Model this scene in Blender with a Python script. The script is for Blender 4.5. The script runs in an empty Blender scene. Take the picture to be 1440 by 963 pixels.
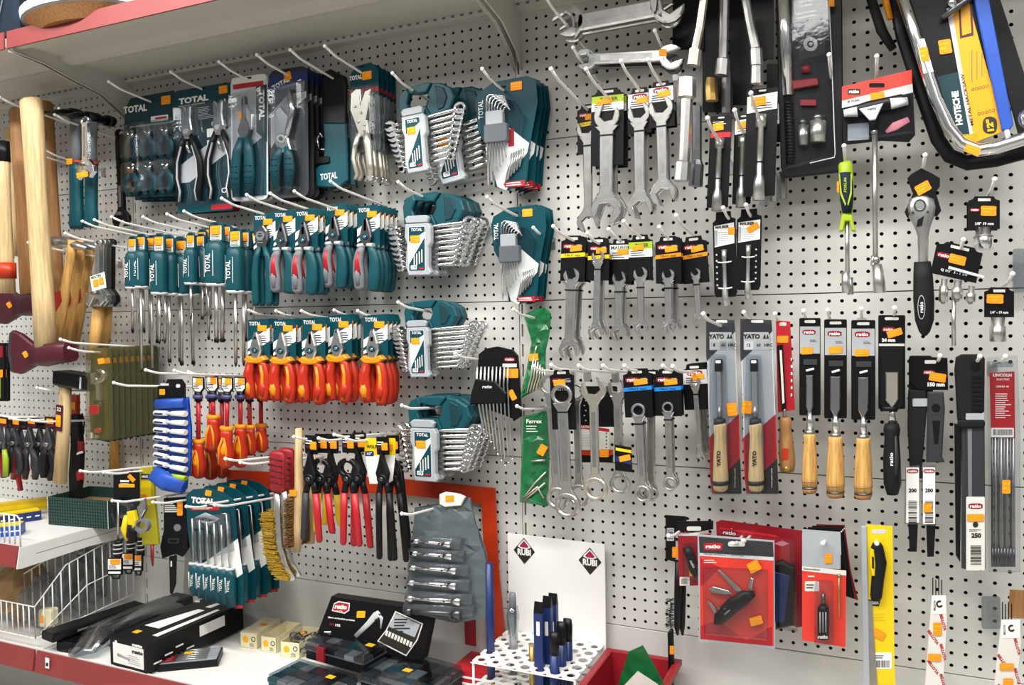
import bpy, math, random
from mathutils import Vector, Matrix
random.seed(7)
SC = bpy.context.scene
COL = SC.collection
PI = math.pi

# ------------------------------------------------------------------ camera
F = 1123.508
RM = [[0.91308205, 0.01666842, 0.40743507], [-0.00281772, 0.99939826, -0.03457135], [-0.40776615, 0.03041844, 0.91257958]]
CAM = Vector((0.791129, -1.833126, 1.315632))
XL = -1.3269      # the upright between the two left bays; the middle upright is x = 0
PIT = 0.0255      # peg hole pitch
PH = 0.39187      # height of one back panel

def cam_axes():
    r = [Vector((a, c, -b)) for a, b, c in RM]
    return r[0], -r[1], -r[2]
AX = cam_axes()
def ray(px, py):
    return AX[0]*((px-720)/F) - AX[1]*((py-481.5)/F) - AX[2]
def at(px, py, d=0.0):
    r = ray(px, py); s = (-d-CAM.y)/r.y
    return CAM + r*s
def onz(px, py, z):
    r = ray(px, py); s = (z-CAM.z)/r.z
    return CAM + r*s
def onx(px, py, x):
    r = ray(px, py); s = (x-CAM.x)/r.x
    return CAM + r*s

cam_d = bpy.data.cameras.new('camera'); cam_o = bpy.data.objects.new('camera', cam_d); COL.objects.link(cam_o)
m = Matrix((AX[0], AX[1], AX[2])).transposed().to_4x4(); m.translation = CAM
cam_o.matrix_world = m
cam_d.sensor_width = 36; cam_d.lens = F*36/1440; cam_d.clip_start = .02
SC.camera = cam_o
SC.view_settings.view_transform = 'Standard'
SC.view_settings.look = 'None'; SC.view_settings.gamma = 1; SC.view_settings.use_curve_mapping = False

# ------------------------------------------------------------------ materials
MATS = {}
def lin(c):
    return c/12.92 if c <= .04045 else ((c+.055)/1.055)**2.4
def hexc(h):
    return tuple(lin(int(h[i:i+2], 16)/255) for i in (0, 2, 4))
def mat(name, col, rough=.5, metal=0., spec=.5, var=0., scale=60., bump=0., alpha=1., trans=0., coat=0., stretch=None, bscale=None, ior=1.45):
    m = bpy.data.materials.new(name); m.use_nodes = True
    nt = m.node_tree; b = nt.nodes['Principled BSDF']
    c = hexc(col)
    b.inputs['Base Color'].default_value = (*c, 1)
    b.inputs['Roughness'].default_value = rough; b.inputs['Metallic'].default_value = metal
    b.inputs['Specular IOR Level'].default_value = spec
    b.inputs['Coat Weight'].default_value = coat
    b.inputs['Alpha'].default_value = alpha
    if trans: b.inputs['Transmission Weight'].default_value = trans
    b.inputs['IOR'].default_value = ior
    if var or bump:
        tc = nt.nodes.new('ShaderNodeTexCoord'); mp = nt.nodes.new('ShaderNodeMapping')
        nt.links.new(tc.outputs['Object'], mp.inputs[0])
        if stretch: mp.inputs['Scale'].default_value = stretch
        n = nt.nodes.new('ShaderNodeTexNoise'); n.inputs['Scale'].default_value = scale; n.inputs['Detail'].default_value = 4
        nt.links.new(mp.outputs[0], n.inputs[0])
        if var:
            r = nt.nodes.new('ShaderNodeMapRange'); r.inputs[1].default_value = .3; r.inputs[2].default_value = .7
            r.inputs[3].default_value = 1-var; r.inputs[4].default_value = 1+var*.6
            nt.links.new(n.outputs[0], r.inputs[0])
            h = nt.nodes.new('ShaderNodeHueSaturation'); h.inputs['Color'].default_value = (*c, 1)
            nt.links.new(r.outputs[0], h.inputs['Value']); nt.links.new(h.outputs[0], b.inputs['Base Color'])
        if bump:
            if bscale:
                n = nt.nodes.new('ShaderNodeTexNoise'); n.inputs['Scale'].default_value = bscale; nt.links.new(mp.outputs[0], n.inputs[0])
            bp = nt.nodes.new('ShaderNodeBump'); bp.inputs['Strength'].default_value = bump; bp.inputs['Distance'].default_value = .002
            nt.links.new(n.outputs[0], bp.inputs['Height']); nt.links.new(bp.outputs[0], b.inputs['Normal'])
    MATS[name] = m
    return m
mat('panel', 'cbcac5', .45, 0, .4, .03, 9, .05, bscale=300)
mat('shelf', 'cfccc4', .4, 0, .4, .03, 6)
mat('deck', 'e4e3df', .35, 0, .4, .05, 8)
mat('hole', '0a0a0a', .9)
mat('railred', '8e3a39', .42, 0, .5, .08, 12)
mat('wire', 'f0efea', .3, 0, .5)
mat('zinc', 'c9c9c6', .32, .8)
mat('chrome', 'e6e7e8', .17, 1, .5, .05, 40)
mat('satin', 'c6c6c3', .3, .95, .5, .1, 60)
mat('steel', 'a4a4a2', .36, .9, .5, .15, 50)
mat('darksteel', '66676a', .33, .85, .5, .2, 50)
mat('blacksteel', '1c1d20', .4, .6, .5, .15, 50)
mat('nickel', 'd2cdbf', .3, .85, .5, .06, 40)
mat('teal', '074650', .42, 0, .4, .08, 30)
mat('tealdark', '07343c', .5, 0, .4, .08, 30)
mat('tealcard', '07404a', .35, 0, .3, .05, 15)
mat('grey', 'a3a8ad', .45, 0, .4, .04, 30)
mat('midgrey', '71757a', .5, 0, .4, .05, 30)
mat('darkgrey', '303236', .5, 0, .4, .08, 40)
mat('lightgrey', 'c5c7c9', .45)
mat('black', '0d0e11', .42, 0, .3, .1, 40)
mat('blackcard', '0f0f12', .36, 0, .25, .1, 20)
mat('rubber', '131416', .62, 0, .3, .1, 60, .3, bscale=500)
mat('navy', '1b2f66', .35, 0, .5, .15, 40)
mat('blue', '2350b0', .4, 0, .5, .1, 30)
mat('brightblue', '1a7fd0', .4)
mat('white', 'efeeea', .5, 0, .4)
mat('offwhite', 'dcdad2', .5, 0, .4, .05, 20)
mat('sticker', 'f7941d', .55, 0, .3, .05, 200)
mat('stickeryel', 'f5b01f', .55, 0, .3)
mat('ink', '26221e', .6)
mat('red', 'b01c26', .4, 0, .5, .06, 30)
mat('cardred', 'd83a2e', .35, 0, .5, .06, 15)
mat('darkred', '8e1622', .42, 0, .5, .08, 30)
mat('orangered', 'b23210', .42, 0, .5, .05, 20)
mat('insred', 'b3280d', .42, 0, .5, .1, 40)
mat('insyel', 'e08a08', .42, 0, .5, .06, 40)
mat('yellow', 'e8c80f', .42, 0, .5, .04, 20)
mat('handyel', 'd9b21c', .42, 0, .5, .06, 20)
mat('lime', '9ab41e', .42, 0, .5, .05, 30)
mat('wood', 'd0a25e', .45, 0, .4, .35, 220, .1, stretch=(1, 1, .08))
mat('palewood', 'cdb284', .5, 0, .3, .3, 200, .1, stretch=(1, 1, .06))
mat('tanwood', 'a97c4e', .5, 0, .3, .3, 200, .1, stretch=(1, 1, .06))
mat('wine', '4a1522', .42, 0, .5, .15, 25)
mat('brass', 'b99a5a', .35, .8, .5, .1, 60)
mat('bristle', 'c9a940', .6, .3, .4, .4, 400)
mat('brownbristle', '7a5a34', .7, 0, .3, .4, 400)
mat('green', '0a6a38', .22, 0, .6, .35, 45, .9, alpha=.84, bscale=40)
mat('boxgreen', '2f4a44', .5, 0, .3, .15, 300)
mat('cardboard', 'a98a62', .7, 0, .2, .06, 40)
mat('pink', 'e08a9a', .5)
mat('olive', '6a6436', .15, 0, .8, .12, 20, alpha=.36)
def plastic(name, tint, gl, rough=.05, bump=.13):
    m = bpy.data.materials.new(name); m.use_nodes = True; nt = m.node_tree; nt.nodes.clear()
    out = nt.nodes.new('ShaderNodeOutputMaterial'); mx = nt.nodes.new('ShaderNodeMixShader'); t = nt.nodes.new('ShaderNodeBsdfTransparent'); g = nt.nodes.new('ShaderNodeBsdfGlossy')
    t.inputs[0].default_value = (*hexc(tint), 1); g.inputs['Roughness'].default_value = rough
    lw = nt.nodes.new('ShaderNodeLayerWeight'); lw.inputs[0].default_value = .35
    mr = nt.nodes.new('ShaderNodeMapRange'); mr.inputs[3].default_value = gl; mr.inputs[4].default_value = .35
    tc = nt.nodes.new('ShaderNodeTexCoord'); n = nt.nodes.new('ShaderNodeTexNoise'); n.inputs['Scale'].default_value = 45; bp = nt.nodes.new('ShaderNodeBump'); bp.inputs['Strength'].default_value = bump; bp.inputs['Distance'].default_value = .003
    L = nt.links.new
    L(tc.outputs['Object'], n.inputs[0]); L(n.outputs[0], bp.inputs['Height']); L(bp.outputs[0], g.inputs['Normal']); L(bp.outputs[0], lw.inputs['Normal'])
    L(lw.outputs['Fresnel'], mr.inputs[0]); L(mr.outputs[0], mx.inputs[0]); L(t.outputs[0], mx.inputs[1]); L(g.outputs[0], mx.inputs[2]); L(mx.outputs[0], out.inputs[0])
    MATS[name] = m
plastic('clear', 'f4f6f8', .02); plastic('clearthick', 'd8dee2', .12, .15)
mat('smoke', '6a7278', .12, 0, .9, .1, 30, .9, alpha=.36, bscale=40)
mat('greyroll', '5a6468', .3, 0, .6, .15, 18, .5, bscale=30)
mat('ivory', 'e6ddb8', .55, 0, .3, .04, 20)
mat('crimson', 'a51c4c', .5)
mat('gold', 'e3a010', .42)
mat('chartreuse', 'aaa21c', .35)
mat('denim', '1e2a3a', .7, 0, .2, .15, 40)
mat('purple', '4a4a80', .4)
mat('tile', 'b9b6ae', .5, 0, .4, .05, 4)

# ------------------------------------------------------------------ mesh builder
FONT = {}
def text_mesh(s, bold=0.0):
    k = (s, bold)
    if k not in FONT:
        cu = bpy.data.curves.new('t', 'FONT'); cu.body = s; cu.size = 1; cu.resolution_u = 2; cu.offset = bold
        o = bpy.data.objects.new('t', cu); COL.objects.link(o)
        dg = bpy.context.evaluated_depsgraph_get()
        me = o.evaluated_get(dg).to_mesh()
        vs = [(v.co.x, v.co.y) for v in me.vertices]; fs = [tuple(p.vertices) for p in me.polygons]
        o.evaluated_get(dg).to_mesh_clear()
        bpy.data.objects.remove(o); bpy.data.curves.remove(cu)
        if vs:
            x0 = min(v[0] for v in vs); x1 = max(v[0] for v in vs); y0 = min(v[1] for v in vs); y1 = max(v[1] for v in vs)
            h = max(.3, y1-y0)
            vs = [((x-(x0+x1)/2)/h, (y-(y0+y1)/2)/h) for x, y in vs]
        FONT[k] = (vs, fs)
    return FONT[k]

UNIT = [1]      # builders called through make() are written in photo pixels: 1 px = 1.7 mm
class M:
    def __init__(s):
        s.v = []; s.f = []; s.m = []; s.sm = []; s.names = []
        s.off = (0, 0, 0)
    def mi(s, name):
        if name not in s.names: s.names.append(name)
        return s.names.index(name)
    def add(s, vs, fs, mt, smooth=False):
        b = len(s.v); k = s.mi(mt)
        s.v += [tuple(p) for p in vs]
        for f in fs:
            s.f.append(tuple(b+i for i in f)); s.m.append(k); s.sm.append(smooth)
    # outline in the x-z plane, extruded between y0 (back) and y1 (front, smaller y); ch = front chamfer
    def pr(s, pts, y0, y1, mt, ch=0, smooth=False, back=True):
        a = sum(pts[i][0]*pts[(i+1) % len(pts)][1]-pts[(i+1) % len(pts)][0]*pts[i][1] for i in range(len(pts)))
        if a < 0: pts = pts[::-1]
        n = len(pts); vs = [(x, y0, z) for x, z in pts]
        if ch:
            vs += [(x, y1+ch, z) for x, z in pts]
            ins = []
            for i in range(n):
                p, q, r = Vector(pts[i-1]), Vector(pts[i]), Vector(pts[(i+1) % n])
                e1 = (q-p); e2 = (r-q)
                if e1.length < 1e-9 or e2.length < 1e-9: ins.append(tuple(q)); continue
                e1.normalize(); e2.normalize()
                nn = Vector((-e1.y-e2.y, e1.x+e2.x))
                if nn.length < 1e-6: ins.append(tuple(q)); continue
                nn.normalize(); ca = max(.5, nn.dot(Vector((-e1.y, e1.x))))
                ins.append(tuple(q+nn*ch/ca))
            vs += [(x, y1, z) for x, z in ins]; L = 3
        else:
            vs += [(x, y1, z) for x, z in pts]; L = 2
        fs = []; edge = 'chrome' if ch and mt in ('satin', 'steel', 'nickel') else mt
        for l in range(L-1):
            q = []
            for i in range(n):
                j = (i+1) % n
                q.append((l*n+i, l*n+j, (l+1)*n+j, (l+1)*n+i))
            if l == 1 and edge != mt:
                b = len(s.v); s.add(vs, q, edge, smooth)
            else: fs += q
        fs.append(tuple((L-1)*n+i for i in range(n)))
        if back: fs.append(tuple(range(n))[::-1])
        s.add(vs, fs, mt, smooth)
    def rect(s, x0, z0, x1, z1, y0, y1, mt, ch=0):
        s.pr([(x0, z0), (x1, z0), (x1, z1), (x0, z1)], y0, y1, mt, ch)
    def rr(s, x0, z0, x1, z1, r, y0, y1, mt, ch=0, n=3):
        s.pr(rrp(x0, z0, x1, z1, r, n), y0, y1, mt, ch)
    def crinkle(s, pts, rows, cols, amp, y, m, seed=1):
        """a creased sheet filling an outline, with an even back"""
        r = random.Random(seed); z0 = min(p[1] for p in pts); z1 = max(p[1] for p in pts); vs = []
        for i in range(rows+1):
            z = z0+(z1-z0)*min(.998, max(.002, i/rows)); xs = []
            for k in range(len(pts)):
                a, b = pts[k], pts[(k+1) % len(pts)]
                if (a[1]-z)*(b[1]-z) < 0: xs.append(a[0]+(b[0]-a[0])*(z-a[1])/(b[1]-a[1]))
            xa, xb = min(xs), max(xs)
            for j in range(cols+1):
                e = 0 if j in (0, cols) else 1
                vs.append((xa+(xb-xa)*(j+e*r.uniform(-.25, .25))/cols, y+r.uniform(-amp, amp)*(.4+.6*e), z+r.uniform(-.3, .3)*(z1-z0)/rows*(0 < i < rows)))
        fs = []
        for i in range(rows):
            for j in range(cols):
                a = i*(cols+1)+j; b = a+cols+1
                fs += [(a, a+1, b+1), (a, b+1, b)] if (i+j) % 2 else [(a, a+1, b), (a+1, b+1, b)]
        s.add(vs, fs, m)
    def disc(s, x, z, r, y0, y1, mt, ch=0, n=16, rz=None):
        s.pr([(x+r*math.cos(2*PI*i/n), z+(rz or r)*math.sin(2*PI*i/n)) for i in range(n)], y0, y1, mt, ch)
    def ring(s, x, z, r, ri, y0, y1, mt, n=18, a0=0., a1=2*PI, rim=0):
        # annulus (or arc) plate
        full = abs(a1-a0-2*PI) < 1e-6
        k = n if full else n+1
        A = [a0+(a1-a0)*i/n for i in range(k)]
        vs = []
        for a in A:
            c, q = math.cos(a), math.sin(a)
            vs += [(x+ri*c, y0, z+ri*q), (x+r*c, y0, z+r*q), (x+r*c, y1+rim, z+r*q), (x+(r-rim)*c, y1, z+(r-rim)*q), (x+(ri+rim)*c, y1, z+(ri+rim)*q), (x+ri*c, y1+rim, z+ri*q)]
        fs = []
        for i in range(n):
            j = (i+1) % k
            for q in range(6):
                t = (q+1) % 6
                fs.append((i*6+q, i*6+t, j*6+t, j*6+q))
        if not full:
            fs.append(tuple(range(6))); fs.append(tuple((k-1)*6+i for i in range(6))[::-1])
        s.add(vs, fs, mt)
    def box(s, c, d, mt):
        x, y, z = c; a, b, h = d[0]/2, d[1]/2, d[2]/2
        vs = [(x+i*a, y+j*b, z+k*h) for i in (-1, 1) for j in (-1, 1) for k in (-1, 1)]
        s.add(vs, [(0, 1, 3, 2), (4, 6, 7, 5), (0, 4, 5, 1), (2, 3, 7, 6), (0, 2, 6, 4), (1, 5, 7, 3)], mt)
    # swept elliptical tube along points; r = radius or list of (rx, ry); rx is across, ry in depth
    def loft(s, pts, rs, mt, n=12, cap=True, smooth=True, up=(0, 1, 0), sq=0.):
        pts = [Vector(p) for p in pts]; up = Vector(up)
        if not isinstance(rs, (list, tuple)): rs = [rs]*len(pts)
        vs = []
        for i, p in enumerate(pts):
            t = (pts[min(i+1, len(pts)-1)]-pts[max(i-1, 0)])
            if t.length < 1e-9: t = Vector((0, 0, 1))
            t.normalize()
            u = up-t*up.dot(t)
            if u.length < .05: u = Vector((1, 0, 0))-t*t.x
            u.normalize(); w = t.cross(u)
            r = rs[i]; rx, ry = r if isinstance(r, (list, tuple)) else (r, r)
            for k in range(n):
                a = 2*PI*k/n; c, q = math.cos(a), math.sin(a)
                if sq:
                    c = math.copysign(abs(c)**(1-sq), c); q = math.copysign(abs(q)**(1-sq), q)
                vs.append(p+w*(rx*c)+u*(ry*q))
        fs = []
        for i in range(len(pts)-1):
            for k in range(n):
                j = (k+1) % n
                fs.append((i*n+k, i*n+j, (i+1)*n+j, (i+1)*n+k))
        s.add(vs, fs, mt, smooth)
        if cap:
            b = len(s.v)-len(vs); k = s.mi(mt)
            s.f.append(tuple(b+i for i in range(n))[::-1]); s.m.append(k); s.sm.append(False)
            s.f.append(tuple(b+(len(pts)-1)*n+i for i in range(n))); s.m.append(k); s.sm.append(False)
    def cyl(s, a, b, r, mt, r2=None, n=12):
        s.loft([a, b], [r, r if r2 is None else r2], mt, n)
    def cone(s, pts, mt, n=14, x=0, y=0):  # lathe about the vertical: [(z, r)...]
        s.loft([(x, y, z) for z, r in pts], [max(r, 1e-4) for z, r in pts], mt, n, True, True, (0, 1, 0))
    def ball(s, c, r, mt, n=12):
        k = 6
        s.loft([(c[0], c[1], c[2]-r*math.cos(PI*i/k)) for i in range(k+1)], [max(1e-4, r*math.sin(PI*i/k)) for i in range(k+1)], mt, n, False)
    def txt(s, t, x, z, h, y, mt, rot=0., w=None, bold=.02, shear=0.):
        vs, fs = text_mesh(t, bold)
        if not vs: return
        W = max(v[0] for v in vs)*2
        kx = h if w is None else w/W
        c, q = math.cos(rot), math.sin(rot)
        out = []
        for a, b in vs:
            a, b = (a+shear*b)*kx, b*h
            out.append((x+a*c-b*q, y, z+a*q+b*c))
        s.add(out, fs, mt)
    def lines(s, x0, z0, x1, z1, n, y, mt, seed=1, fill=.45):
        rr = random.Random(seed)
        for i in range(n):
            zz = z1+(z0-z1)*(i+.5)/n; hh = (z1-z0)/n*fill/2
            xe = x0+(x1-x0)*rr.uniform(.55, 1)
            s.add([(x0, y, zz-hh), (xe, y, zz-hh), (xe, y, zz+hh), (x0, y, zz+hh)], [(0, 1, 2, 3)], mt)
    def bars(s, x0, z0, x1, z1, n, y, mt, seed=1, horiz=False):
        rr = random.Random(seed)
        for i in range(n):
            a = (i+.1)/n; b = a+rr.uniform(.3, .75)/n
            if horiz: q = [(x0, z0+(z1-z0)*a), (x1, z0+(z1-z0)*a), (x1, z0+(z1-z0)*b), (x0, z0+(z1-z0)*b)]
            else: q = [(x0+(x1-x0)*a, z0), (x0+(x1-x0)*b, z0), (x0+(x1-x0)*b, z1), (x0+(x1-x0)*a, z1)]
            s.add([(u, y, w) for u, w in q], [(0, 1, 2, 3)], mt)
    def xf(s, mtx, i0=0):
        s.v = s.v[:i0]+[tuple(mtx @ Vector(p)) for p in s.v[i0:]]
    def build(s, name, parent=None, label=None):
        me = bpy.data.meshes.new(name)
        if UNIT[0] != 1 and type(s) is M: s.v = [(a*UNIT[0], b*UNIT[0], c*UNIT[0]) for a, b, c in s.v]
        me.from_pydata(s.v, [], s.f)
        for n in s.names: me.materials.append(MATS[n])
        me.polygons.foreach_set('material_index', s.m); me.polygons.foreach_set('use_smooth', s.sm)
        me.update()
        o = bpy.data.objects.new(name, me); COL.objects.link(o)
        if parent is not None: o.parent = parent
        if label: o['label'] = label
        return o

def rrp(x0, z0, x1, z1, r, n=3):
    pts = []
    for cx, cz, a in ((x1-r, z1-r, 0), (x0+r, z1-r, PI/2), (x0+r, z0+r, PI), (x1-r, z0+r, 1.5*PI)):
        for i in range(n+1):
            b = a+PI/2*i/n; pts.append((cx+r*math.cos(b), cz+r*math.sin(b)))
    return pts
def E(name, loc=(0, 0, 0)):
    o = bpy.data.objects.new(name, None); COL.objects.link(o); o.location = loc; o.empty_display_size = .01
    return o
def tag(o, label, cat, group=None):
    o['label'] = label; o['category'] = cat
    if group: o['group'] = group
    return o
def struct(o):
    o['kind'] = 'structure'; return o
def copy_tree(o, parent=None):
    c = o.copy(); COL.objects.link(c)
    if parent is not None: c.parent = parent
    for ch in KIDS.get(o.name, []) if False else list(o.children): copy_tree(ch, c)
    return c
KIDS = {}

PROTO = {}
def make(builder, *args):
    """first call builds, later calls copy"""
    key = (builder.__name__,)+args
    if key in PROTO:
        root, L = PROTO[key]
        return copy_tree(root), L
    UNIT[0] = .0017
    root, L = builder(*args); L *= UNIT[0]
    UNIT[0] = 1
    PROTO[key] = (root, L)
    return root, L
def place(root, L, A, B, d, yaw=0., sx=1., d2=None):
    wa = at(A[0], A[1], d); wb = at(B[0], B[1], d if d2 is None else d2)
    v = wb-wa; s = v.length/L
    down = v.normalized()
    x = Vector((0, -1, 0)).cross(down); x = -x if x.x < 0 else x
    x.normalize(); y = (-down).cross(x); y.normalize()
    R = Matrix((x, y, -down)).transposed()
    if y.y < 0: raise Exception('flip')
    R = R @ Matrix.Rotation(yaw, 3, 'Z')
    m = R.to_4x4() @ Matrix.Diagonal((s*sx, s, s, 1)); m.translation = wa
    root.matrix_world = m
    return root
def put(builder, args, A, B, d, label, cat, group=None, yaw=0., sx=1., d2=None):
    root, L = make(builder, *args)
    place(root, L, A, B, d, yaw, sx, d2)
    tag(root, label, cat, group)
    if group is None and 'group' in root: del root['group']
    return root
def behind(root, n, dd, label, group, jx=0., jroll=0., dz=0.):
    """copies of a thing further back on the same hook (towards the board)"""
    out = []
    for k in range(1, n+1):
        c = copy_tree(root); tag(c, label, root['category'], group)
        mt = root.matrix_world.copy()
        R = Matrix.Rotation(random.uniform(-1, 1)*jroll, 4, 'Y')
        t = mt.translation.copy()
        mt = Matrix.Translation(t+Vector((random.uniform(-1, 1)*jx, dd*k, dz*k))) @ R @ Matrix.Translation(-t) @ mt
        c.matrix_world = mt; out.append(c)
    return out
# ------------------------------------------------------------------ the setting: boards, uprights, shelves
Z0 = 1.75
def peg_panel(name, x0, x1, cols, ztop):
    """one sheet of pegboard with real holes, x0..x1, its top edge at ztop"""
    g = M(); n = 8; r = .0040
    ys = 0.0; th = .0022
    xs = [c*PIT for c in cols]
    zs = [ztop-(.684+i)*PIT for i in range(15)]
    h = PIT/2
    ztop2, zbot = ztop-.0012, ztop-PH+.0012
    ring = [(math.cos(2*PI*(k)/n), math.sin(2*PI*(k)/n)) for k in range(n)]
    sqr = [(1, 0), (1, 1), (0, 1), (-1, 1), (-1, 0), (-1, -1), (0, -1), (1, -1)]
    vs = []; fs = []
    for x in xs:
        for z in zs:
            b = len(vs)
            vs += [(x+h*a, ys, z+h*c) for a, c in sqr]
            vs += [(x+r*a, ys, z+r*c) for a, c in ring]
            vs += [(x+r*a, ys+th, z+r*c) for a, c in ring]
            for k in range(n):
                j = (k+1) % n
                fs.append((b+k, b+8+k, b+8+j, b+j)); fs.append((b+8+k, b+16+k, b+16+j, b+8+j))
    g.add(vs, fs, 'panel')
    xa, xb = xs[0]-h, xs[-1]+h
    def q(a, b, c, d):
        if b > a and d > c: g.add([(a, ys, c), (b, ys, c), (b, ys, d), (a, ys, d)], [(0, 1, 2, 3)], 'panel')
    q(x0, xa, zbot, ztop2); q(xb, x1, zbot, ztop2); q(xa, xb, zs[0]+h, ztop2); q(xa, xb, zbot, zs[-1]-h)
    # folded edges
    for z in (ztop2, zbot): g.add([(x0, ys, z), (x1, ys, z), (x1, ys+.012, z), (x0, ys+.012, z)], [(0, 1, 2, 3)], 'panel')
    for x in (x0, x1): g.add([(x, ys, zbot), (x, ys, ztop2), (x, ys+.012, ztop2), (x, ys+.012, zbot)], [(0, 1, 2, 3)], 'panel')
    o = g.build(name); struct(o); return o
XR = 1.33
for k in range(-1, 3):
    zt = Z0-k*PH
    peg_panel('wall_back', XL+.008, -.008, range(-51, 0), zt)
    peg_panel('wall_back', .008, XR-.008, range(1, 52), zt)
    peg_panel('wall_back', -2.62, XL-.008, range(-102, -52), zt)
# the plain skirting panels under the pegboard
for x0, x1 in ((-2.62, XL-.008), (XL+.008, -.008), (.008, XR-.008)):
    g = M(); g.rect(x0, .02, x1, Z0-3*PH-.0012, .012, 0, 'panel', .0008); struct(g.build('wall_back'))
g = M(); g.rect(-3, 0, 2.2, 2.6, .03, .024, 'hole'); struct(g.build('wall_back'))     # black sheet, its colour stands in for the shade inside the shelving
g = M(); g.rect(-4, 0, 4, 3.0, .2, .06, 'tile'); struct(g.build('wall_back'))
# uprights with slots
def upright(x):
    g = M(); w = .0075; sw = .0024
    g.rect(x-w, 0, x-sw, 2.4, .02, .003, 'shelf'); g.rect(x+sw, 0, x+w, 2.4, .02, .003, 'shelf')
    z = .05
    while z < 2.38:
        g.rect(x-sw, z, x+sw, z+.019, .006, .003, 'shelf'); z += .05
    return struct(g.build('trim_1'))
for x in (XL, 0, XR): upright(x)
g = M(); g.box((0, -2.5, -.01), (8, 6, .02), 'tile'); struct(g.build('floor'))

# shelves -------------------------------------------------------------
def bracket(x, z, depth, mir=1):
    g = M(); t = .0015
    o = [(0, z+.03), (-depth*.98, z+.03), (-depth*.98, z-.004), (-depth*.75, z-.012), (-depth*.5, z-.036), (-.11, z-.053), (-.03, z-.098), (0, z-.135)]
    vs = [(x-t, a, b) for a, b in o]+[(x+t, a, b) for a, b in o]; n = len(o)
    fs = [tuple(range(n)), tuple(range(n, 2*n))[::-1]]+[(i, (i+1) % n, n+(i+1) % n, n+i) for i in range(n)]
    g.add(vs, fs, 'shelf')
    g.loft([(x+mir*.003, a, b-.001) for a, b in o[2:]], .0022, 'shelf', 6)
    return g
def shelf(x0, x1, z, depth, name, label, top_lip=True, zt=.028):
    root = E(name, (x0, 0, z))
    def loc(g):
        g.v = [(a-x0, b, c-z) for a, b, c in g.v]; return g
    g = M()
    # pressed tray: profile in y-z swept along x
    prof = [(0, z+zt), (-depth, z+zt), (-depth, z+.004), (-depth+.03, z+.004), (-depth+.03, z+zt-.01), (-depth*.62, z+zt-.01), (-depth*.60, z+.006), (-depth*.55, z+.002), (-depth*.5, z+.006), (-depth*.46, z+zt-.012), (-.03, z+zt-.012), (-.03, z+.002), (0, z+.002)]
    n = len(prof)
    vs = [(x0, a, b) for a, b in prof]+[(x1, a, b) for a, b in prof]
    g.add(vs, [(i, (i+1) % n, n+(i+1) % n, n+i) for i in range(n)]+[tuple(range(n))[::-1], tuple(range(n, 2*n))], 'shelf')
    nh = int((x1-x0)/PIT)
    for i in range(nh):       # slots pressed along the back flange
        xx = x0+PIT*(i+.5); g.box((xx, -.031, z+.012), (.008, .003, .004), 'midgrey')
    loc(g).build('tray', root)
    g = M(); e = .002
    pf = [(-depth-.001, z+.044), (-depth-.004, z+.044), (-depth-.006, z-.002), (-depth-.001, z-.002)]
    g.add([(x0+e, a, b) for a, b in pf]+[(x1-e, a, b) for a, b in pf], [(0, 1, 5, 4), (1, 2, 6, 5), (2, 3, 7, 6), (3, 0, 4, 7), (0, 3, 2, 1), (4, 5, 6, 7)], 'railred')
    loc(g).build('price_rail', root, 'dusty red price rail along the front edge')
    tag(root, label, 'shelf')
    return root
TZ = 2.064

s = shelf(XL+.004, -.004, TZ, .395, 'wall_shelf', 'pale metal top shelf with red front rail, above the teal packs')
for x in (XL+.008, -.006): 
    g = bracket(x, TZ, .395, 1 if x < -1 else -1); g.v = [(a-XL-.004, b, c-TZ) for a, b, c in g.v]; g.build('bracket', s)
s = shelf(-2.62, XL-.004, TZ, .395, 'wall_shelf', 'pale metal top shelf at the far left, above the axe and sledge handles')
g = bracket(XL-.008, TZ, .395, 1); g.v = [(a+2.62, b, c-TZ) for a, b, c in g.v]; g.build('bracket', s)
s = shelf(.004, XR-.004, TZ, .395, 'wall_shelf', 'metal top shelf over the right bay of wrenches')
for x in (.008, XR-.006):
    g = bracket(x, TZ, .395, 1); g.v = [(a-.004, b, c-TZ) for a, b, c in g.v]; g.build('bracket', s)

# base deck
DZ = .409
def deck(x0, x1, z, depth, label, th=.03, rail=.052):
    root = E('base_shelf', (x0, 0, z))
    g = M(); g.box(((x1-x0)/2, -depth/2, -th/2), (x1-x0, depth, th), 'deck')
    g.box(((x1-x0)/2, -depth+.0015, .004), (x1-x0, .003, .009), 'deck')
    g.build('deck_plate', root)
    g = M(); e = .003
    pf = [(-depth-.001, .006), (-depth-.005, .006), (-depth-.014, -rail), (-depth-.001, -rail)]
    X0, X1 = e, x1-x0-e
    g.add([(X0, a, b) for a, b in pf]+[(X1, a, b) for a, b in pf], [(0, 1, 5, 4), (1, 2, 6, 5), (2, 3, 7, 6), (3, 0, 4, 7), (0, 3, 2, 1), (4, 5, 6, 7)], 'railred')
    g.build('price_rail', root, 'red price rail with a small white tag' if x0 > -2 and x0 < -1 else None)
    return tag(root, label, 'shelf'), root
dk, r_ = deck(XL+.002, -.002, DZ, .37, 'white base shelf with red front rail, under the boxes and the bit cases')
g = M(); g.add([(.05, -.384, -.002), (.066, -.384, -.002), (.068, -.3865, -.03), (.052, -.3865, -.03)], [(0, 1, 2, 3)], 'white'); g.add([(.054, -.3855, -.015), (.064, -.3855, -.015), (.064, -.3865, -.024), (.054, -.3865, -.024)], [(0, 1, 2, 3)], 'ink'); g.build('price_tag', dk)
deck(-2.62, XL-.002, DZ, .37, 'base shelf end at the lower left corner, carrying the wire basket')
deck(.002, XR, DZ, .37, 'base shelf under the white drill stand and the red bin')
SZ = .709
s = E('wall_shelf', (-2.62, 0, SZ))
g = M(); w = XL-.006+2.62
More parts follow.
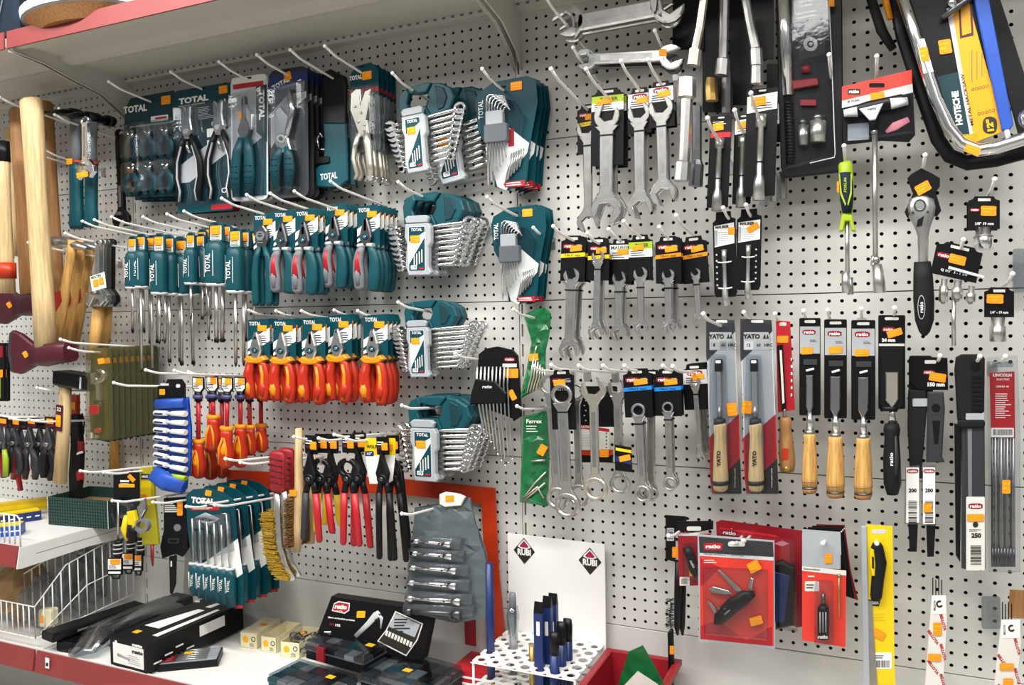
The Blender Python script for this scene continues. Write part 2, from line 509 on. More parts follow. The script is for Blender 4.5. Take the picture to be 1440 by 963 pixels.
g.box((w/2-.004, -.2, -.005), (w-.012, .398, .008), 'deck')
o = [(0, 0), (-.405, 0), (-.415, -.056), (-.4, -.058), (-.2, -.052), (0, -.06)]
t = .004
vs = [(w-t, a, b) for a, b in o]+[(w, a, b) for a, b in o]
g.add(vs, [tuple(range(6)), tuple(range(6, 12))[::-1]]+[(i, (i+1) % 6, 6+(i+1) % 6, 6+i) for i in range(6)], 'deck')
g.add([(w+.0004, a, b) for a, b in ((-.36, -.028), (0, -.028), (0, -.0265), (-.36, -.0265))], [(0, 1, 2, 3)], 'midgrey')
g.box((w/2, -.2, -.05), (w-.02, .38, .004), 'shelf')
g.build('tray', s)
g = M(); pf = [(-.403, .004), (-.407, .004), (-.417, -.052), (-.409, -.054)]
g.add([(0, a, b) for a, b in pf]+[(w-.006, a, b) for a, b in pf], [(0, 1, 5, 4), (1, 2, 6, 5), (2, 3, 7, 6), (3, 0, 4, 7), (0, 3, 2, 1), (4, 5, 6, 7)], 'railred')
g.build('price_rail', s)
tag(s, 'white shelf with a red rail at the left, carrying the green checked box', 'shelf')

# ------------------------------------------------------------------ light
w = bpy.data.worlds.new('World'); SC.world = w; w.use_nodes = True
nt = w.node_tree; bg = nt.nodes['Background']
tc = nt.nodes.new('ShaderNodeTexCoord'); sp = nt.nodes.new('ShaderNodeSeparateXYZ'); nt.links.new(tc.outputs['Generated'], sp.inputs[0])
wv = nt.nodes.new('ShaderNodeTexWave'); wv.inputs['Scale'].default_value = .9; wv.inputs['Distortion'].default_value = 2.5; wv.inputs['Detail'].default_value = 1; nt.links.new(tc.outputs['Generated'], wv.inputs[0])
zr = nt.nodes.new('ShaderNodeMapRange'); zr.inputs[1].default_value = -.5; zr.inputs[2].default_value = .6; zr.inputs[3].default_value = .16; zr.inputs[4].default_value = .95; nt.links.new(sp.outputs[2], zr.inputs[0])
ml = nt.nodes.new('ShaderNodeMath'); ml.operation = 'MULTIPLY'; nt.links.new(zr.outputs[0], ml.inputs[1]); m2 = nt.nodes.new('ShaderNodeMath'); m2.operation = 'MULTIPLY_ADD'; nt.links.new(wv.outputs[1], m2.inputs[0]); m2.inputs[1].default_value = 1.5; m2.inputs[2].default_value = .3; nt.links.new(m2.outputs[0], ml.inputs[0])
nt.links.new(ml.outputs[0], bg.inputs[0]); bg.inputs[1].default_value = .5
def area(name, loc, rot, sx, sy, power, col=(1, .97, .93)):
    l = bpy.data.lights.new(name, 'AREA'); l.shape = 'RECTANGLE'; l.size = sx; l.size_y = sy; l.energy = power; l.color = col
    o = bpy.data.objects.new(name, l); COL.objects.link(o); o.location = loc; o.rotation_euler = rot
    return o
area('ceiling_tube_light', (.3, -1.35, 2.95), (math.radians(24), 0, 0), 2.6, .2, 80)
area('ceiling_tube_light', (-1.6, -1.9, 2.95), (math.radians(30), 0, 0), 2.2, .2, 54)
area('ceiling_tube_light', (1.2, -3.0, 2.95), (math.radians(40), 0, 0), 3.0, .3, 32)
SC.view_settings.exposure = 0.0
# ------------------------------------------------------------------ shared parts (all sizes below in photo pixels, scaled by place())
def asp(px, py, d):
    o = at(px, py, d); a = at(px+10, py, d); b = at(px, py+10, d)
    return (a-o).length/(b-o).length
def put(builder, args, A, B, d, label, cat, group=None, yaw=0., sx=None, k=1., d2=None):
    root, L = make(builder, *args)
    if sx is None: sx = asp((A[0]+B[0])/2, (A[1]+B[1])/2, d)
    place(root, L, A, B, d, yaw, sx*k, d2)
    tag(root, label, cat, group)
    if group is None and 'group' in root: del root['group']
    return root
def sticker(p, x, z, w, h, y, rot=0., m='sticker'):
    g = M(); c = .18
    a, b = w/2, h/2
    pts = [(-a+c*a, b), (a-c*a, b), (a, b-c*b), (a*.96, 0), (a, -b+c*b), (a-c*a, -b), (-a+c*a, -b), (-a, -b+c*b), (-a*.96, 0), (-a, b-c*b)]
    q = [(x+u*math.cos(rot)-v*math.sin(rot), z+u*math.sin(rot)+v*math.cos(rot)) for u, v in pts]
    g.pr(q, y, y-.35, m, .1)
    i0 = len(g.v)
    for t, (u, v) in enumerate(((-.45, .3), (-.2, -.05))):
        r0, r1 = w*u, w*.35
        zz = h*v; t2 = h*.07
        qq = [(r0, zz-t2), (r1, zz-t2), (r1, zz+t2), (r0, zz+t2)]
        g.add([(x+s*math.cos(rot)-w_*math.sin(rot), y-.42, z+s*math.sin(rot)+w_*math.cos(rot)) for s, w_ in qq], [(0, 1, 2, 3)], 'stickeryel')
    return g.build('price_sticker', p)
def hook(tip, X, what, D=None, up=.012, r=.0031, kind='white'):
    """white wire peg hook from the board to its tip"""
    if D is None:
        try: D = -onx(tip[0], tip[1], X).y
        except ZeroDivisionError: D = .18
        if not .07 < D < .34: D = min(.3, max(.1, D)) if abs(X-.79) > .25 else .17
    t = at(tip[0], tip[1], D)
    if abs(t.x-X) > .03: X = t.x
    x = t.x; zb = t.z-.010-.085*D
    root = E('wire_hook', (x, 0, zb))
    g = M()
    g.loft([(0, -.001, -.002), (0, -.004, 0), (0, -D+.045, t.z-zb-up), (0, -D+.03, t.z-zb-up*.75), (0, -D, t.z-zb)], [r]*5, 'wire', 8, up=(1, 0, 0))
    g.ball((0, -D, t.z-zb), r*1.5, 'wire', 8)
    g.build('wire', root)
    g = M(); g.rr(-.009, -.022, .009, .006, .002, -.0002, -.0022, 'zinc'); g.build('back_plate', root)
    tag(root, 'white bent wire hook '+what, 'hook')
    return root
def card(g, x0, z0, x1, z1, m, y=0., th=.8, r=2., hole=True, hm='panel'):
    g.rr(x0, z0, x1, z1, r, y+th/2, y-th/2, m)
    if hole:
        cx = (x0+x1)/2; w = (x1-x0)*.2
        g.rr(cx-w, z1-6, cx+w, z1-2.8, 1.4, y-th/2, y-th/2-.1, hm)
def headopen(g, x, z, R, th, ang, gap, y, m, ch=.5, dep=.2):
    n = 14; al = math.asin(min(.9, gap/2/R)); pts = []
    for i in range(n+1):
        a = ang+al+(2*PI-2*al)*i/n
        k = 1.0
        pts.append((x+R*k*math.cos(a), z+R*k*math.sin(a)))
    c, s_ = math.cos(ang), math.sin(ang)
    for sg in (-1, 1):
        q = -R*dep
        pts.append((x+c*q-s_*sg*gap/2, z+s_*q+c*sg*gap/2)) if sg == -1 else None
    # inner corner points of the jaw, hexagonal bottom
    pts.append((x+c*(-R*dep-gap*.22), z+s_*(-R*dep-gap*.22)))
    pts.append((x+c*(-R*dep)-s_*gap/2, z+s_*(-R*dep)+c*gap/2))
    g.pr(pts, y+th/2, y-th/2, m, ch)
def headring(g, x, z, R, th, y, m, k=.62):
    g.ring(x, z, R, R*k, y+th/2, y-th/2, m, 20, rim=R*.1)
def shank(g, x0, z0, x1, z1, w0, w1, th, y, m, slot=True, ch=.6):
    d = Vector((x1-x0, z1-z0)); L = d.length; d.normalize(); n = Vector((-d.y, d.x))
    P = lambda t, s_: (x0+d.x*t*L+n.x*s_, z0+d.y*t*L+n.y*s_)
    g.pr([P(0, w0*.9), P(.08, w0/2), P(.92, w1/2), P(1, w1*.9), P(1, -w1*.9), P(.92, -w1/2), P(.08, -w0/2), P(0, -w0*.9)], y+th/2, y-th/2, m, ch)
    if slot:
        g.pr([P(.16, w0*.26), P(.84, w1*.26), P(.84, -w1*.26), P(.16, -w0*.26)], y-th/2, y-th/2-.12, 'steel')
def ratio_badge(g, x, z, w, y, bg='darkred', fg='white'):
    h = w*.36
    g.pr([(x-w/2, z-h*.3), (x-w*.3, z-h/2), (x+w*.3, z-h/2), (x+w/2, z-h*.3), (x+w/2, z+h*.3), (x+w*.3, z+h/2), (x-w*.3, z+h/2), (x-w/2, z+h*.3)], y, y-.12, bg)
    g.txt('ratio', x, z, h*.62, y-.2, fg, w=w*.78, bold=.03)

# ---- pliers on a header card ------------------------------------------------
def carded_pliers(style):
    root = E('carded_pliers')
    g = M()
    ch = 56 if style != 'ins' else 60
    g.pr([(-14, 2), (13, 4), (16, -4), (16, -ch+8), (8, -ch), (-14, -ch+2)], .5, -.4, 'tealcard')
    g.pr([(-14, -28), (16, -8), (16, -26), (-14, -46)], -.45, -.6, 'white')
    g.pr([(-14, -38), (-4, -30), (-4, -34), (-14, -42)], -.65, -.7, 'tealcard')
    g.txt('TOTAL', -4, -3, 5.2, -.6, 'white', w=16)
    g.lines(2, -30, 14, -18, 4, -.7, 'tealdark', 3)
    g.rr(-3, -7, 3, -5.5, .7, -.45, -.6, 'hole')
    g.build('backing_card', root)
    sticker(root, 6, -9, 13, 8, -.8)
    # jaws
    jm = 'darksteel' if style != 'ins' else 'satin'
    g = M()
    if style == 'cutter':
        g.pr([(-3, -14), (3, -14), (8, -22), (9, -34), (5, -44), (-5, -44), (-9, -34), (-8, -22)], -1, -7, 'darksteel', 1.2)
        g.ring(0, -28, 6, 3.4, -6, -8, 'midgrey')
        for k in range(5): g.rect(-4, -24-k*3.6, 4, -22.6-k*3.6, -7, -8, 'midgrey')
    else:
        g.pr([(-.4, -14), (-2.2, -15), (-6.5, -32), (-8, -40), (-4, -50), (4, -50), (8, -40), (6.5, -32), (2.2, -15), (.4, -14), (.4, -30), (-.4, -30)], -1, -7, jm, 1.2)
        g.disc(0, -39, 4.2, -6, -8.4, 'tealcard', .6); g.disc(0, -39, 1.8, -8, -9, 'chrome', .3)
    g.build('jaws', root)
    def handle(sg, mats, name='handle', L=58, lab=None):
        g = M(); top = -50
        P = [(sg*4.5, -4, top), (sg*8.6, -4, top-9), (sg*11, -4, top-22), (sg*10.4, -4, top-40), (sg*9, -4, top-L+4), (sg*8.4, -4, top-L)]
        R = [(3.4, 3), (5.6, 4.4), (6.6, 5), (7.8, 5), (7, 4.6), (3.4, 2.8)]
        g.loft(P, R, mats[0], 12)
        if len(mats) > 1:
            g.loft([(p[0]-sg*.3, p[1]-1.2, p[2]) for p in (P[1:5] if style == 'ins' else P[1:4])], [(r[0]*kk, r[1]*1.0) for r, kk in zip(R[1:5], (.42,)*4 if style == 'ins' else (.35, .6, .72))], mats[1], 10)
            g.loft([(P[3][0], -6.6, P[3][2]+8), (P[3][0], -7, P[3][2]), (P[4][0], -6.6, P[4][2]+2)], [(2.5, 3.2), (4.8, 4), (3, 3)], mats[2], 10)
        return g.build(name, root, lab)
    if style == 'cutter':
        for sg in (-1, 1):
            g = M(); g.loft([(sg*3, -4, -42), (sg*8, -4, -58), (sg*10, -4, -80), (sg*9, -4, -118), (sg*9.6, -4, -124)], [(2.8, 3), (4, 3.6), (4.6, 4), (4.6, 4), (3, 3)], 'teal', 12); g.build('handle', root)
        return root, 126
    if style == 'teal':
        handle(-1, ['midgrey', 'red', 'midgrey'], L=60, lab='grey grip with red upper inlay'); 
        handle(1, ['teal'], L=62)
        g = M()
        for sg in (-1, 1): g.loft([(sg*2, -4, -50), (sg*10, -4, -51)], [(2.6, 4.6), (3.2, 5)], 'lightgrey', 10, up=(0, 1, 0))
        g.build('collar', root, 'pale pinkish guard ring above the grips')
        return root, 114
    handle(-1, ['insred', 'insred', 'insyel'], L=56); handle(1, ['insred', 'insyel', 'insred'], L=58)
    g = M()
    g.pr([(-15, -52), (-10, -47), (-2, -50), (2, -50), (10, -46), (15, -51), (9, -56), (3, -57), (-3, -57), (-9, -57)], 0, -9, 'insyel', 1.5)
    g.build('finger_guard', root, 'yellow flared finger guard')
    return root, 110

# ---- teal screwdriver hanging from a loop tag --------------------------------
def tagged_screwdriver(shaft, fat=1.0, tip='flat'):
    root = E('screwdriver'); f = fat
    g = M()
    g.pr([(-3, 0), (3, 0), (6*f, -4), (6.5*f, -20), (3, -22), (-3, -22), (-6.5*f, -20), (-6*f, -4)], .5, -1.5, 'tealcard', .4)
    g.rr(-4.6*f, -19, 4.6*f, -4, 1, -1.5, -1.8, 'white'); g.lines(-4*f, -19, 4*f, -13, 4, -1.9, 'ink', 5)
    g.rr(-2, -3, 2, -1.4, .6, -1.5, -1.8, 'hole')
    g.build('hang_tag', root)
    sticker(root, 0, -8.5, 8.6*f, 9, -2.0)
    g = M()
    zs = [-20, -23, -29, -38, -48, -56, -62, -64]; rs = [4.6, 6.6, 7.2, 7.6, 7.4, 7.4, 7.6, 7.2]
    g.loft([(0, -1.5, z) for z in zs], [(r*f, r*f) for r in rs], 'teal', 14, sq=.12)
    g.add([(x*f, -1.5-y*f, z) for x, y, z in ((-5.8, 5.6, -28), (-5, 6.2, -28), (-4.6, 6.6, -57), (-5.4, 6.2, -57))], [(0, 1, 2, 3)], 'lightgrey')
    g.add([(x*f, -1.5-y*f, z) for x, y, z in ((2.2, 7.3, -30), (2.8, 7.2, -30), (3.2, 7.3, -56), (2.6, 7.4, -56))], [(0, 1, 2, 3)], 'lightgrey')
    g.txt('TOTAL', -1.2*f, -43, 4.2*f, -1.5-7.9*f, 'white', rot=-PI/2+PI, w=19)
    g.build('handle', root)
    g = M(); g.loft([(0, -1.5, -63.5), (0, -1.5, -66.5)], [(7.6*f, 7.6*f), (6.6*f, 6.6*f)], 'lightgrey', 14); g.build('collar', root, 'silvery ring at the foot of the grip')
    g = M(); r = 1.5*f
    g.loft([(0, -1.5, -66), (0, -1.5, -66-shaft+5)], [r, r], 'satin', 8)
    if tip == 'flat': g.loft([(0, -1.5, -66-shaft+5), (0, -1.5, -66-shaft+3), (0, -1.5, -66-shaft)], [(r, r), (r*1.5, r*.7), (r*1.3, r*.25)], 'blacksteel', 8)
    else: g.loft([(0, -1.5, -66-shaft+5), (0, -1.5, -66-shaft+1), (0, -1.5, -66-shaft)], [(r, r), (r*.5, r*.5), (r*.2, r*.2)], 'blacksteel', 8)
    g.build('shaft', root)
    return root, 66

# ---- combination wrench set on a teal carrier ---------------------------------
def wrench_set(n, style, seed):
    root = E('wrench_set'); rr_ = random.Random(seed)
    g = M()
    # arched carrier handle going back in depth
    out = [(-6, -30), (-10, -14), (-6, -2), (6, 3), (34, 5), (52, 2), (66, -8), (70, -24), (60, -40), (36, -42), (12, -42)]
    inn = [(8, -8), (4, -20), (8, -30), (24, -30), (30, -18), (24, -8)]
    # body as separate lumps so the grip hole stays open
    g.pr([(-8, -42), (-10, -14), (-6, -2), (4, 3), (7, -6), (3, -20), (6, -30), (6, -42)], 8, -2, 'teal', 1.5)
    g.pr([(4, 3), (34, 5), (40, 3), (32, -9), (22, -9), (7, -6)], 8, -2, 'teal', 1.5)
    g.pr([(40, 3), (52, 1), (66, -9), (70, -24), (62, -40), (40, -46), (34, -44), (28, -30), (33, -18), (32, -9)], 16, 1, 'teal', 2)
    g.pr([(6, -28), (28, -28), (34, -44), (6, -44)], 8, 0, 'teal', 1.)
    g.pr([(44, -2), (56, -8), (60, -22), (54, -36), (46, -38)], 1.2, -1, 'tealdark', 1)
    g.build('carrier', root)
    g = M()
    b = -50-n*8.4
    g.pr([(-4, -33), (0, -29), (24, -29), (28, -33), (26, -40), (-2, -40)], -2, -9, 'grey', 1.2)
    g.pr([(-3, -41), (28, -41), (31, -47), (31, -70), (28, -76), (28, b+12), (31, b+4), (29, b), (1, b), (-1, b+8), (-3, b+14), (-1, -70), (-4, -60)], -1, -10, 'grey', 1.4)
    g.rr(1.5, b+6, 24.5, -45, 2, -10, -10.3, 'lightgrey')
    g.rr(2.6, b+7, 23.4, -46, 1.5, -10.3, -10.6, 'tealcard')
    zb = b+9
    g.pr([(2.6, -68), (23.4, -54), (23.4, -62), (2.6, zb+8)], -10.6, -10.8, 'white')
    for k in range(4): g.rect(9+k*3.4, zb+4+k*2, 10.4+k*3.4, zb+20+k*3, -10.8, -11, 'offwhite')
    g.rr(5, zb, 13, zb+6, .6, -10.8, -11, 'white'); g.bars(6, zb+1, 12, zb+5, 8, -11.1, 'ink', 4)
    g.txt('TOTAL', 13, -50, 4.6, -10.9, 'white', w=15)
    g.rect(16, zb, 22, zb+2.5, -10.7, -10.9, 'red')
    g.build('label_panel', root)
    sticker(root, 11, -64, 13, 11, -11.2)
    for i in range(n):
        z = -46-i*8.2; lr = 1-.035*i; q = 1-.045*i
        w = M(); y = 2+.8*i; xl = -36*lr; xr = (72 if style != 'long' else 92)*lr+4
        w.loft([(-14, y, z), (xr*.5, y, z+1.5), (xr-7*q, y, z+3.5)], [(3.1*q, 2.2*q), (2.8*q, 2*q), (3.3*q, 2.4*q)], 'chrome', 10)
        headopen(w, xl+9, z-.8, 8.4*q, 3.6, PI*.92, 6*q, y, 'chrome', 1.1)
        w.loft([(xr-8*q, y, z+3.6), (xr-4*q, y-.6, z+4.2)], [(4.4*q, 2.6), (6.4*q, 3.6)], 'chrome', 12)
        headring(w, xr, z+4.5, 8.6*q, 6.4, y, 'chrome', .56)
        w.loft([(xl+14, y, z-.6), (-8, y, z)], [(3*q, 2*q), (2.8*q, 2*q)], 'chrome', 10)
        w.build('combination_wrench', root)
    return root, -b

# ---- hex key set on a teal card ------------------------------------------------
def hex_key_set(style):
    root = E('hex_key_set'); g = M()
    o = [(-22, 0), (-12, 6), (34, 8), (46, 2), (48, -30), (38, -80), (32, -138), (6, -146), (-12, -140), (-20, -84), (-34, -60), (-38, -20), (-34, -6)]
    g.pr(o, .6, -.4, 'tealcard')
    g.pr([(-24, -84), (10, -60), (36, -84), (33, -98), (4, -146), (-8, -140)], -.5, -.7, 'white')
    g.pr([(0, -138), (34, -96), (32, -136), (10, -142)], -.75, -.9, 'tealcard')
    g.txt('TOTAL', -30, -30, 7, -.8, 'white', rot=PI/2, w=26)
    g.rr(2, -142, 30, -134, 1, -.9, -1.1, 'red'); g.lines(4, -141, 28, -135, 2, -1.2, 'white', 5)
    g.rr(-6, -4, 6, -1, 1.4, -.45, -.6, 'hole')
    if style == 'a': g.rr(8, -86, 16, -62, .8, -.75, -.9, 'red')
    g.build('backing_card', root)
    sticker(root, 20, -4, 16, 12, -1.2)
    g = M()
    g.rr(-22, -80, 10, -54, 3, -2, -11, 'midgrey', 1.2); g.rr(-20, -56, 4, -36, 2, -2, -10, 'lightgrey', 1)
    g.build('key_holder', root)
    for i in range(7):
        x = -18+i*3.7; r = 1.5-.09*i; y = -7
        g = M()
        bend = (-16 if style == 'a' else -18)-i*3.2
        g.loft([(x+i*.5, y, -138+i*6), (x, y, -80), (x-1, y, bend-6), (x+1.5, y-1, bend+1), (x+5, y-1.5, bend+3), (x+26-i*2.6, y-2, bend-3)], [r*1.05]*6, 'chrome', 6)
        g.build('hex_key', root)
    for i in range(6):
        g = M(); r = 1.1
        g.loft([(14+i*3.2, -4, -96+i*1.0), (4+i*4, -4, -136+i*4)], r, 'satin', 6); g.build('hex_key', root)
    g = M()
    g.pr([(-26, -34), (-8, -24), (20, -28), (34, -50), (26, -96), (8, -143), (-10, -139), (-18, -84), (-26, -70)], -.6, -14, 'clear', 2.5); g.build('blister', root, 'clear plastic bubble over the keys')
    return root, 146
# ------------------------------------------------------------------ blister packs, left bay top row
def mini_pack():
    root = E('driver_set_pack'); g = M()
    g.pr([(-36, -8), (-28, 4), (32, 6), (38, -4), (38, -134), (30, -140), (-38, -136), (-40, -50)], .6, -.2, 'tealdark')
    g.txt('TOTAL', -22, -12, 10, -.5, 'white', w=34, bold=.04); g.rr(0, -34, 24, -26, 1, -.3, -.5, 'white')
    g.rr(6, -31, 22, -28, 1, -.5, -.6, 'red')
    g.rr(-30, -38, 30, -36, .8, -.3, -.5, 'lightgrey')
    g.build('backing_card', root)
    for r in range(2):
        for c in range(3):
            x = -24+c*24; z = -42-r*48
            t = M()
            t.loft([(x-3, -6, z-8), (x, -6, z-14), (x+3, -6, z-3)], [(3, 2.5), (3.6, 3), (1.4, 1.4)], 'chrome', 8)
            t.loft([(x-6, -6, z-2), (x-2, -6, z-12)], [(1.6, 1.6), (3, 2.5)], 'chrome', 8)
            for sg in (-1, 1):
                t.loft([(x+sg*2, -6, z-14), (x+sg*8, -6, z-24), (x+sg*8.5, -6, z-34), (x+sg*4, -6, z-45)], [(2.4, 2.6), (4, 3.4), (4.2, 3.4), (2.6, 2.4)], 'teal', 10)
            t.build('mini_pliers', root)
    sticker(root, 22, -6, 13, 12, -1.2)
    g = M(); g.pr([(-34, -34), (34, -34), (36, -132), (-36, -132)], -.6, -13, 'clear', 4)
    for r in range(2):
        for c in range(3): g.rr(-34+c*23.5, -84-r*48, -14+c*23.5, -42-r*48, 5, -13, -15, 'clear', 2)
    g.build('blister', root, 'clear plastic tray with six bubbles')
    return root, 140
def cutter_pack():
    root = E('end_cutter_pack'); g = M()
    g.rr(-38, -176, 40, 0, 4, .6, -.4, 'tealcard')
    g.pr([(-38, -110), (40, -60), (40, -92), (-20, -132), (-38, -132)], -.45, -.6, 'lightgrey')
    g.txt('TOTAL', -12, -16, 9, -.7, 'white', w=42, bold=.05); g.rect(-34, -24, 4, -22, -.45, -.6, 'lightgrey')
    g.lines(-6, -46, 18, -28, 8, -.7, 'lightgrey', 4)
    for x, z in ((-30, -54), (16, -54), (-10, -148), (28, -148)): g.ring(x, z, 3.6, 2.6, -.45, -.7, 'white', 12)
    for z in (-66, -82): g.rr(6, z-6, 16, z+6, 1, -.65, -.8, 'white')
    g.rr(10, -174, 38, -167, 1, -.65, -.8, 'red'); g.rr(-5, -4.5, 5, -2, 1, -.45, -.6, 'hole')
    g.build('backing_card', root)
    sticker(root, 30, -9, 12, 11, -1)
    for cx in (-18, 26):
        g = M()
        g.pr([(cx-7, -28), (cx-5, -24), (cx-1, -28), (cx, -34), (cx+1, -28), (cx+5, -24), (cx+7, -28), (cx+6, -44), (cx+8, -60), (cx+4, -72), (cx-4, -72), (cx-8, -60), (cx-6, -44)], -1, -8, 'chrome', 1.4)
        g.disc(cx, -62, 4, -8, -9.5, 'satin', .5); g.build('jaws', root)
        for sg in (-1, 1):
            g = M(); P = [(cx+sg*4, -5, -66), (cx+sg*10, -5, -82), (cx+sg*16, -5, -104), (cx+sg*17, -5, -126), (cx+sg*13, -5, -146), (cx+sg*15, -5, -160)]
            g.loft(P, [(3, 3), (4, 4), (4.6, 4), (4.6, 4), (4, 4), (3, 3)], 'blacksteel', 12)
            g.loft([(a+sg*(-2.4), b-2.4, c) for a, b, c in P[1:]], [(1.0, 2.0)]*5, 'lightgrey', 8)
            g.build('handle', root, 'black grip with a pale inlay')
        g = M(); g.loft([(cx-2, -4, -74), (cx, -6, -84), (cx+2, -4, -92)], 2.2, 'chrome', 8); g.build('spring', root)
    g = M(); g.pr([(-36, -24), (38, -24), (38, -166), (-36, -166)], -.6, -11, 'clear', 3); g.build('blister', root)
    return root, 178
def snip_pack(v):
    root = E('snips_pack'); g = M()
    w = 26 if v == 0 else 27
    if v == 0:
        g.rr(-w, -176, w, 0, 8, .6, -.2, 'lightgrey'); g.rr(-w+2, -10, w-2, -1, 3, -.25, -.4, 'white'); g.rr(-w+4, -17, w-6, -10, 1, -.25, -.5, 'red')
        g.pr([(10, -16), (w-1, -16), (w-1, -96), (10, -80)], -.25, -.4, 'tealdark')
        g.txt('TOTAL', 18, -44, 8, -.6, 'white', rot=-PI/2, w=40, bold=.05)
        g.pr([(-w+2, -120), (w-2, -84), (w-2, -170), (-w+2, -170)], -.25, -.35, 'teal')
    else:
        g.rr(-w, -182, w, 0, 9, .6, -.2, 'darkgrey'); g.pr([(-w, -6), (w, -6), (w, -20), (0, -34), (-w, -28)], -.25, -.4, 'navy')
        g.txt('TOTAL', -10, -20, 7, -.6, 'white', w=26, rot=.4, bold=.04); g.pr([(-w+2, -60), (0, -36), (w-2, -36), (w-2, -44), (4, -60), (-w+2, -110)], -.25, -.4, 'lightgrey')
    g.rr(-4, -5, 4, -2.4, 1, -.25, -.5, 'hole'); g.build('backing_card', root)
    if v == 0: sticker(root, -8, -55, 13, 11, -1)
    else: sticker(root, 0, -11, 10, 12, -1, rot=.2)
    g = M()
    if v == 0:
        g.pr([(-6, -34), (-2, -30), (0, -60), (6, -78), (2, -90), (-6, -90), (-12, -78), (-6, -60)], -1, -8, 'darksteel', 1); g.pr([(-2, -40), (8, -56), (8, -74), (-2, -88)], -1, -6, 'chrome', 1)
    else:
        g.pr([(-14, -60), (-6, -54), (6, -70), (4, -100), (8, -116), (-8, -120), (-14, -104), (-8, -84)], -1, -9, 'chrome', 1.2); g.disc(-4, -100, 7, -8, -11, 'satin', 1); g.disc(-4, -100, 3, -11, -12, 'darksteel', .5)
        g.loft([(4, -6, -30), (10, -7, -60), (2, -7, -96)], [(3, 3), (4, 3), (4, 3)], 'chrome', 8)
    g.build('jaws', root)
    for sg in (-1, 1):
        g = M(); x = sg*8-4
        g.loft([(x*.5, -7, -88 if v == 0 else -112), (x, -7, -108 if v == 0 else -124), (x*1.3, -7, -140), (x*1.1, -7, -170)], [(4, 4), (6.4, 4.6), (7.4, 4.8), (5, 4)], 'teal', 12)
        for k in range(5): g.loft([(x*1.25-5, -11.4, -128-k*8), (x*1.25+5, -11.4, -129-k*8)], .8, 'tealdark', 6)
        g.build('handle', root)
    g = M(); g.pr([(-w+3, -26), (w-4, -20), (w-3, -110), (w-6, -172), (-w+5, -172), (-w+3, -110)], -.5, -12.4, 'clear', 4); g.build('blister', root)
    return root, 182
def long_teal_tool():
    root = E('angled_stapler'); g = M()
    g.pr([(-16, -4), (-4, 0), (14, -12), (17, -30), (17, -80), (-15, -76), (-16, -20)], 3, -7, 'black', 1.2); g.build('sheath', root, 'black folded upper part')
    g = M(); g.pr([(-14, -76), (19, -80), (20, -110), (20, -160), (8, -170), (-24, -166), (-26, -140), (-14, -130), (-12, -100)], 5, -9, 'teal', 1.6)
    g.pr([(20, -84), (28, -92), (27, -168), (20, -165)], 4, -3, 'tealdark', 1); g.txt('TOTAL', -6, -152, 9, -9.3, 'white', w=24, rot=.05); g.build('body', root)
    g = M(); g.loft([(-14, -3, -112), (-24, -3, -112), (-26, -3, -96), (-22, -3, -88), (-18, -3, -94)], 1.8, 'chrome', 8); g.build('belt_loop', root)
    g = M(); g.rr(-24, -134, -4, -124, 2, -9, -12, 'black', 1); g.loft([(-6, -4, -166), (2, -8, -174), (22, -4, -170)], 2.5, 'blacksteel', 8); g.build('trigger', root)
    return root, 174
def locking_pack():
    root = E('locking_pliers_pack'); g = M()
    g.pr([(-16, -6), (-8, 4), (14, 6), (24, -6), (24, -40), (-18, -40)], .6, -.4, 'tealcard'); g.rect(-17, -36, 23, -30, -.45, -.6, 'red')
    g.txt('TOTAL', -8, -12, 6.5, -.6, 'white', w=18, bold=.04); g.rr(-3, 1, 5, 3, .8, -.45, -.6, 'hole'); g.rr(-17, -120, 24, -38, 5, .5, .1, 'clearthick'); g.build('backing_card', root)
    sticker(root, 8, -12, 14, 12, -1)
    g = M()
    g.pr([(-12, -36), (-4, -30), (2, -32), (2, -54), (8, -36), (16, -34), (14, -60), (10, -78), (12, -96), (-2, -100), (-8, -80), (-14, -60)], -1, -9, 'nickel', 1.6)
    for x, z in ((2, -66), (-2, -78), (6, -84), (-6, -56)): g.disc(x, z, 2, -9, -10.5, 'satin', .4)
    g.build('jaws', root)
    g = M(); g.loft([(-4, -5, -94), (-10, -5, -112), (-13, -5, -130), (-8, -5, -152), (-12, -5, -160)], [(4, 4), (3.4, 4), (3, 4), (3, 4), (2, 3)], 'nickel', 10); g.build('release_handle', root)
    g = M(); g.loft([(6, -5, -92), (8, -5, -112), (10, -5, -140), (11, -5, -158)], [(5, 4.4), (5, 4.4), (4.6, 4.4), (4.4, 4.2)], 'nickel', 12); g.disc(11, -160, 4.6, -1, -9, 'satin', 1); g.build('handle', root)
    g = M(); g.pr([(-16, -28), (20, -28), (20, -98), (-10, -116), (-18, -96)], -.5, -13, 'clear', 4); g.build('blister', root)
    return root, 166
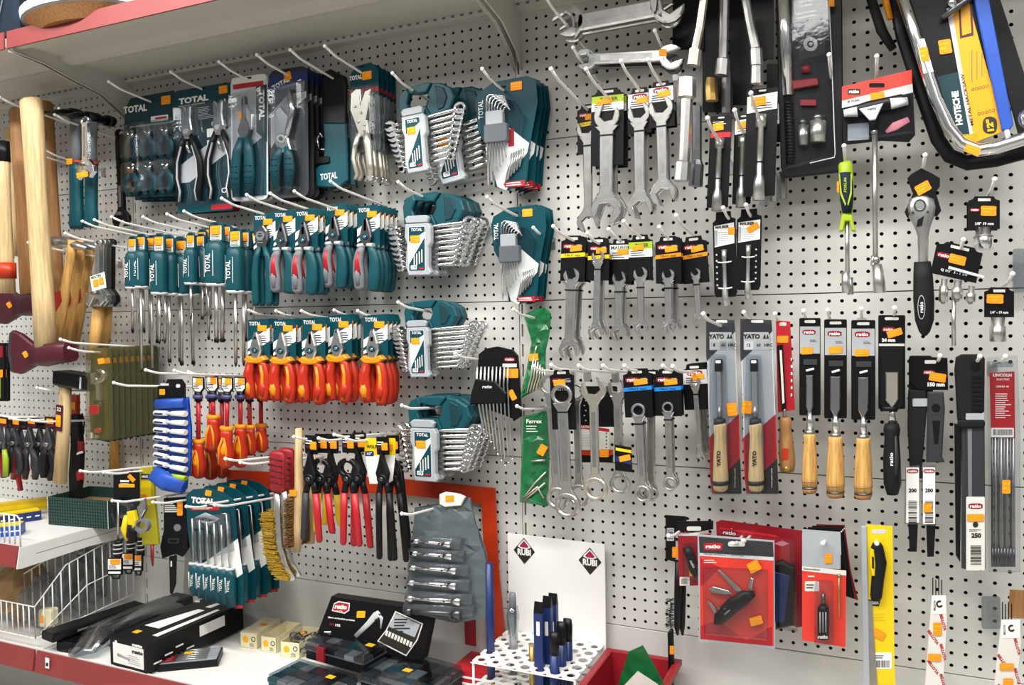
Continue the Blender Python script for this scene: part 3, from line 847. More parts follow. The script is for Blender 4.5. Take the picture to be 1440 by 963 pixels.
# ---- striking tools --------------------------------------------------------
def claw_hammer():
    root = E('claw_hammer'); g = M()
    g.loft([(0, 26, 4), (0, 14, 3), (0, 0, 3), (0, -10, 3)], [(6, 6), (6, 6), (8, 8), (6, 7)], 'blacksteel', 10, up=(0, 0, 1))
    g.loft([(0, -10, 3), (0, -26, 1), (0, -44, -3)], [(6, 6), (7, 4), (7, 1.2)], 'blacksteel', 8, up=(0, 0, 1))
    g.loft([(0, 24, 4), (0, 34, 4)], [(8, 8), (8, 8)], 'blacksteel', 12, up=(0, 0, 1)); g.build('hammer_head', root)
    g = M(); g.loft([(0, 0, -4), (0, 0, -40), (0, 0, -66)], [(7, 7), (6, 6), (7, 7)], 'midgrey', 12); g.build('shaft', root)
    g = M(); g.loft([(0, 0, -64), (0, 0, -76), (0, 0, -100), (0, 0, -130), (0, 0, -152), (0, 0, -158)], [(7, 8), (7.6, 8), (7.2, 8), (7.4, 8), (8.6, 9), (7, 7)], 'teal', 14); g.loft([(0, 0, -62), (0, 0, -66)], [(8, 8), (8.4, 8)], 'orangered', 12); g.build('grip', root, 'teal rubber grip with an orange ring')
    sticker(root, -2, -64, 8, 8, -8.6)
    return root, 158
def adj_wrench(mt, L, w, grip=None):
    root = E('adjustable_wrench'); g = M()
    # hang hole end on top, jaw end at the bottom
    g.ring(0, -w*.7, w*.75, w*.36, 2.5, -2.5, mt, 16, rim=.6)
    k = L-w*3.4
    g.pr([(-w*.45, -w*1.2), (w*.45, -w*1.2), (w*.55, -k), (w*1.4, -k-w*1.1), (w*1.5, -k-w*2.2), (w*.7, -k-w*3.2), (w*.5, -k-w*2), (-w*.3, -k-w*1.7), (-w*1.2, -k-w*3.4), (-w*1.7, -k-w*2.2), (-w*1.3, -k-w), (-w*.55, -k)], 3, -3, mt, .8)
    g.pr([(-w*.2, -w*1.8), (w*.2, -w*1.8), (w*.24, -k+w*.5), (-w*.24, -k+w*.5)], -3, -3.2, 'steel')
    g.build('body', root)
    g = M(); g.pr([(-w*.2, -k-w*1.2), (-w*1.2, -k-w*1.3), (-w*1.35, -k-w*2.3), (-w*1.0, -k-w*3.2), (-w*.35, -k-w*1.75)], 2, -4.2, mt, .6); g.build('jaw', root)
    g = M(); g.loft([(-w*.6, -4, -k-w*.75), (w*.4, -4, -k-w*.75)], w*.35, 'steel', 10); g.build('worm_screw', root)
    if grip:
        g = M(); g.loft([(0, 0, -w*1.1), (0, 0, -w*2.5), (0, 0, -k*.7)], [(w*.7, w*.5), (w*.8, w*.6), (w*.6, w*.5)], grip, 12); g.build('grip', root)
    return root, L
def ball_hammer():
    root = E('cross_pein_hammer'); g = M()
    g.loft([(-26, 0, 2), (-14, 0, 2), (-10, 0, 2), (8, 0, 2), (22, 0, 1)], [(7, 7), (7, 7), (5.4, 5.4), (6, 6), (5, 2)], 'satin', 14, up=(0, 0, 1)); g.build('hammer_head', root)
    g = M(); g.loft([(0, 0, 8), (-1, 0, -10), (-4, 0, -50), (-8, 0, -90), (-14, 0, -150)], [(5, 6), (5, 6), (4.6, 5.6), (7.5, 7), (8.4, 8)], 'wood', 12)
    g.build('handle', root)
    g = M(); g.pr([(-13, -70), (-5, -62), (-2, -76), (-8, -92), (-15, -84)], -6.5, -7.6, 'insred'); g.disc(-12.5, -98, 4.5, -7.4, -8.2, 'stickeryel'); g.build('price_sticker', root, 'red maker mark above a round yellow price dot')
    return root, 152
def pole(col, L, w0, w1):
    root = E('spare_pole'); g = M()
    g.loft([(0, 0, 0), (0, 0, -3), (0, 0, -L*.3), (0, 0, -L*.7), (0, 0, -L)], [(w0*.8, w0*.8), (w0, w0), (w0*.96, w0), ((w0+w1)/2, w0), (w1, w1)], col, 16); g.build('shaft', root)
    return root, L
def axe(kind, L, w0, w1):
    root = E('axe'); g = M()
    g.loft([(0, 0, 0), (0, 0, -4), (0, 0, -L*.3), (0, 0, -L*.75), (0, 0, -L)], [(w0*.8, w0*.8), (w0, w0*1.1), (w0*.9, w0), (w1*.95, w0), (w1, w1)], 'palewood' if kind else 'tanwood', 16); g.build('handle', root)
    g = M(); z = -L*.98
    g.loft([(34, 0, z+4), (20, 0, z+4), (0, 0, z+2), (-16, 0, z+2)], [(14, 12), (15, 13), (17, 14), (15, 11)], 'wine', 10, up=(0, 1, 0), sq=.4)
    g.pr([(-14, z+16), (-34, z+34), (-46, z+40), (-50, z+10), (-48, z-22), (-38, z-24), (-14, z-12)], 4, -4, 'wine', 2)
    g.pr([(-46, z+40), (-52, z+36), (-56, z+8), (-53, z-20), (-48, z-22), (-50, z+10)], 1.2, -1.2, 'darksteel', .5)
    g.build('axe_head', root, 'dark wine red painted head')
    sticker(root, -26, z+4, 7, 9, -4.4, rot=.5)
    return root, L
def mallet():
    root = E('mallet'); g = M()
    g.rr(-22, -14, 28, 6, 3, 14, -12, 'blacksteel', 3); g.rr(18, -12, 20, 4, .5, -12, -12.6, 'lightgrey'); g.build('mallet_head', root)
    g = M(); g.loft([(-12, 0, -10), (-12, 0, -60), (-15, 0, -150)], [(6.6, 6.6), (7, 7), (7.6, 7.6)], 'palewood', 14); g.build('handle', root)
    g = M(); g.rr(-17, -76, -8, -40, 1, -7, -8, 'wine'); g.txt('22', -12.5, -46, 5, -8.2, 'white', w=6); g.build('paper_label', root); sticker(root, -12.5, -62, 7, 16, -8.3)
    return root, 152
# ------------------------------------------------------------------ one-off things drawn at their place on a plane parallel to the board
class G(M):
    """x, z are photo pixels (z downwards) on the plane at the thing's distance; y is depth in pixels (negative = to the front)"""
    def txt(s, t, x, z, h, y, mt, rot=0., w=None, bold=.02, shear=0.):
        vs, fs = text_mesh(t, bold)
        if not vs: return
        W = max(v[0] for v in vs)*2; kx = h if w is None else w/W
        c, q = math.cos(rot), math.sin(rot); out = []
        for a, b in vs:
            a, b = (a+shear*b)*kx, b*h
            out.append((x+a*c-b*q, y, z-(a*q+b*c)))
        s.add(out, fs, mt)
def stick(g, x, y, w, h, dep, rot=0., m='sticker'):
    pass
class One:
    def __init__(s, name, A, d, tilt=0., lean=0.):
        s.A = A; s.d = d; o = at(A[0], A[1], d)
        s.k = (at(A[0], A[1]+10, d)-o).length/10
        s.o = o; s.root = E(name, o); s.lean = lean
    def part(s, name, g, label=None, parent=None):
        g.v = [tuple(s.conv(p)) for p in g.v]
        g.f = [f[::-1] for f in g.f]
        ob = g.build(name, parent or s.root, label)
        if parent: ob.location = (0, 0, 0)
        return ob
    def conv(s, p):
        w = at(p[0], p[2], s.d); w.y += p[1]*s.k + s.lean*(w.z-s.o.z)
        return w-s.o
    def sticker(s, x, z, w, h, y, rot=0., m='sticker', label=None):
        g = G(); c = .18; a, b = w/2, h/2
        pts = [(-a+c*a, b), (a-c*a, b), (a, b-c*b), (a*.96, 0), (a, -b+c*b), (a-c*a, -b), (-a+c*a, -b), (-a, -b+c*b), (-a*.96, 0), (-a, b-c*b)]
        T = lambda u, v: (x+u*math.cos(rot)+v*math.sin(rot), z-u*math.sin(rot)+v*math.cos(rot))
        g.pr([T(u, v) for u, v in pts], y, y-.35, m, .1)
        for u0, u1, v0 in ((-.4, .35, -.22), (-.4, .1, .1)):
            q = [T(w*u0, h*(v0-.05)), T(w*u1, h*(v0-.05)), T(w*u1, h*(v0+.05)), T(w*u0, h*(v0+.05))]
            g.add([(e, y-.42, f) for e, f in q], [(0, 1, 2, 3)], 'stickeryel')
        return s.part('price_sticker', g, label)
    def tag(s, label, cat, group=None):
        return tag(s.root, label, cat, group)
def gb(g, x, z, w, y, bg='darkred', fg='white', rot=0., txt='ratio'):
    h = w*.38; T = lambda u, v: (x+u*math.cos(rot)+v*math.sin(rot), z-u*math.sin(rot)+v*math.cos(rot))
    g.pr([T(*p) for p in ((-w/2, -h*.3), (-w*.3, -h/2), (w*.3, -h/2), (w/2, -h*.3), (w/2, h*.3), (w*.3, h/2), (-w*.3, h/2), (-w/2, h*.3))], y, y-.2, bg)
    g.txt(txt, x, z, h*.58, y-.3, fg, rot=rot, w=w*.78, bold=.03)
def quad(g, p, y, m, th=.3, ch=0): g.pr(p, y, y-th, m, ch)
# ================================================================== left bay, middle rows
HP = 'hanging behind the front one on its hook'
# row 2: TOTAL pliers with teal grips
xs = [(371, 303, 'cutter', 432, (312, 279), .13, 1), (399, 299, 'teal', 415, (347, 274), .13, 2), (430, 297, 'teal', 417, (380, 272), .13, 2), (472, 290, 'teal', 408, (414, 269), .10, 3), (517, 292, 'teal', 412, (465, 255), .12, 4)]
names = ['green-handled wire cutter on a TOTAL card, leftmost of the row of carded cutters', 'teal and red pliers second from the left in the upper carded row', 'teal and red long nose pliers in the middle of the upper carded row', 'teal and red pliers with dark jaws, second from right in the upper carded row', 'teal and red pliers with a wide orange price sticker, right end of the upper row']
for i, (x, y, st, yb, tip, d, n) in enumerate(xs):
    r = put(carded_pliers, (st,), (x, y), (x+1, yb), d, names[i], 'pliers', 'teal pliers on cards')
    behind(r, n, .021, 'teal handled pliers stacked behind the %s front pair of the upper carded row' % ['far left', 'second', 'third', 'fourth', 'right end'][i], 'teal pliers behind the %s front pair' % ['far left', 'second', 'third', 'fourth', 'right end'][i], jroll=.04)
    hook(tip, r.location.x, 'holding the upper-row pliers stack, '+['far left one', 'second one', 'middle one', 'fourth one', 'right end one'][i])
# row 3: insulated orange pliers
xs = [(363, 452, 565, (350, 436), .12, 2), (399, 452, 568, (388, 437), .12, 2), (440, 450, 570, (424, 437), .12, 1), (477, 446, 568, (470, 436), .10, 2), (527, 446, 571, (503, 438), .12, 3)]
od = ['leftmost', 'second', 'third', 'fourth', 'rightmost']
for i, (x, y, yb, tip, d, n) in enumerate(xs):
    r = put(carded_pliers, ('ins',), (x, y), (x+1, yb), d, 'orange and yellow insulated pliers on a teal card, %s of the five front ones' % od[i], 'pliers', 'insulated pliers on cards')
    behind(r, n, .02, 'orange insulated pliers hanging behind the %s front pair of five' % od[i], 'insulated pliers behind the %s front one' % od[i], jroll=.05)
    if i < 4: hook(tip, r.location.x, 'above the %s orange insulated pliers' % od[i])
hook((503, 437), at(527, 446, .12).x, 'above the rightmost orange insulated pliers', D=.16)
# teal screwdrivers
sd = [ # x, ytop, ybottom of grip, shaft px, d, fat
 (187, 332, 406, 62, .15, .95, 'flat'), (199, 329, 405, 120, .14, 1.05, 'ph'), (211, 332, 404, 80, .10, .9, 'flat'),
 (225, 328, 414, 70, .15, 1.0, 'ph'), (239, 331, 415, 96, .12, 1.0, 'flat'), (256, 334, 416, 98, .09, 1.1, 'flat'),
 (269, 327, 400, 50, .15, .95, 'ph'), (285, 322, 400, 50, .11, .9, 'flat'), (292, 320, 399, 46, .08, .9, 'ph'),
 (305, 312, 402, 80, .15, 1.25, 'flat'), (294, 318, 402, 76, .09, .8, 'flat'), (332, 320, 412, 105, .14, 1.05, 'ph'), (346, 322, 413, 68, .10, 1.0, 'flat')]
ds = ['leftmost of the row', 'second from the left', 'behind and right of the second', 'in front of the third hook', 'middle of the third hook', 'rear of the third hook', 'front of the fourth hook', 'behind the fourth front one', 'rearmost of the fourth hook', 'thickest, with its tag highest', 'thin one left of the thickest', 'rightmost front one, with the longest shaft', 'last at the right end of the row']
for i, (x, y, yb, sh, d, f, tp) in enumerate(sd):
    r = put(tagged_screwdriver, (round(sh*66/(yb-y)), f, tp), (x, y), (x+.5, yb), d, 'teal gripped screwdriver hanging by its tag, '+ds[i], 'screwdriver', 'teal screwdrivers')
    if d > .085: behind(r, 1, .034, 'teal gripped screwdriver close behind another, in the tagged screwdriver row', 'rear teal screwdrivers', jx=.006, jroll=.04)
for tip, x, d, w in (((116, 311), 187, .15, 'at the left end of the teal screwdrivers'), ((133, 309), 199, .14, 'second over the teal screwdrivers'), ((157, 305), 225, .15, 'third over the teal screwdrivers'), ((201, 305), 269, .15, 'fourth over the teal screwdrivers'), ((235, 301), 285, .11, 'fifth over the teal screwdrivers'), ((259, 297), 332, .14, 'right of the thickest teal screwdriver')):
    hook(tip, at(x, 320, d).x, w, D=.25)
# wrench sets
W = [((577, 277), (578, 388), .10, 8, 'n', 2, (560, 256), 'TOTAL combination wrench set on a teal carrier, second from the top'),
     ((577, 427), (581, 530), .11, 9, 'long', 1, (560, 425), 'TOTAL combination wrench set on a teal carrier, third from the top with long wrenches'),
     ((584, 561), (587, 674), .12, 8, 'n', 2, (565, 570), 'TOTAL combination wrench set on a teal carrier, lowest of the column')]
for i, (A, B, d, n, st, nb, tip, lb) in enumerate(W):
    r = put(wrench_set, (n, st, i), A, B, d, lb, 'wrench set', None, k=1.1)
    behind(r, nb, .036, 'teal wrench set behind the %s front one of the column' % ['second', 'third', 'lowest'][i], 'wrench sets behind the %s front set' % ['second', 'third', 'lowest'][i], jroll=.03)
    hook(tip, at(A[0]+18, A[1], d).x, 'through the %s teal wrench carrier' % ['second', 'third', 'lowest'][i])
r = put(wrench_set, (9, 'n', 7), (569, 128), (578, 246), .13, 'TOTAL wrench set on a tilted teal carrier, top of the column', 'wrench set')
r2 = put(wrench_set, (8, 'n', 8), (606, 140), (626, 262), .07, 'teal wrench set twisted to the right behind the top one', 'wrench set')
hook((552, 103), at(590, 128, .1).x, 'through the top teal wrench carrier')
# hex key sets
r = put(hex_key_set, ('a',), (706, 120), (708, 268), .10, 'TOTAL hex key set in a teal blister card, upper of the two', 'hex key set')
behind(r, 3, .026, 'teal hex key blister card behind the upper front set', 'hex key cards behind the upper set', jroll=.04)
hook((678, 97), at(708, 120, .1).x, 'holding the upper teal hex key sets')
r = put(hex_key_set, ('b',), (724, 297), (726, 428), .08, 'TOTAL hex key set in a teal blister card, lower of the two', 'hex key set')
behind(r, 2, .026, 'teal hex key blister card behind the lower front set', 'hex key cards behind the lower set', jroll=.04)
hook((685, 277), at(727, 300, .08).x, 'holding the lower teal hex key sets')
hook((750, 320), at(790, 345, .08).x, 'free one right of the lower hex key set', D=.12)
# ================================================================== left bay, top row
r = put(mini_pack, (), (212, 138), (214, 278), .09, 'clear TOTAL blister tray of six small teal pliers, front one at the upper left', 'blister pack')
behind(r, 2, .03, 'clear blister tray behind the front six-piece one at the upper left', 'six-piece trays behind the front one', jroll=.02, dz=-.004)
hook((153, 115), r.location.x, 'above the clear six-piece plier trays')
r = put(cutter_pack, (), (284, 122), (288, 300), .09, 'large teal TOTAL card with two black handled circlip pliers side by side', 'blister pack')
behind(r, 1, .03, 'teal card just behind the large two-pliers card', None, jroll=.02)
hook((240, 101), r.location.x, 'above the large two-pliers card')
r = put(snip_pack, (0,), (350, 106), (351, 288), .11, 'clear TOTAL pack of snips with sideways lettering, right of the two-pliers card', 'blister pack')
behind(r, 2, .024, 'clear snips pack behind the one with sideways lettering', 'snips packs behind the sideways lettered one')
hook((308, 87), r.location.x, 'holding the sideways lettered snips packs')
r = put(snip_pack, (1,), (405, 96), (407, 278), .11, 'dark TOTAL pack of riveting pliers with teal handles and a high orange sticker', 'blister pack')
behind(r, 3, .022, 'dark riveter pack behind the one with the high orange sticker', 'riveter packs behind the front one')
hook((361, 77), r.location.x, 'holding the dark riveter packs')
r = put(long_teal_tool, (), (472, 98), (474, 270), .06, 'long teal tool body with a black folded top, between the riveters and locking pliers', 'tool')
hook((408, 70), r.location.x, 'above the long teal and black tool')
r = put(locking_pack, (), (508, 96), (514, 258), .12, 'nickel locking pliers in a TOTAL pack, front one of its hook', 'pliers')
behind(r, 4, .02, 'nickel locking pliers pack behind the front one', 'locking pliers behind the front one', jroll=.015)
hook((457, 65), r.location.x, 'holding the nickel locking pliers')
# ================================================================== far left
r = put(claw_hammer, (), (107, 164), (108, 322), .16, 'teal gripped claw hammer, left one of the pair with raised black heads', 'hammer')
r = put(claw_hammer, (), (129, 168), (128, 320), .15, 'teal gripped claw hammer, right one of the pair behind the small wrench', 'hammer')
hook((83, 153), at(110, 166, .16).x, 'upper one carrying the claw hammers', D=.22); hook((77, 161), at(106, 168, .16).x, 'lower one carrying the claw hammers', D=.24)
r = put(adj_wrench, ('chrome', 92, 8.5), (120, 164), (122, 252), .20, 'small bright adjustable wrench hanging in front of the claw hammers', 'wrench')
UNIT[0] = .0017; s_ = sticker(r, -2, -86, 17, 8, -5, rot=.05); UNIT[0] = 1
r = put(adj_wrench, ('blacksteel', 150, 8, 'rubber'), (168, 182), (172, 320), .05, 'dark adjustable wrench hanging beside the left upright', 'wrench')
for i, (tip, x, w) in enumerate((((49, 213), 106, 'left one behind the claw hammer shafts'), ((63, 211), 118, 'right one behind the claw hammer shafts'))): hook(tip, at(x, 225, .1).x, w, D=.2)
# poles and axes
put(axe, (1, 372, 12, 12.5), (44, 139), (66, 508), .27, 'long pale handled axe hanging head down, wine red head above the rubber mallet', 'axe')
put(axe, (0, 300, 9.5, 10), (25, 152), (42, 436), .17, 'axe behind the nearest one, its wine red head at the left edge', 'axe')
put(pole, ('tanwood', 300, 10, 11), (60, 144), (80, 470), .09, 'brown wooden handle right behind the long pale axe handle', 'pole')
put(pole, ('palewood', 200, 6, 7), (12, 180), (22, 360), .12, 'thin pale wooden handle second from the left edge', 'pole')
r = put(pole, ('palewood', 210, 10, 12), (2, 226), (8, 412), .26, 'thick pale handle with an orange band at the left edge', 'pole')
UNIT[0] = .0017; g = M(); g.loft([(0, 0, -162), (0, 0, -187)], 13.5, 'orangered', 14); g.build('paint_band', r, 'orange painted band')
g = M(); g.loft([(0, 0, 30), (0, 0, -2)], [(10.5, 10.5), (11, 11)], 'blacksteel', 14); g.build('sleeve', r); UNIT[0] = 1
hook((0, 137), at(44, 145, .2).x, 'above the long wooden handles', D=.3)
# cross pein hammers
for i, (a, b, d) in enumerate((((102, 346), (88, 500), .20), ((115, 346), (101, 503), .15), ((129, 347), (114, 492), .10))):
    put(ball_hammer, (), a, b, d, 'wooden handled cross pein hammer, %s of three under the claw hammers' % ('left', 'middle', 'right')[i], 'hammer')
hook((40, 341), at(104, 352, .2).x, 'left one under the hammer heads', D=.28); hook((57, 343), at(110, 352, .2).x, 'right one under the hammer heads', D=.27)
hook((92, 328), at(140, 338, .2).x, 'carrying the hanging clamp wrenches', D=.28)
# wrenches with a white card beside them
for i in range(4):
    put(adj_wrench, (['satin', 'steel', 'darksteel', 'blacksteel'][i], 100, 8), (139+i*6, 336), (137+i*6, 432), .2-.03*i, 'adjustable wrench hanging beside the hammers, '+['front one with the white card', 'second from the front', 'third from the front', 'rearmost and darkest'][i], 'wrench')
UNIT[0] = .0017; r = E('price_card'); g = M(); g.pr([(-18, -3), (14, 4), (18, -18), (-13, -24)], .3, -.3, 'white', .1); g.txt('MOLTEN', -4, -3, 4, -.5, 'ink', rot=.2, w=22, bold=.04); g.build('paper_label', r); sticker(r, -4, -12, 12, 10, -.8, rot=.15); sticker(r, 8, -9, 10, 10, -.8, rot=.15)
UNIT[0] = 1; place(r, 24*.0017, (138, 386), (138, 410), .23, 0, .9); tag(r, 'small white price card clipped on the adjustable wrenches', 'price card')
for i, (a, b) in enumerate((((140, 412), (132, 506)), ((152, 414), (146, 500)))):
    def small_hammer():
        root = E('club_hammer'); g = M()
        g.loft([(0, 0, -14), (0, 0, -50), (-2, 0, -94)], [(6.5, 6), (7, 7), (7.5, 7)], 'wood', 12); g.build('handle', root)
        g = M(); g.rr(-10, -18, 10, 0, 3, 12, -14, 'satin', 3); g.build('hammer_head', root)
        return root, 94
    put(small_hammer, (), a, b, .16-.05*i, 'short wooden handled hammer under the white price card, %s of two' % ('left', 'right')[i], 'hammer')
put(mallet, (), (105, 530), (99, 684), .2, 'rubber mallet with a pale wooden handle, under the axe head', 'mallet')
hook((52, 545), at(98, 545, .2).x, 'under the black mallet head', D=.28)
UNIT[0] = .0017; r = E('folding_saw'); g = M(); g.pr([(-12, 0), (-2, 4), (8, 0), (10, -20), (16, -60), (14, -110), (6, -150), (-10, -150), (-14, -100), (-10, -50)], 5, -5, 'rubber', 2); g.build('body', r)
g = M(); g.rr(-14, -4, 4, 34, 2, 3, -3, 'orangered', 1); g.build('blade_cover', r, 'orange cover'); g = M(); g.pr([(10, -40), (20, -44), (18, -60), (12, -62)], 2, -6, 'darkred', 1); g.pr([(8, -92), (18, -88), (20, -104), (10, -108)], 2, -6, 'red', 1); g.pr([(10, -64), (20, -60), (19, -57), (11, -60)], -1, -6.4, 'white'); g.build('side_button', r, 'red side pieces'); sticker(r, -4, 16, 12, 12, -4)
g = M(); g.loft([(4, 0, -2), (14, 0, 4), (20, 0, -8), (18, 0, -30)], 1.4, 'black', 8); g.build('cord_loop', r)
UNIT[0] = 1; place(r, 150*.0017, (108, 584), (106, 710), .12, 0, .9); tag(r, 'black tool with orange top and red side pieces, right of the mallet handle', 'tool')
# ================================================================== left bay, lower rows
# insulated orange screwdrivers hanging by their tips
def ins_driver(L, hl, f, fmt=0):
    root = E('insulated_screwdriver'); g = M()
    g.pr([(-8, 0), (8, 0), (8.5, -16), (4, -22), (-4, -22), (-8.5, -16)], .5, -1.2, 'black', .4); g.pr([(-6.6, -1.6), (6.6, -1.6), (7, -15), (3.4, -20), (-3.4, -20), (-7, -15)], -1.2, -1.5, 'white', .1); g.lines(-6, -17, 4, -8, 4, -1.7, 'ink', 3)
    g.build('hang_tag', root); sticker(root, 2, -6, 9, 9, -1.8)
    g = M(); g.loft([(0, 0, -20), (0, 0, -34)], 4.5, 'black', 8); g.loft([(0, -1, -25), (0, -1, -30)], 6, 'purple', 8); g.build('tip_clip', root, 'dark clip holding the tip')
    g = M(); g.loft([(0, 0, -32), (0, 0, -L+hl)], 2.6, 'red', 10); g.build('shaft', root, 'red insulated shaft')
    g = M(); z = -L+hl
    g.loft([(0, 0, z+3), (0, 0, z), (0, 0, z-4)], [(7*f, 6*f), (8*f, 7*f), (6*f, 6*f)], 'insyel', 12)
    g.loft([(0, 0, z-2), (0, 0, z-8), (0, 0, z-hl*.3), (0, 0, z-hl*.6), (0, 0, -L+4), (0, 0, -L)], [(6*f, 6*f), (7*f, 7*f), (6.4*f, 6.4*f), (9*f, 8*f), (8*f, 7.4*f), (4*f, 4*f)], 'insred', 14)
    for sg in (-1, 1): g.loft([(sg*1, -6*f, z-hl*.22), (sg*4.6*f, -7*f, z-hl*.5), (sg*5*f, -6.6*f, z-hl*.9)], [(1, 1), (1.6, 1.5), (1.2, 1)], 'insyel', 8)
    if fmt: g.loft([(1, -5*f, z-hl*.3), (1, -7*f, z-hl*.55), (1, -6*f, z-hl*.7)], [(1, 1), (4, 2.5), (2, 1)], 'insyel', 8)
    g.build('handle', root, 'orange red grip with yellow collar and inlays')
    return root, L
L_ = [((279, 530), (279, 672), 52, 1.05, 1, .17), ((299, 529), (301, 634), 48, 1.1, 0, .16), ((297, 530), (296, 674), 50, 1.0, 0, .1), ((312, 531), (312, 672), 44, .9, 0, .05), ((320, 530), (318, 658), 56, 1.1, 1, .18), ((338, 530), (338, 657), 58, 1.0, 1, .14), ((350, 531), (352, 640), 40, .9, 0, .1), ((366, 530), (368, 636), 38, .95, 0, .06)]
for i, (a, b, hl, f, fm, d) in enumerate(L_):
    put(ins_driver, (b[1]-a[1], hl, f, fm), a, b, d, 'orange red insulated screwdriver hanging grip down, '+['leftmost of its row', 'second, hanging highest at the left', 'third, with its grip low behind the first', 'fourth, small and partly hidden', 'large middle one with a yellow inlay', 'large one just right of the middle', 'small one second from the right', 'rightmost of its row'][i], 'screwdriver', 'insulated screwdrivers')
hook((205, 520), at(279, 534, .17).x, 'at the left over the insulated screwdrivers', D=.3); hook((245, 521), at(320, 534, .15).x, 'in the middle over the insulated screwdrivers', D=.3); hook((265, 523), at(350, 534, .1).x, 'at the right over the insulated screwdrivers', D=.25)

# blue glue pen roll
o = One('pen_pack', (240, 534), .2)
g = G(); g.pr([(222, 543), (232, 540), (236, 533), (256, 533), (261, 540), (261, 562), (222, 562)], .6, -.6, 'blackcard'); g.rr(248, 540, 254, 545, 2, -.6, -.8, 'panel'); g.rr(226, 539, 238, 542, 1, -.6, -.8, 'panel'); o.part('header_card', g)
g = G(); _p = [(221, 560), (264, 558), (268, 600), (268, 640), (264, 688), (248, 692), (220, 676), (222, 620)]; g.crinkle(_p, 22, 6, 1.8, 0, 'blue', 3); g.crinkle(_p, 6, 3, .4, 3, 'blue', 4)
g.loft([(222, -3, 568), (262, -3, 566)], [(7, 4), (7, 4)], 'blue', 10, up=(0, 1, 0)); g.loft([(221, -6, 664), (240, -8, 676), (264, -6, 684)], [(12, 6), (13, 7), (10, 6)], 'blue', 10); o.part('pouch', g, 'crumpled blue plastic')
for i in range(8):
    z = 580+i*11.6; sl = 1+i*1.4
    g = G(); g.loft([(222, -5, z), (240, -6, z+sl*.4)], [(3.6, 3.6), (3.6, 3.6)], 'white', 10); g.loft([(240, -6, z+sl*.4), (246, -6, z+sl*.6)], 2.2, 'lightgrey', 8); g.loft([(246, -6, z+sl*.6), (266, -6, z+sl)], [(3.2, 3.2), (4.2, 4.2)], 'white' if i < 7 else 'lime', 10); g.loft([(224, -8.6, z+.6), (236, -9.6, z+sl*.3+.6)], [(1.4, .8), (1.4, .8)], 'navy', 6); o.part('tube', g)
o.sticker(229, 551, 8, 8, -1); o.tag('blue plastic pouch pack with white tubes in a column, left of the orange screwdrivers', 'pack')
hook((160, 538), at(244, 541, .2).x, 'above the blue pouch pack', D=.34)
# olive tinted blister packs of adjustable wrenches
o = One('adjustable_wrench_pack', (142, 490), .2)
g = G(); g.pr([(129, 490), (152, 488), (158, 492), (160, 612), (154, 622), (128, 616), (126, 560)], .6, -.3, 'tealdark'); g.rr(138, 495, 150, 500, .5, -.4, -.6, 'orangered'); g.rr(128, 608, 140, 616, .8, -.4, -.6, 'white'); g.txt('2', 133, 612, 5, -.8, 'ink'); o.part('backing_card', g)
g = G(); headopen(g, 143, 528, 10, 5, PI*1.22, 8, -4, 'nickel', 1); shank(g, 142, 534, 143, 566, 6, 6, 4, -4, 'nickel', False); g.rr(133, 524, 140, 540, 1, -2, -8, 'nickel', 1); o.part('wrench_head', g)
g = G(); g.loft([(143, -5, 562), (143, -5, 575), (142, -5, 600), (142, -5, 610)], [(6, 4), (6, 5), (7, 5), (5, 4)], 'blacksteel', 12); g.rr(134, 568, 148, 582, 3, -9, -11, 'red', 1); g.rr(140, 600, 150, 608, 3, -8, -10, 'red', 1); o.part('grip', g, 'dark grip with red patches')
g = G(); g.pr([(128, 490), (158, 488), (160, 618), (128, 618)], -.5, -11, 'olive', 2.5); o.part('blister', g, 'olive tinted plastic shell')
o.sticker(152, 507, 9, 8, -11.2, rot=.2); r = o.tag('olive tinted wrench pack with red patches on its grip, front of its hook', 'blister pack')
behind(r, 8, .02, 'olive tinted wrench pack in the row behind the front one', 'olive tinted wrench packs behind the front one', jroll=.01)
hook((85, 477), at(150, 492, .2).x, 'upper one above the olive tinted packs', D=.33); hook((97, 489), at(146, 494, .2).x, 'lower one holding the olive tinted packs', D=.3)
# wooden handle hanging behind them
o = One('spare_pole', (160, 560), .03); g = G(); g.loft([(160, 0, 540), (161, 0, 660)], [(5, 5), (6, 6)], 'wood', 12); o.part('shaft', g); o.tag('wooden handle end showing below the olive tinted packs', 'pole')

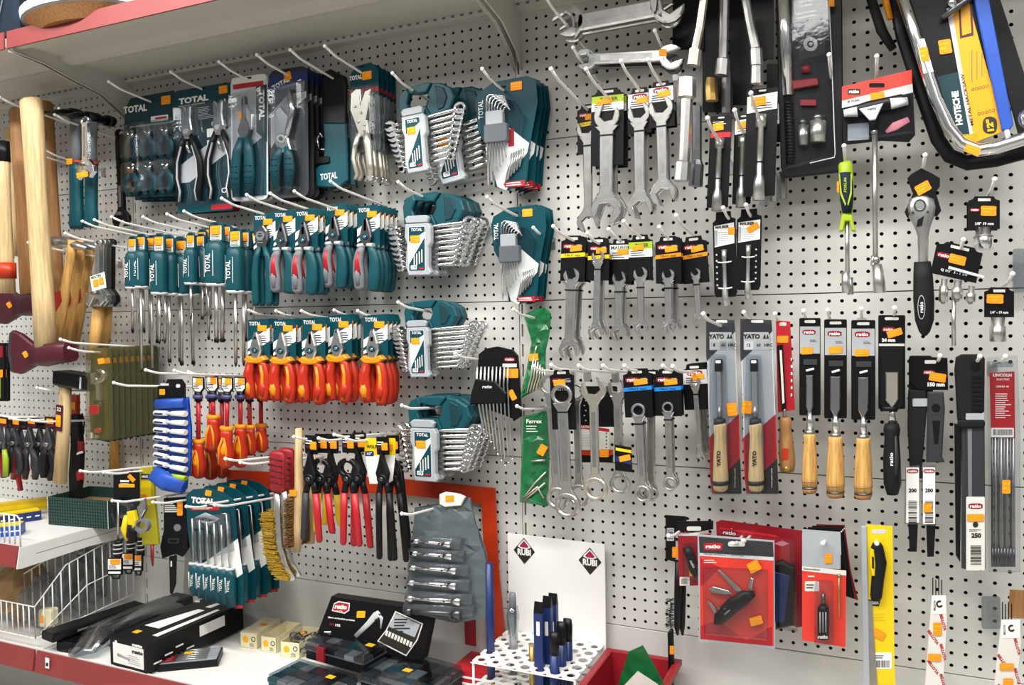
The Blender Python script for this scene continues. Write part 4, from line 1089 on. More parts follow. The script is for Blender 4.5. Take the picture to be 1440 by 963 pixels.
# black pliers at far left
for i, (x, d, yb, c, y0) in enumerate(((4, .22, 668, 'rubber', 588), (14, .16, 672, 'darkred', 588), (22, .2, 665, 'darkgrey', 590), (30, .12, 672, 'darkred', 590), (44, .18, 672, 'darkgrey', 588), (58, .16, 668, 'rubber', 590), (70, .2, 672, 'rubber', 588), (80, .12, 676, 'darkgrey', 590))):
    def dark_pliers(c, k):
        root = E('dark_pliers'); g = M(); g.rr(-7, -14, 8, 2, 1, .5, -.5, 'blackcard'); g.rr(-6, -12, 7, -8, .5, -.5, -.7, 'wine'); g.build('header_card', root); 
        if k % 2 == 0: sticker(root, 1, -4, 10, 7, -.9)
        g = M(); g.pr([(-1, -12), (1, -12), (5, -26), (7, -36), (4, -44), (-4, -44), (-7, -36), (-5, -26)], 0, -6, 'darksteel', 1.4); g.disc(0, -36, 3, -6, -8, 'steel', .5); g.build('jaws', root)
        for sg in (-1, 1):
            g = M(); g.loft([(sg*3, -3, -42), (sg*7, -3, -54), (sg*8.6, -3, -70), (sg*7, -3, -84)], [(3, 3), (4.6, 4), (5, 4), (3.4, 3)], c, 10); g.build('handle', root)
        return root, 84
    put(dark_pliers, (c, i), (x, y0), (x+1, yb), d, 'small dark handled pliers, %s from the left edge in the far left row' % ['first', 'second', 'third', 'fourth', 'fifth', 'sixth', 'seventh', 'eighth'][i], 'pliers', 'dark pliers at the far left')
o = One('screwdriver', (30, 640), .1); g = G(); g.loft([(24, 0, 660), (29, 0, 690)], [(3.4, 3.4), (2.8, 2.8)], 'red', 10); o.part('handle', g, 'red grip'); g = G(); g.loft([(14, 0, 610), (24, 0, 662)], 1.6, 'darksteel', 8); o.part('shaft', g); o.tag('red gripped tool poking down left of the dark pliers row', 'screwdriver')
o = One('screwdriver', (8, 650), .24); g = G(); g.loft([(6, 0, 632), (8, 0, 646), (8, 0, 670)], [(2.4, 2.4), (3.4, 3.4), (3, 3)], 'lime', 10); o.part('handle', g, 'yellow green grip'); g = G(); g.loft([(6, 0, 600), (6, 0, 634)], 1.6, 'darksteel', 8); o.part('shaft', g); o.tag('yellow green gripped tool hanging at the very left edge', 'screwdriver')
for i, (x, y, X) in enumerate(((14, 588, 30), (0, 584, 12), (40, 590, 70))):
    hook((x, y), at(X+20, y-3, .05).x, ['middle', 'left', 'right'][i]+' one over the dark pliers row', D=.3)
# dark packaged strips at left edge above
for i, (x, c) in enumerate(((3, 'lime'), (9, 'blackcard'))):
    o = One('carded_tool', (x, 480), .16-.03*i); g = G(); g.rr(x-6, 482, x+5, 564, 1.5, .5, -2, c if i else 'blackcard'); g.rr(x-5, 486, x+3, 502, 1, -2, -2.4, 'darkred'); g.rr(x-4, 530, x, 560, 1, -2.1, -2.5, 'lime'); o.part('header_card', g)
    o.sticker(x+1, 525, 6, 11, -3); o.tag('narrow dark card with a red top at the left edge, %s one' % ('outer', 'inner')[i], 'card')

# yellow ratchet / cable tools
o = One('ratchet_pack', (175, 658), .22)
g = G(); g.rr(160, 664, 196, 706, 2, .8, -.8, 'blackcard'); g.lines(170, 674, 184, 683, 2, -1, 'white', 5, .6); g.rr(168, 680, 190, 685, .5, -.9, -1.1, 'stickeryel'); o.part('header_card', g)
g = G(); g.loft([(170, -4, 700), (166, -4, 720), (172, -4, 740)], [(4, 4), (6, 4), (4, 4)], 'blacksteel', 10); g.ring(176, 716, 12, 7, 1, -5, 'darksteel', 16); o.part('strap', g)
o.sticker(186, 672, 12, 6, -1.4, rot=-.8); o.tag('black carded tool with a slanted orange sticker, left of the yellow shears', 'pack')
o = One('shears', (195, 700), .26)
g = G(); g.loft([(182, -4, 724), (178, -4, 742), (184, -4, 758)], [(3, 4), (4, 4), (3, 4)], 'yellow', 10); g.pr([(184, 718), (194, 716), (197, 730), (194, 742), (186, 738)], -2, -8, 'yellow', 1.4); g.loft([(190, -4, 736), (188, -4, 752), (192, -4, 762)], [(6, 5), (7, 5), (4, 4)], 'black', 10); o.part('handle', g, 'yellow and black grip')
g = G(); g.ring(203, 738, 10, 6.5, 0, -6, 'midgrey', 16); g.pr([(196, 712), (206, 700), (208, 716), (200, 730)], 0, -5, 'satin', 1); o.part('loop_handle', g); o.tag('yellow and black handled cutter in front of the yellow green pack', 'shears')
o = One('saw_pack', (205, 655), .17)
g = G(); g.pr([(196, 658), (216, 656), (218, 700), (224, 765), (196, 766), (198, 720)], 2, -2, 'chartreuse', .6); g.rr(200, 676, 214, 710, 1, -2, -2.4, 'yellow'); g.rr(200, 666, 213, 673, 1, -2, -2.5, 'ink'); g.txt('MAX', 206, 669.5, 3.6, -2.7, 'white', w=9); o.part('sleeve', g); o.sticker(205, 698, 8, 7, -2.8); 
g = G(); g.loft([(214, 0, 766), (214, 0, 786), (215, 0, 796)], [(2.4, 2), (1.8, 1.6), (.8, .8)], 'darkred', 8); o.part('tip', g, 'red pointed tip'); o.tag('yellow green sleeved tool left of the black jab saw card', 'pack')
for i, (x, y, d) in enumerate(((166, 775, .27), (184, 768, .22), (198, 770, .17))):
    o = One('bit_driver', (x, y), d)
    g = G(); g.loft([(x, 0, 704+i*6), (x, 0, y-14)], 1.3, 'satin', 8); o.part('shaft', g)
    g = G()
    for k in range(3): g.loft([(x, 0, y-15+k*6), (x, 0, y-10.5+k*6)], 5-.4*i, 'black', 12); g.loft([(x, 0, y-10.5+k*6), (x, 0, y-9+k*6)], 5.4-.4*i, 'lightgrey', 12)
    g.loft([(x, 0, y+2), (x, 0, y+12)], 4.5, 'black', 12); o.part('grip', g)
    w = 11-2*i
    g = G(); g.rr(x-w, y+8, x+w*.9, y+32, 1.5, -3, -5, 'black', .4); g.rr(x-w+1.4, y+9.5, x+w*.9-1.4, y+24, .5, -5, -5.3, 'white'); g.rr(x-w+2, y+27, x+w*.9-2, y+30, .5, -5, -5.3, 'white'); g.lines(x-w+3, y+18, x+w*.7, y+23, 2, -5.5, 'ink', 4); g.loft([(x-w*.6, -4, y+31), (x-w*.3, -4, y+37), (x+w*.4, -4, y+37), (x+w*.6, -4, y+31)], 1.3, 'black', 8); o.part('price_card', g, 'white label with a black border')
    o.sticker(x+1, y+13, w*1.3, 7, -5.7); o.tag('long shafted driver with a white label at its foot, %s of three' % ('front left', 'middle', 'right hand')[i], 'screwdriver')
hook((113, 662), at(168, 668, .2).x, 'reaching over the green checked box', D=.36); hook((158, 704), at(240, 690, .15).x, 'low one left of the black jab saw card', D=.36)
hook((146, 664), at(200, 660, .1).x, 'above the yellow green pack', D=.3)
# black jab saw card
o = One('jab_saw_pack', (245, 700), .18)
g = G(); g.pr([(232, 700), (262, 698), (264, 730), (266, 770), (258, 782), (248, 778), (230, 785), (227, 768), (232, 745)], 1, -3, 'blackcard', .8); g.lines(234, 706, 256, 720, 5, -3.2, 'white', 6, .5); g.disc(252, 741, 5, -3, -3.5, 'midgrey'); g.rr(239, 756, 254, 763, 1, -3, -3.3, 'darkgrey'); g.rr(241, 757.5, 252, 761.5, 1, -3.3, -3.6, 'black'); o.part('backing_card', g)
g = G(); g.pr([(239, 782), (249, 780), (248, 820), (243, 835), (240, 834)], 0, -2, 'blacksteel', .5); g.rr(241.5, 788, 243.5, 796, .4, -2, -2.2, 'white'); o.part('blade', g)
o.sticker(256, 714, 8, 20, -3.6); o.tag('black jab saw on a black card, pointed blade hanging below', 'blister pack')
o = One('grey_scraper', (270, 770), .12); g = G(); g.pr([(262, 770), (272, 765), (278, 820), (270, 836), (259, 834)], 0, -2.5, 'steel', .6); o.part('blade', g); o.tag('plain grey blade hanging right of the black jab saw', 'scraper')
hook((215, 706), at(250, 700, .15).x, 'just above the black jab saw card', D=.3)
# TOTAL T-handle hex keys
o = One('hex_driver_pack', (296, 690), .21)
g = G(); g.pr([(262, 696), (272, 688), (292, 686), (314, 692), (328, 702), (331, 716), (334, 760), (343, 810), (343, 850), (332, 856), (320, 852), (300, 846), (276, 838), (272, 800), (264, 745)], .8, -.6, 'tealcard')
g.pr([(286, 792), (335, 757), (342, 806), (334, 812), (320, 796), (300, 796)], -.7, -.9, 'white'); g.txt('TOTAL', 286, 704, 9, -1, 'white', w=33, bold=.06, rot=-.1); g.rr(269, 712, 309, 717, 1, -.7, -.9, 'red'); g.lines(272, 713, 306, 716, 2, -1, 'white', 3, .5)
g.loft([(276, -1.2, 728), (290, -1.6, 724), (308, -1.2, 730), (296, -1.4, 736), (280, -1.2, 732)], [(1.5, .8), (4, 1.2), (3, 1), (3, 1), (1, .6)], 'grey', 8); g.loft([(266, -1.2, 745), (288, -1.4, 742), (300, -1.2, 752)], [(1, .6), (2.5, .8), (1, .6)], 'teal', 8)
g.rr(332, 851, 342, 855, .8, -.7, -1, 'red'); g.lines(275, 842, 285, 848, 1, -1, 'white', 3); o.part('backing_card', g)
o.sticker(294, 693, 9, 8, -1.2, rot=-.2)
for i in range(6):
    x = 275+i*10.2; z0 = 744+i*1.2-(i > 4)*18; zc = 789+i*1.6
    g = G(); g.loft([(x-1-(3 if i == 5 else 0), -5, z0-16+i*1), (x+1, -5, zc)], 1.3, 'satin', 8); g.loft([(x-11, -5, z0-21+i*2), (x-1-(3 if i == 5 else 0), -5, z0-16+i)], 1.3, 'satin', 8) if i == 5 else None
    o.part('hex_shaft', g)
    g = G(); g.loft([(x+1, -5, zc), (x+1, -5, zc+3)], [(6, 5), (6, 5)], 'lightgrey', 12); g.loft([(x+1, -5, zc+3), (x+2, -5, zc+12), (x+3, -5, zc+34), (x+4, -5, zc+46+i*1.6)], [(5, 5), (6.6, 5.6), (6.6, 5.6), (5.6, 5)], 'teal', 12, sq=.15)
    g.loft([(x-2, -10, zc+12), (x-1, -10.4, zc+34)], .8, 'lightgrey', 6); g.txt('TOTAL', x+2.6, zc+24, 3.6, -10.9, 'white', rot=PI/2-.06, w=17); o.part('handle', g)
g = G(); g.pr([(270, 728), (324, 720), (331, 774), (274, 790)], -1, -8, 'clear', 1.5); o.part('blister', g)
r = o.tag('big teal TOTAL card of six T handle hex drivers, front one', 'blister pack')
behind(r, 3, .045, 'teal T handle hex driver card in the row behind the front one', 'T handle hex driver cards behind the front one', jroll=.012)
hook((262, 712), at(300, 696, .19).x, 'left one poking out over the teal hex driver card', D=.28); hook((302, 710), at(345, 700, .16).x, 'right one poking out over the teal hex driver card', D=.3)
hook((285, 706), at(330, 698, .15).x, 'middle one poking out over the teal hex driver card', D=.3)
# wire brushes
def wire_brush(v):
    root = E('wire_brush'); g = M()
    g.loft([(0, 0, 0), (0, 0, -4), (0, 0, -30), (0, 0, -52), (0, 0, -56)], [(7, 5), (11, 6), (10, 6), (10.5, 6), (9, 5)], 'darkred', 12, sq=.3)
    for k in range(5): g.loft([(-9, -6, -10-k*8), (9, -6, -11-k*8)], .9, 'wine', 6)
    g.build('handle', root, 'red ribbed plastic grip')
    g = M(); sp = [(-2, 0, -54), (-2, 0, -90), (0, 0, -130), (8, 0, -158), (20, 0, -176)]
    g.loft(sp, [(5, 2)]*5, 'satin', 8); g.build('spine', root, 'bent steel strip')
    g = M(); rr_ = random.Random(v)
    for k in range(100):
        t = k/99*3.2; i = min(3, int(t)); f = t-i
        p = Vector(sp[i+1]).lerp(Vector(sp[min(4, i+2)]), f) if i < 3 else Vector(sp[4])
        for q in range(5):
            a = p+Vector((-2+q*-1.2+rr_.uniform(-1, 1), rr_.uniform(-6, 2), rr_.uniform(-2, 2)+2)); b = a+Vector((-14+rr_.uniform(-2.5, 2.5), rr_.uniform(-3, 1), rr_.uniform(-2.5, 2.5)))
            g.loft([a, b], [.55, .55], 'bristle', 3, False, False)
    g['x'] if False else None
    b = g.build('bristles', root, 'brassy wire bristles'); b['kind'] = 'stuff'
    return root, 176
put(wire_brush, (1,), (391, 634), (392, 812), .22, 'red handled wire brush with brass bristles, nearest one', 'brush')
r = put(wire_brush, (1,), (403, 630), (400, 806), .14, 'red handled wire brush behind the nearest one', 'brush', None)
o = One('wire_brush', (415, 604), .2)
g = G(); g.loft([(420, 0, 602), (420, 0, 650), (421, 0, 690), (418, 0, 740), (417, 0, 776)], [(4, 4), (5, 5), (6, 5), (9, 5), (5, 4)], 'palewood', 12); o.part('handle', g, 'pale wooden back and grip')
g = G(); rr_ = random.Random(3)
for k in range(40):
    for q in range(4):
        a = Vector((416-q*2.2, -4, 700+k*1.7)); g.loft([a, a+Vector((-2+rr_.uniform(-1, 1), -8, rr_.uniform(-1, 3)))], .8, 'brownbristle', 4, False, False)
b = o.part('bristles', g, 'brown wire bristles'); b['kind'] = 'stuff'
o.sticker(416, 692, 10, 9, -6); o.tag('pale wooden wire brush with brown bristles, left of the dark pincers', 'brush')
o = One('wire_brush', (436, 640), .12); g = G(); g.loft([(440, 0, 640), (440, 0, 690), (436, 0, 764)], [(3, 4), (5, 5), (6, 4)], 'palewood', 12); o.part('handle', g)
g = G()
for k in range(34):
    for q in range(3):
        a = Vector((438-q*3, -4, 700+k*1.8)); g.loft([a, a+Vector((-2+rr_.uniform(-1, 1), -8, rr_.uniform(0, 4)))], .8, 'brownbristle', 4, False, False)
b = o.part('bristles', g); b['kind'] = 'stuff'; o.tag('second wooden wire brush half hidden behind the first', 'brush')
hook((317, 645), at(393, 640, .2).x, 'upper one holding the red handled brushes', D=.34); hook((338, 650), at(403, 640, .14).x, 'lower one holding the red handled brushes', D=.32)
# pincers and tile nippers
def nipper(cl, cr, L, hd):
    root = E('pincers'); g = M()
    g.rr(-9, -24, 9, 2, 1.5, .6, -.6, 'blackcard'); g.rr(-8, -16, 8, -12, .5, -.6, -.8, 'wine'); g.lines(-8, -11, 6, -4, 2, -.9, 'white', 4); g.build('header_card', root); sticker(root, 3, -12, 9, 11, -1.1)
    g = M(); g.ring(0, -44, 14, 8, 0, -8, 'blacksteel', 16, PI*.62, PI*2.38, rim=1.2) if hd else g.pr([(-1, -20), (1, -20), (4, -34), (9, -50), (6, -64), (-6, -64), (-9, -50), (-4, -34)], 0, -8, 'blacksteel', 1.4)
    g.disc(0, -58, 7, 0, -9, 'blacksteel', 1); g.disc(0, -58, 3, -9, -10.5, 'darksteel', .5); g.build('jaws', root)
    for sg, c in ((-1, cl), (1, cr)):
        g = M(); g.loft([(sg*3, -3, -60), (sg*7, -3, -80)], [(4, 4), (4, 3.4)], 'blacksteel', 10); g.loft([(sg*7, -3, -78), (sg*9, -3, -110), (sg*11, -3, -L+3), (sg*11, -3, -L)], [(4.4, 4), (4.4, 4), (4, 4), (2.6, 2.6)], c, 10); g.build('handle', root)
    return root, L
for i, (cl, cr, L, hd, a, b, d) in enumerate((('darkgrey', 'red', 146, 0, (438, 614), (440, 760), .22), ('handyel', 'red', 132, 1, (452, 612), (458, 748), .2), ('handyel', 'handyel', 120, 0, (466, 612), (470, 738), .14), ('red', 'red', 150, 1, (490, 612), (496, 766), .21), ('red', 'red', 150, 0, (505, 610), (511, 768), .15), ('black', 'black', 176, 0, (538, 616), (546, 786), .20), ('black', 'black', 176, 0, (552, 614), (562, 788), .15))):
    put(nipper, (cl, cr, L, hd), a, b, d, ['pincers with one grey and one red handle, left end of the pincers', 'round jawed pincers with yellow and red handles', 'yellow handled pincers behind the round jawed ones', 'red handled round jawed pincers in the middle', 'red handled pincers just right of the middle', 'long black handled nippers on a white card', 'long black handled nippers behind the white card'][i], 'pliers', None)
o = One('header_card', (530, 615), .185); g = G(); g.rr(513, 616, 556, 640, 2, .5, -.5, 'yellow'); g.pr([(514, 640), (556, 640), (552, 676), (545, 680), (520, 680)], .5, -.5, 'white'); g.txt('WOLFPACK', 529, 628, 5, -.8, 'ink', w=26, bold=.04); g.rr(514, 634, 526, 641, 1, -.5, -.8, 'navy'); g.txt('10"', 520, 637.5, 4, -1, 'white', w=7); o.part('paper', g); o.sticker(546, 629, 14, 9, -1); o.tag('yellow and white card of the long black nippers', 'card')
o = One('crowbar', (560, 650), .1); g = G(); g.loft([(558, 0, 656), (556, 0, 648), (562, 0, 650), (566, 0, 690), (572, 0, 740), (578, 0, 776)], [(3, 3), (4, 4), (4, 4), (4, 4), (4, 4), (2, 3)], 'blacksteel', 10); o.part('shaft', g); o.tag('single black handled bar hanging right of the long nippers', 'tool')
for i, (x, y, X, d_) in enumerate(((413, 614, 442, .21), (448, 616, 490, .21), (470, 611, 505, .15), (487, 617, 538, .2))): hook((x, y), at(X, y, d_).x, ['first', 'second', 'third', 'fourth'][i]+' one over the pincers', D=.27)
# orange squares
o = One('carpenter_square', (692, 682), .02)
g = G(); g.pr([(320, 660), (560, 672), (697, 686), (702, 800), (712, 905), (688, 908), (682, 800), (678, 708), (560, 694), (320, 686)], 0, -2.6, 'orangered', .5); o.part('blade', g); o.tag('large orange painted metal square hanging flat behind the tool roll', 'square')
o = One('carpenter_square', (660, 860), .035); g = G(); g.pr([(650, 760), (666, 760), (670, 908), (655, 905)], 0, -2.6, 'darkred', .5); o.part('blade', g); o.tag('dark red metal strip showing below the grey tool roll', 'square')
# grey tool roll with socket wrenches
o = One('tool_roll', (630, 700), .13)
g = G(); _p = [(584, 704), (622, 702), (660, 700), (670, 740), (684, 790), (686, 800), (682, 870), (640, 876), (572, 862), (574, 800), (580, 750)]; g.crinkle(_p, 16, 7, 2.6, 0, 'greyroll', 3); g.crinkle(_p, 6, 3, .5, 4, 'greyroll', 4); o.part('sheet', g, 'dark grey crumpled plastic sheet')
g = G()
for i, (z, w) in enumerate(((758, 60), (775, 66), (795, 74), (816, 78), (836, 84), (852, 88))):
    x0 = 584-i*2.0
    g.loft([(x0-2, -6, z), (x0+w+8, -6, z+6)], [(8, 5), (9, 5)], 'smoke', 10)
o.part('pockets', g, 'translucent grey pockets')
for i, (z, w) in enumerate(((758, 54), (775, 58), (795, 66), (816, 68), (838, 76), (856, 78))):
    x0 = 585-i*2.0; m_ = 'chrome' if i < 5 else 'darksteel'
    g = G(); g.loft([(x0, -9, z), (x0+9, -9, z+.8)], 4+.3*i, m_, 10); g.loft([(x0+9, -9, z+.8), (x0+w-12, -9, z+4)], 2.4+.3*i, m_, 10); g.loft([(x0+w-12, -9, z+4), (x0+w, -9, z+5)], 4.6+.4*i, m_, 10); g.disc(x0+w*.7, z+3.4, 1.4, -11, -12.6, 'ink'); o.part('tube_wrench', g)
g = G(); g.pr([(620, 694), (628, 691), (648, 694), (656, 698), (650, 710), (628, 712), (620, 708)], -1, -5, 'offwhite', 1); o.part('hang_loop', g); o.sticker(635, 700, 12, 9, -5.3)
o.tag('dark grey tool roll holding a column of shiny tube wrenches', 'tool roll')
hook((565, 722), at(617, 708, .12).x, 'holding the grey tool roll', D=.27)
# black hex key holder (right end of the left bay)
o = One('hex_key_holder', (695, 492), .08)
g = G(); g.pr([(674, 498), (684, 490), (700, 487), (722, 492), (729, 500), (732, 545), (734, 585), (726, 590), (706, 582), (670, 570), (664, 560), (672, 530)], 1, -3, 'blackcard', .8); gb(g, 718, 505, 15, -3.1); g.rr(708, 511, 728, 516, .5, -3, -3.3, 'lightgrey'); g.rr(712, 518, 730, 531, 1, -3, -3.3, 'sticker'); o.part('header_card', g)
for i in range(9):
    x = 673+i*5.4; g = G(); L = 60+i*12 if i < 6 else 130-(i-6)*6
    g.loft([(x+1, -6, 515), (x, -6, 540), (x+4-i*.2, -6, 560+L*.25), (x+10-i*.4, -6, 560+L*.72)], 1.7-.08*i, 'satin', 8); g.ball((x+10-i*.4, -6, 560+L*.72), 2.0, 'chrome', 8); o.part('hex_key', g)
g = G(); g.pr([(672, 532), (700, 536), (716, 552), (714, 566), (664, 568), (666, 552)], -3, -9, 'black', 1.5); g.txt('ratio', 689, 543, 4, -9.2, 'white', w=13); o.part('key_clip', g)
o.sticker(722, 555, 8, 15, -3.5, rot=.5); o.tag('black fan shaped ratio holder of long hex keys, left of the green bags', 'hex key set')
hook((640, 497), at(690, 503, .06).x, 'holding the black hex key holder', D=.2)
# ================================================================== right bay
# large wrenches lying across two hooks
o = One('open_wrench', (860, 30), .17)
g = G(); shank(g, 805, 34, 932, 10, 24, 24, 9, 0, 'steel', False, 2.4)
headopen(g, 800, 29, 23, 9, math.radians(150), 20, 0, 'steel', 2.2, .1); headopen(g, 938, 8, 25, 9, math.radians(-35), 24, 0, 'steel', 2.2, .1)
g.pr([(822, 28), (915, 10), (915, 14), (822, 33)], -4.4, -4.8, 'steel'); o.part('body', g); o.tag('largest open ended wrench, lying slanted across the very top', 'wrench')
o = One('open_wrench', (860, 45), .12)
g = G(); shank(g, 800, 44, 930, 20, 18, 18, 7, 0, 'steel', False, 2); headopen(g, 805, 42, 18, 7, math.radians(150), 16, 0, 'steel', 2, .1); headopen(g, 940, 22, 18, 7, math.radians(-35), 18, 0, 'steel', 2, .1); o.part('body', g); o.tag('smaller grey wrench just behind the largest slanted one', 'wrench')
hook((765, -9), at(797, 24, .17).x, 'at the very top, carrying the largest wrenches'); hook((921, 43), at(940, 75, .15).x, 'right one carrying the bright open wrench', D=.2)
o = One('open_wrench', (880, 82), .16)
g = G(); shank(g, 828, 83, 936, 78, 15, 16, 7, 0, 'chrome', True, 1.6); headopen(g, 824, 83, 15, 7, math.radians(168), 12, 0, 'chrome', 1.6, .15); headopen(g, 944, 80, 18, 7, math.radians(-20), 15, 0, 'chrome', 1.6, .15); o.part('body', g); o.sticker(933, 75, 11, 10, -4); o.tag('bright chrome open ended wrench lying flat across two hooks', 'wrench')
o = One('open_wrench', (880, 92), .13); g = G(); shank(g, 832, 91, 936, 88, 12, 13, 6, 0, 'darksteel', False, 1.4); headopen(g, 828, 92, 13, 6, math.radians(168), 10, 0, 'darksteel', 1.4, .15); headopen(g, 946, 90, 14, 6, math.radians(-20), 12, 0, 'darksteel', 1.4, .15); o.part('body', g); o.tag('darker wrench just behind the bright flat one', 'wrench')
hook((806, 67), at(822, 85, .14).x, 'left one carrying the bright open wrench', D=.2)
# hanging wrenches ---------------------------------------------------------
def hang_wrench(ht, hb, L, w, m, cw, chh, hdr, R1, R2, ang, sl=1):
    """one wrench with its header card; ht/hb = head kinds top/bottom"""
    root = E('wrench'); g = M()
    if hdr:
        g.pr([(-cw*.3, 4), (cw*.3, 4), (cw*.34, -2), (cw/2, -4), (cw/2, -chh), (-cw/2, -chh), (-cw/2, -4), (-cw*.34, -2)], 2.5, 1.5, 'blackcard')
        g.rr(-cw*.18, -2, cw*.18, 1.5, 1, 1.5, 1.3, 'panel')
        col = {'green': 'lime', 'grey': 'lightgrey', 'white': 'white', 'yel': 'yellow', 'org': 'insyel', 'blue': 'brightblue', 'blk': 'blackcard'}[hdr]
        if hdr in ('green',): g.rect(-cw/2+.5, -16, cw/2-.5, -6, 1.5, 1.2, 'lime'); g.rect(-cw/2+.5, -27, cw/2-.5, -16, 1.5, 1.2, 'white'); g.lines(-cw*.4, -26, cw*.4, -17, 3, 1.0, 'ink', 4); g.txt('TAIVER', 2, -11, 5, 1.0, 'ink', w=cw*.55)
        elif hdr in ('grey', 'white'): g.rect(-cw/2+.8, -24, cw/2-.8, -4, 1.5, 1.2, col); g.lines(-cw*.36, -23, cw*.4, -14, 3, 1.0, 'ink', 4); ratio_badge(g, 0, -8.5, cw*.6, 1.2) if hdr == 'grey' else g.txt('MAURER', 0, -8, 5, 1.0, 'ink', w=cw*.8)
        else:
            ratio_badge(g, -cw*.16, -11, cw*.5, 1.2); g.pr([(-cw/2, -22), (cw/2, -19.5), (cw/2, -25), (-cw/2, -27.5)], 1.5, 1.2, col); g.txt('10x11 mm', 0, -23.5, 3.4, 1.0, 'ink' if hdr != 'blk' else 'white', w=cw*.6)
            g.lines(cw*.12, -14, cw*.44, -8, 3, 1.2, 'lightgrey', 3, .3)
        g.build('header_card', root)
        sticker(root, cw*(-.1 if hdr in ('green', 'blk') else .12), -14, cw*.5, 8, .9, rot=.1)
    g = M(); z1 = -R1*1.4 - (0 if not hdr else (chh*.62 if cw > 30 and hdr in ('yel', 'org', 'blue', 'blk', 'white', 'green') and R1 < 12 else 10)); z2 = -L+R2
    if ht == 'o': headopen(g, 0, z1, R1, 5, PI/2+ang, R1*1.05, -1, m, .9)
    else: headring(g, 0, z1, R1, 7, -1, m, .66)
    shank(g, 0, z1-R1*.75, 0, z2+R2*.75, w, w*.92, 4.6, -1, m, True, .9)
    if hb == 'o': headopen(g, 0, z2, R2, 5, -PI/2+ang*1.1, R2*1.05, -1, m, .9)
    else: headring(g, 0, z2, R2, 7, -1, m, .66)
    if hdr:
        g.rect(-w*.6, z1-R1-10, w*.6, z1-R1-8, 1, -4, 'black')
    g.build('body', root)
    return root, L
HW = [ # key, A, B, d, args, label
 (('o', 'o', 180, 12, 'steel', 30, 66, 'yel', 15, 16, .3), (826, 150), (828, 328), .06, 'grey open ended wrench hanging leftmost in the top row, behind the green tagged one'),
 (('o', 'o', 176, 19, 'satin', 46, 104, 'green', 18, 21, -.3), (854, 128), (852, 315), .12, 'large open ended wrench on a green and white tag, top row'),
 (('o', 'o', 176, 15, 'satin', 34, 60, 'grey', 16, 18, .3), (899, 127), (900, 308), .13, 'large open ended wrench on a grey ratio tag, middle of the top row'),
 (('o', 'o', 176, 14, 'satin', 36, 60, 'grey', 17, 18, .3), (929, 118), (933, 290), .14, 'large open ended wrench with a tilted tag, right end of the top row'),
 (('o', 'o', 160, 14, 'satin', 34, 60, 'yel', 11, 14, .3), (806, 335), (800, 506), .12, 'open ended wrench on a black and yellow ratio tag, left in the middle row'),
 (('o', 'o', 130, 9, 'satin', 30, 56, 'yel', 9, 11, .3), (842, 338), (838, 478), .13, 'small open ended wrench with a slanted sticker, second in the middle row'),
 (('o', 'o', 132, 11, 'satin', 32, 60, 'white', 10, 12, .3), (872, 340), (870, 480), .11, 'open ended wrench on a white tag, third in the middle row'),
 (('o', 'o', 130, 9, 'satin', 34, 60, 'green', 10, 10, .3), (900, 334), (902, 470), .13, 'open ended wrench on a green tag, fourth in the middle row'),
 (('o', 'o', 130, 10, 'satin', 36, 62, 'org', 9, 9, .3), (939, 336), (941, 468), .13, 'open ended wrench on an orange band ratio tag, fifth in the middle row'),
 (('o', 'o', 130, 8, 'satin', 36, 62, 'org', 7, 9, .5), (975, 336), (984, 460), .10, 'thin tilted wrench at the right end of the middle row'),
 (('r', 'r', 200, 13, 'satin', 0, 0, '', 15, 16, 0), (772, 520), (786, 716), .15, 'ring ended wrench, leftmost of the lower row beside the green bag'),
 (('r', 'r', 176, 15, 'satin', 34, 80, 'blk', 15, 18, 0), (789, 524), (799, 728), .18, 'largest ring ended wrench with a high sticker, lower row'),
 (('r', 'r', 180, 10, 'satin', 0, 0, '', 12, 16, 0), (810, 534), (816, 712), .12, 'ring ended wrench right of the largest one in the lower row'),
 (('o', 'r', 170, 12, 'nickel', 0, 0, '', 18, 17, .3), (834, 522), (838, 704), .17, 'combination wrench with a white wide jaw across, lower row'),
 (('o', 'r', 150, 12, 'satin', 0, 0, '', 14, 14, .2), (868, 526), (872, 694), .13, 'combination wrench behind the dark priced card, lower row'),
 (('r', 'r', 150, 11, 'satin', 40, 64, 'blue', 10, 12, 0), (895, 523), (905, 706), .14, 'ring wrench on a blue band ratio tag, left of the blue pair'),
 (('r', 'r', 150, 11, 'satin', 30, 60, 'blk', 9, 10, 0), (916, 524), (916, 704), .10, 'ring wrench half hidden between the two blue band tags'),
 (('r', 'r', 140, 10, 'satin', 38, 62, 'blue', 8, 10, 0), (938, 523), (943, 690), .13, 'ring wrench on a blue band ratio tag, right of the blue pair'),
 (('o', 'o', 130, 7, 'satin', 36, 60, 'grey', 8, 8, 0), (976, 516), (986, 652), .08, 'thin wrenches tag, right end of lower row'),
]
for k, A, B, d, lb in HW:
    k = k[:2]+(B[1]-A[1],)+k[3:]
    r = put(hang_wrench, k, A, B, d, lb, 'wrench')
    n = {'leftmost in the top': 0, 'green and white': 2, 'yellow ratio tag, left': 2, 'blue band ratio tag, left': 1, 'fifth': 3, 'thin wrenches': 3, 'third in': 1, 'second in': 1, 'grey ratio': 1, 'tilted tag': 1, 'blue band ratio tag, right': 1}
    for s_, c in n.items():
        if s_ in lb and c: behind(r, c, .02, ('another wrench right behind the '+lb.replace('large ', '').replace('open ended ', '').replace('small ', ''))[:88].rsplit(' ', 1)[0] if 0 else 'wrench hanging close behind the front one, %s' % lb.split(',')[-1].strip(), 'wrenches behind: '+s_, jroll=.03)
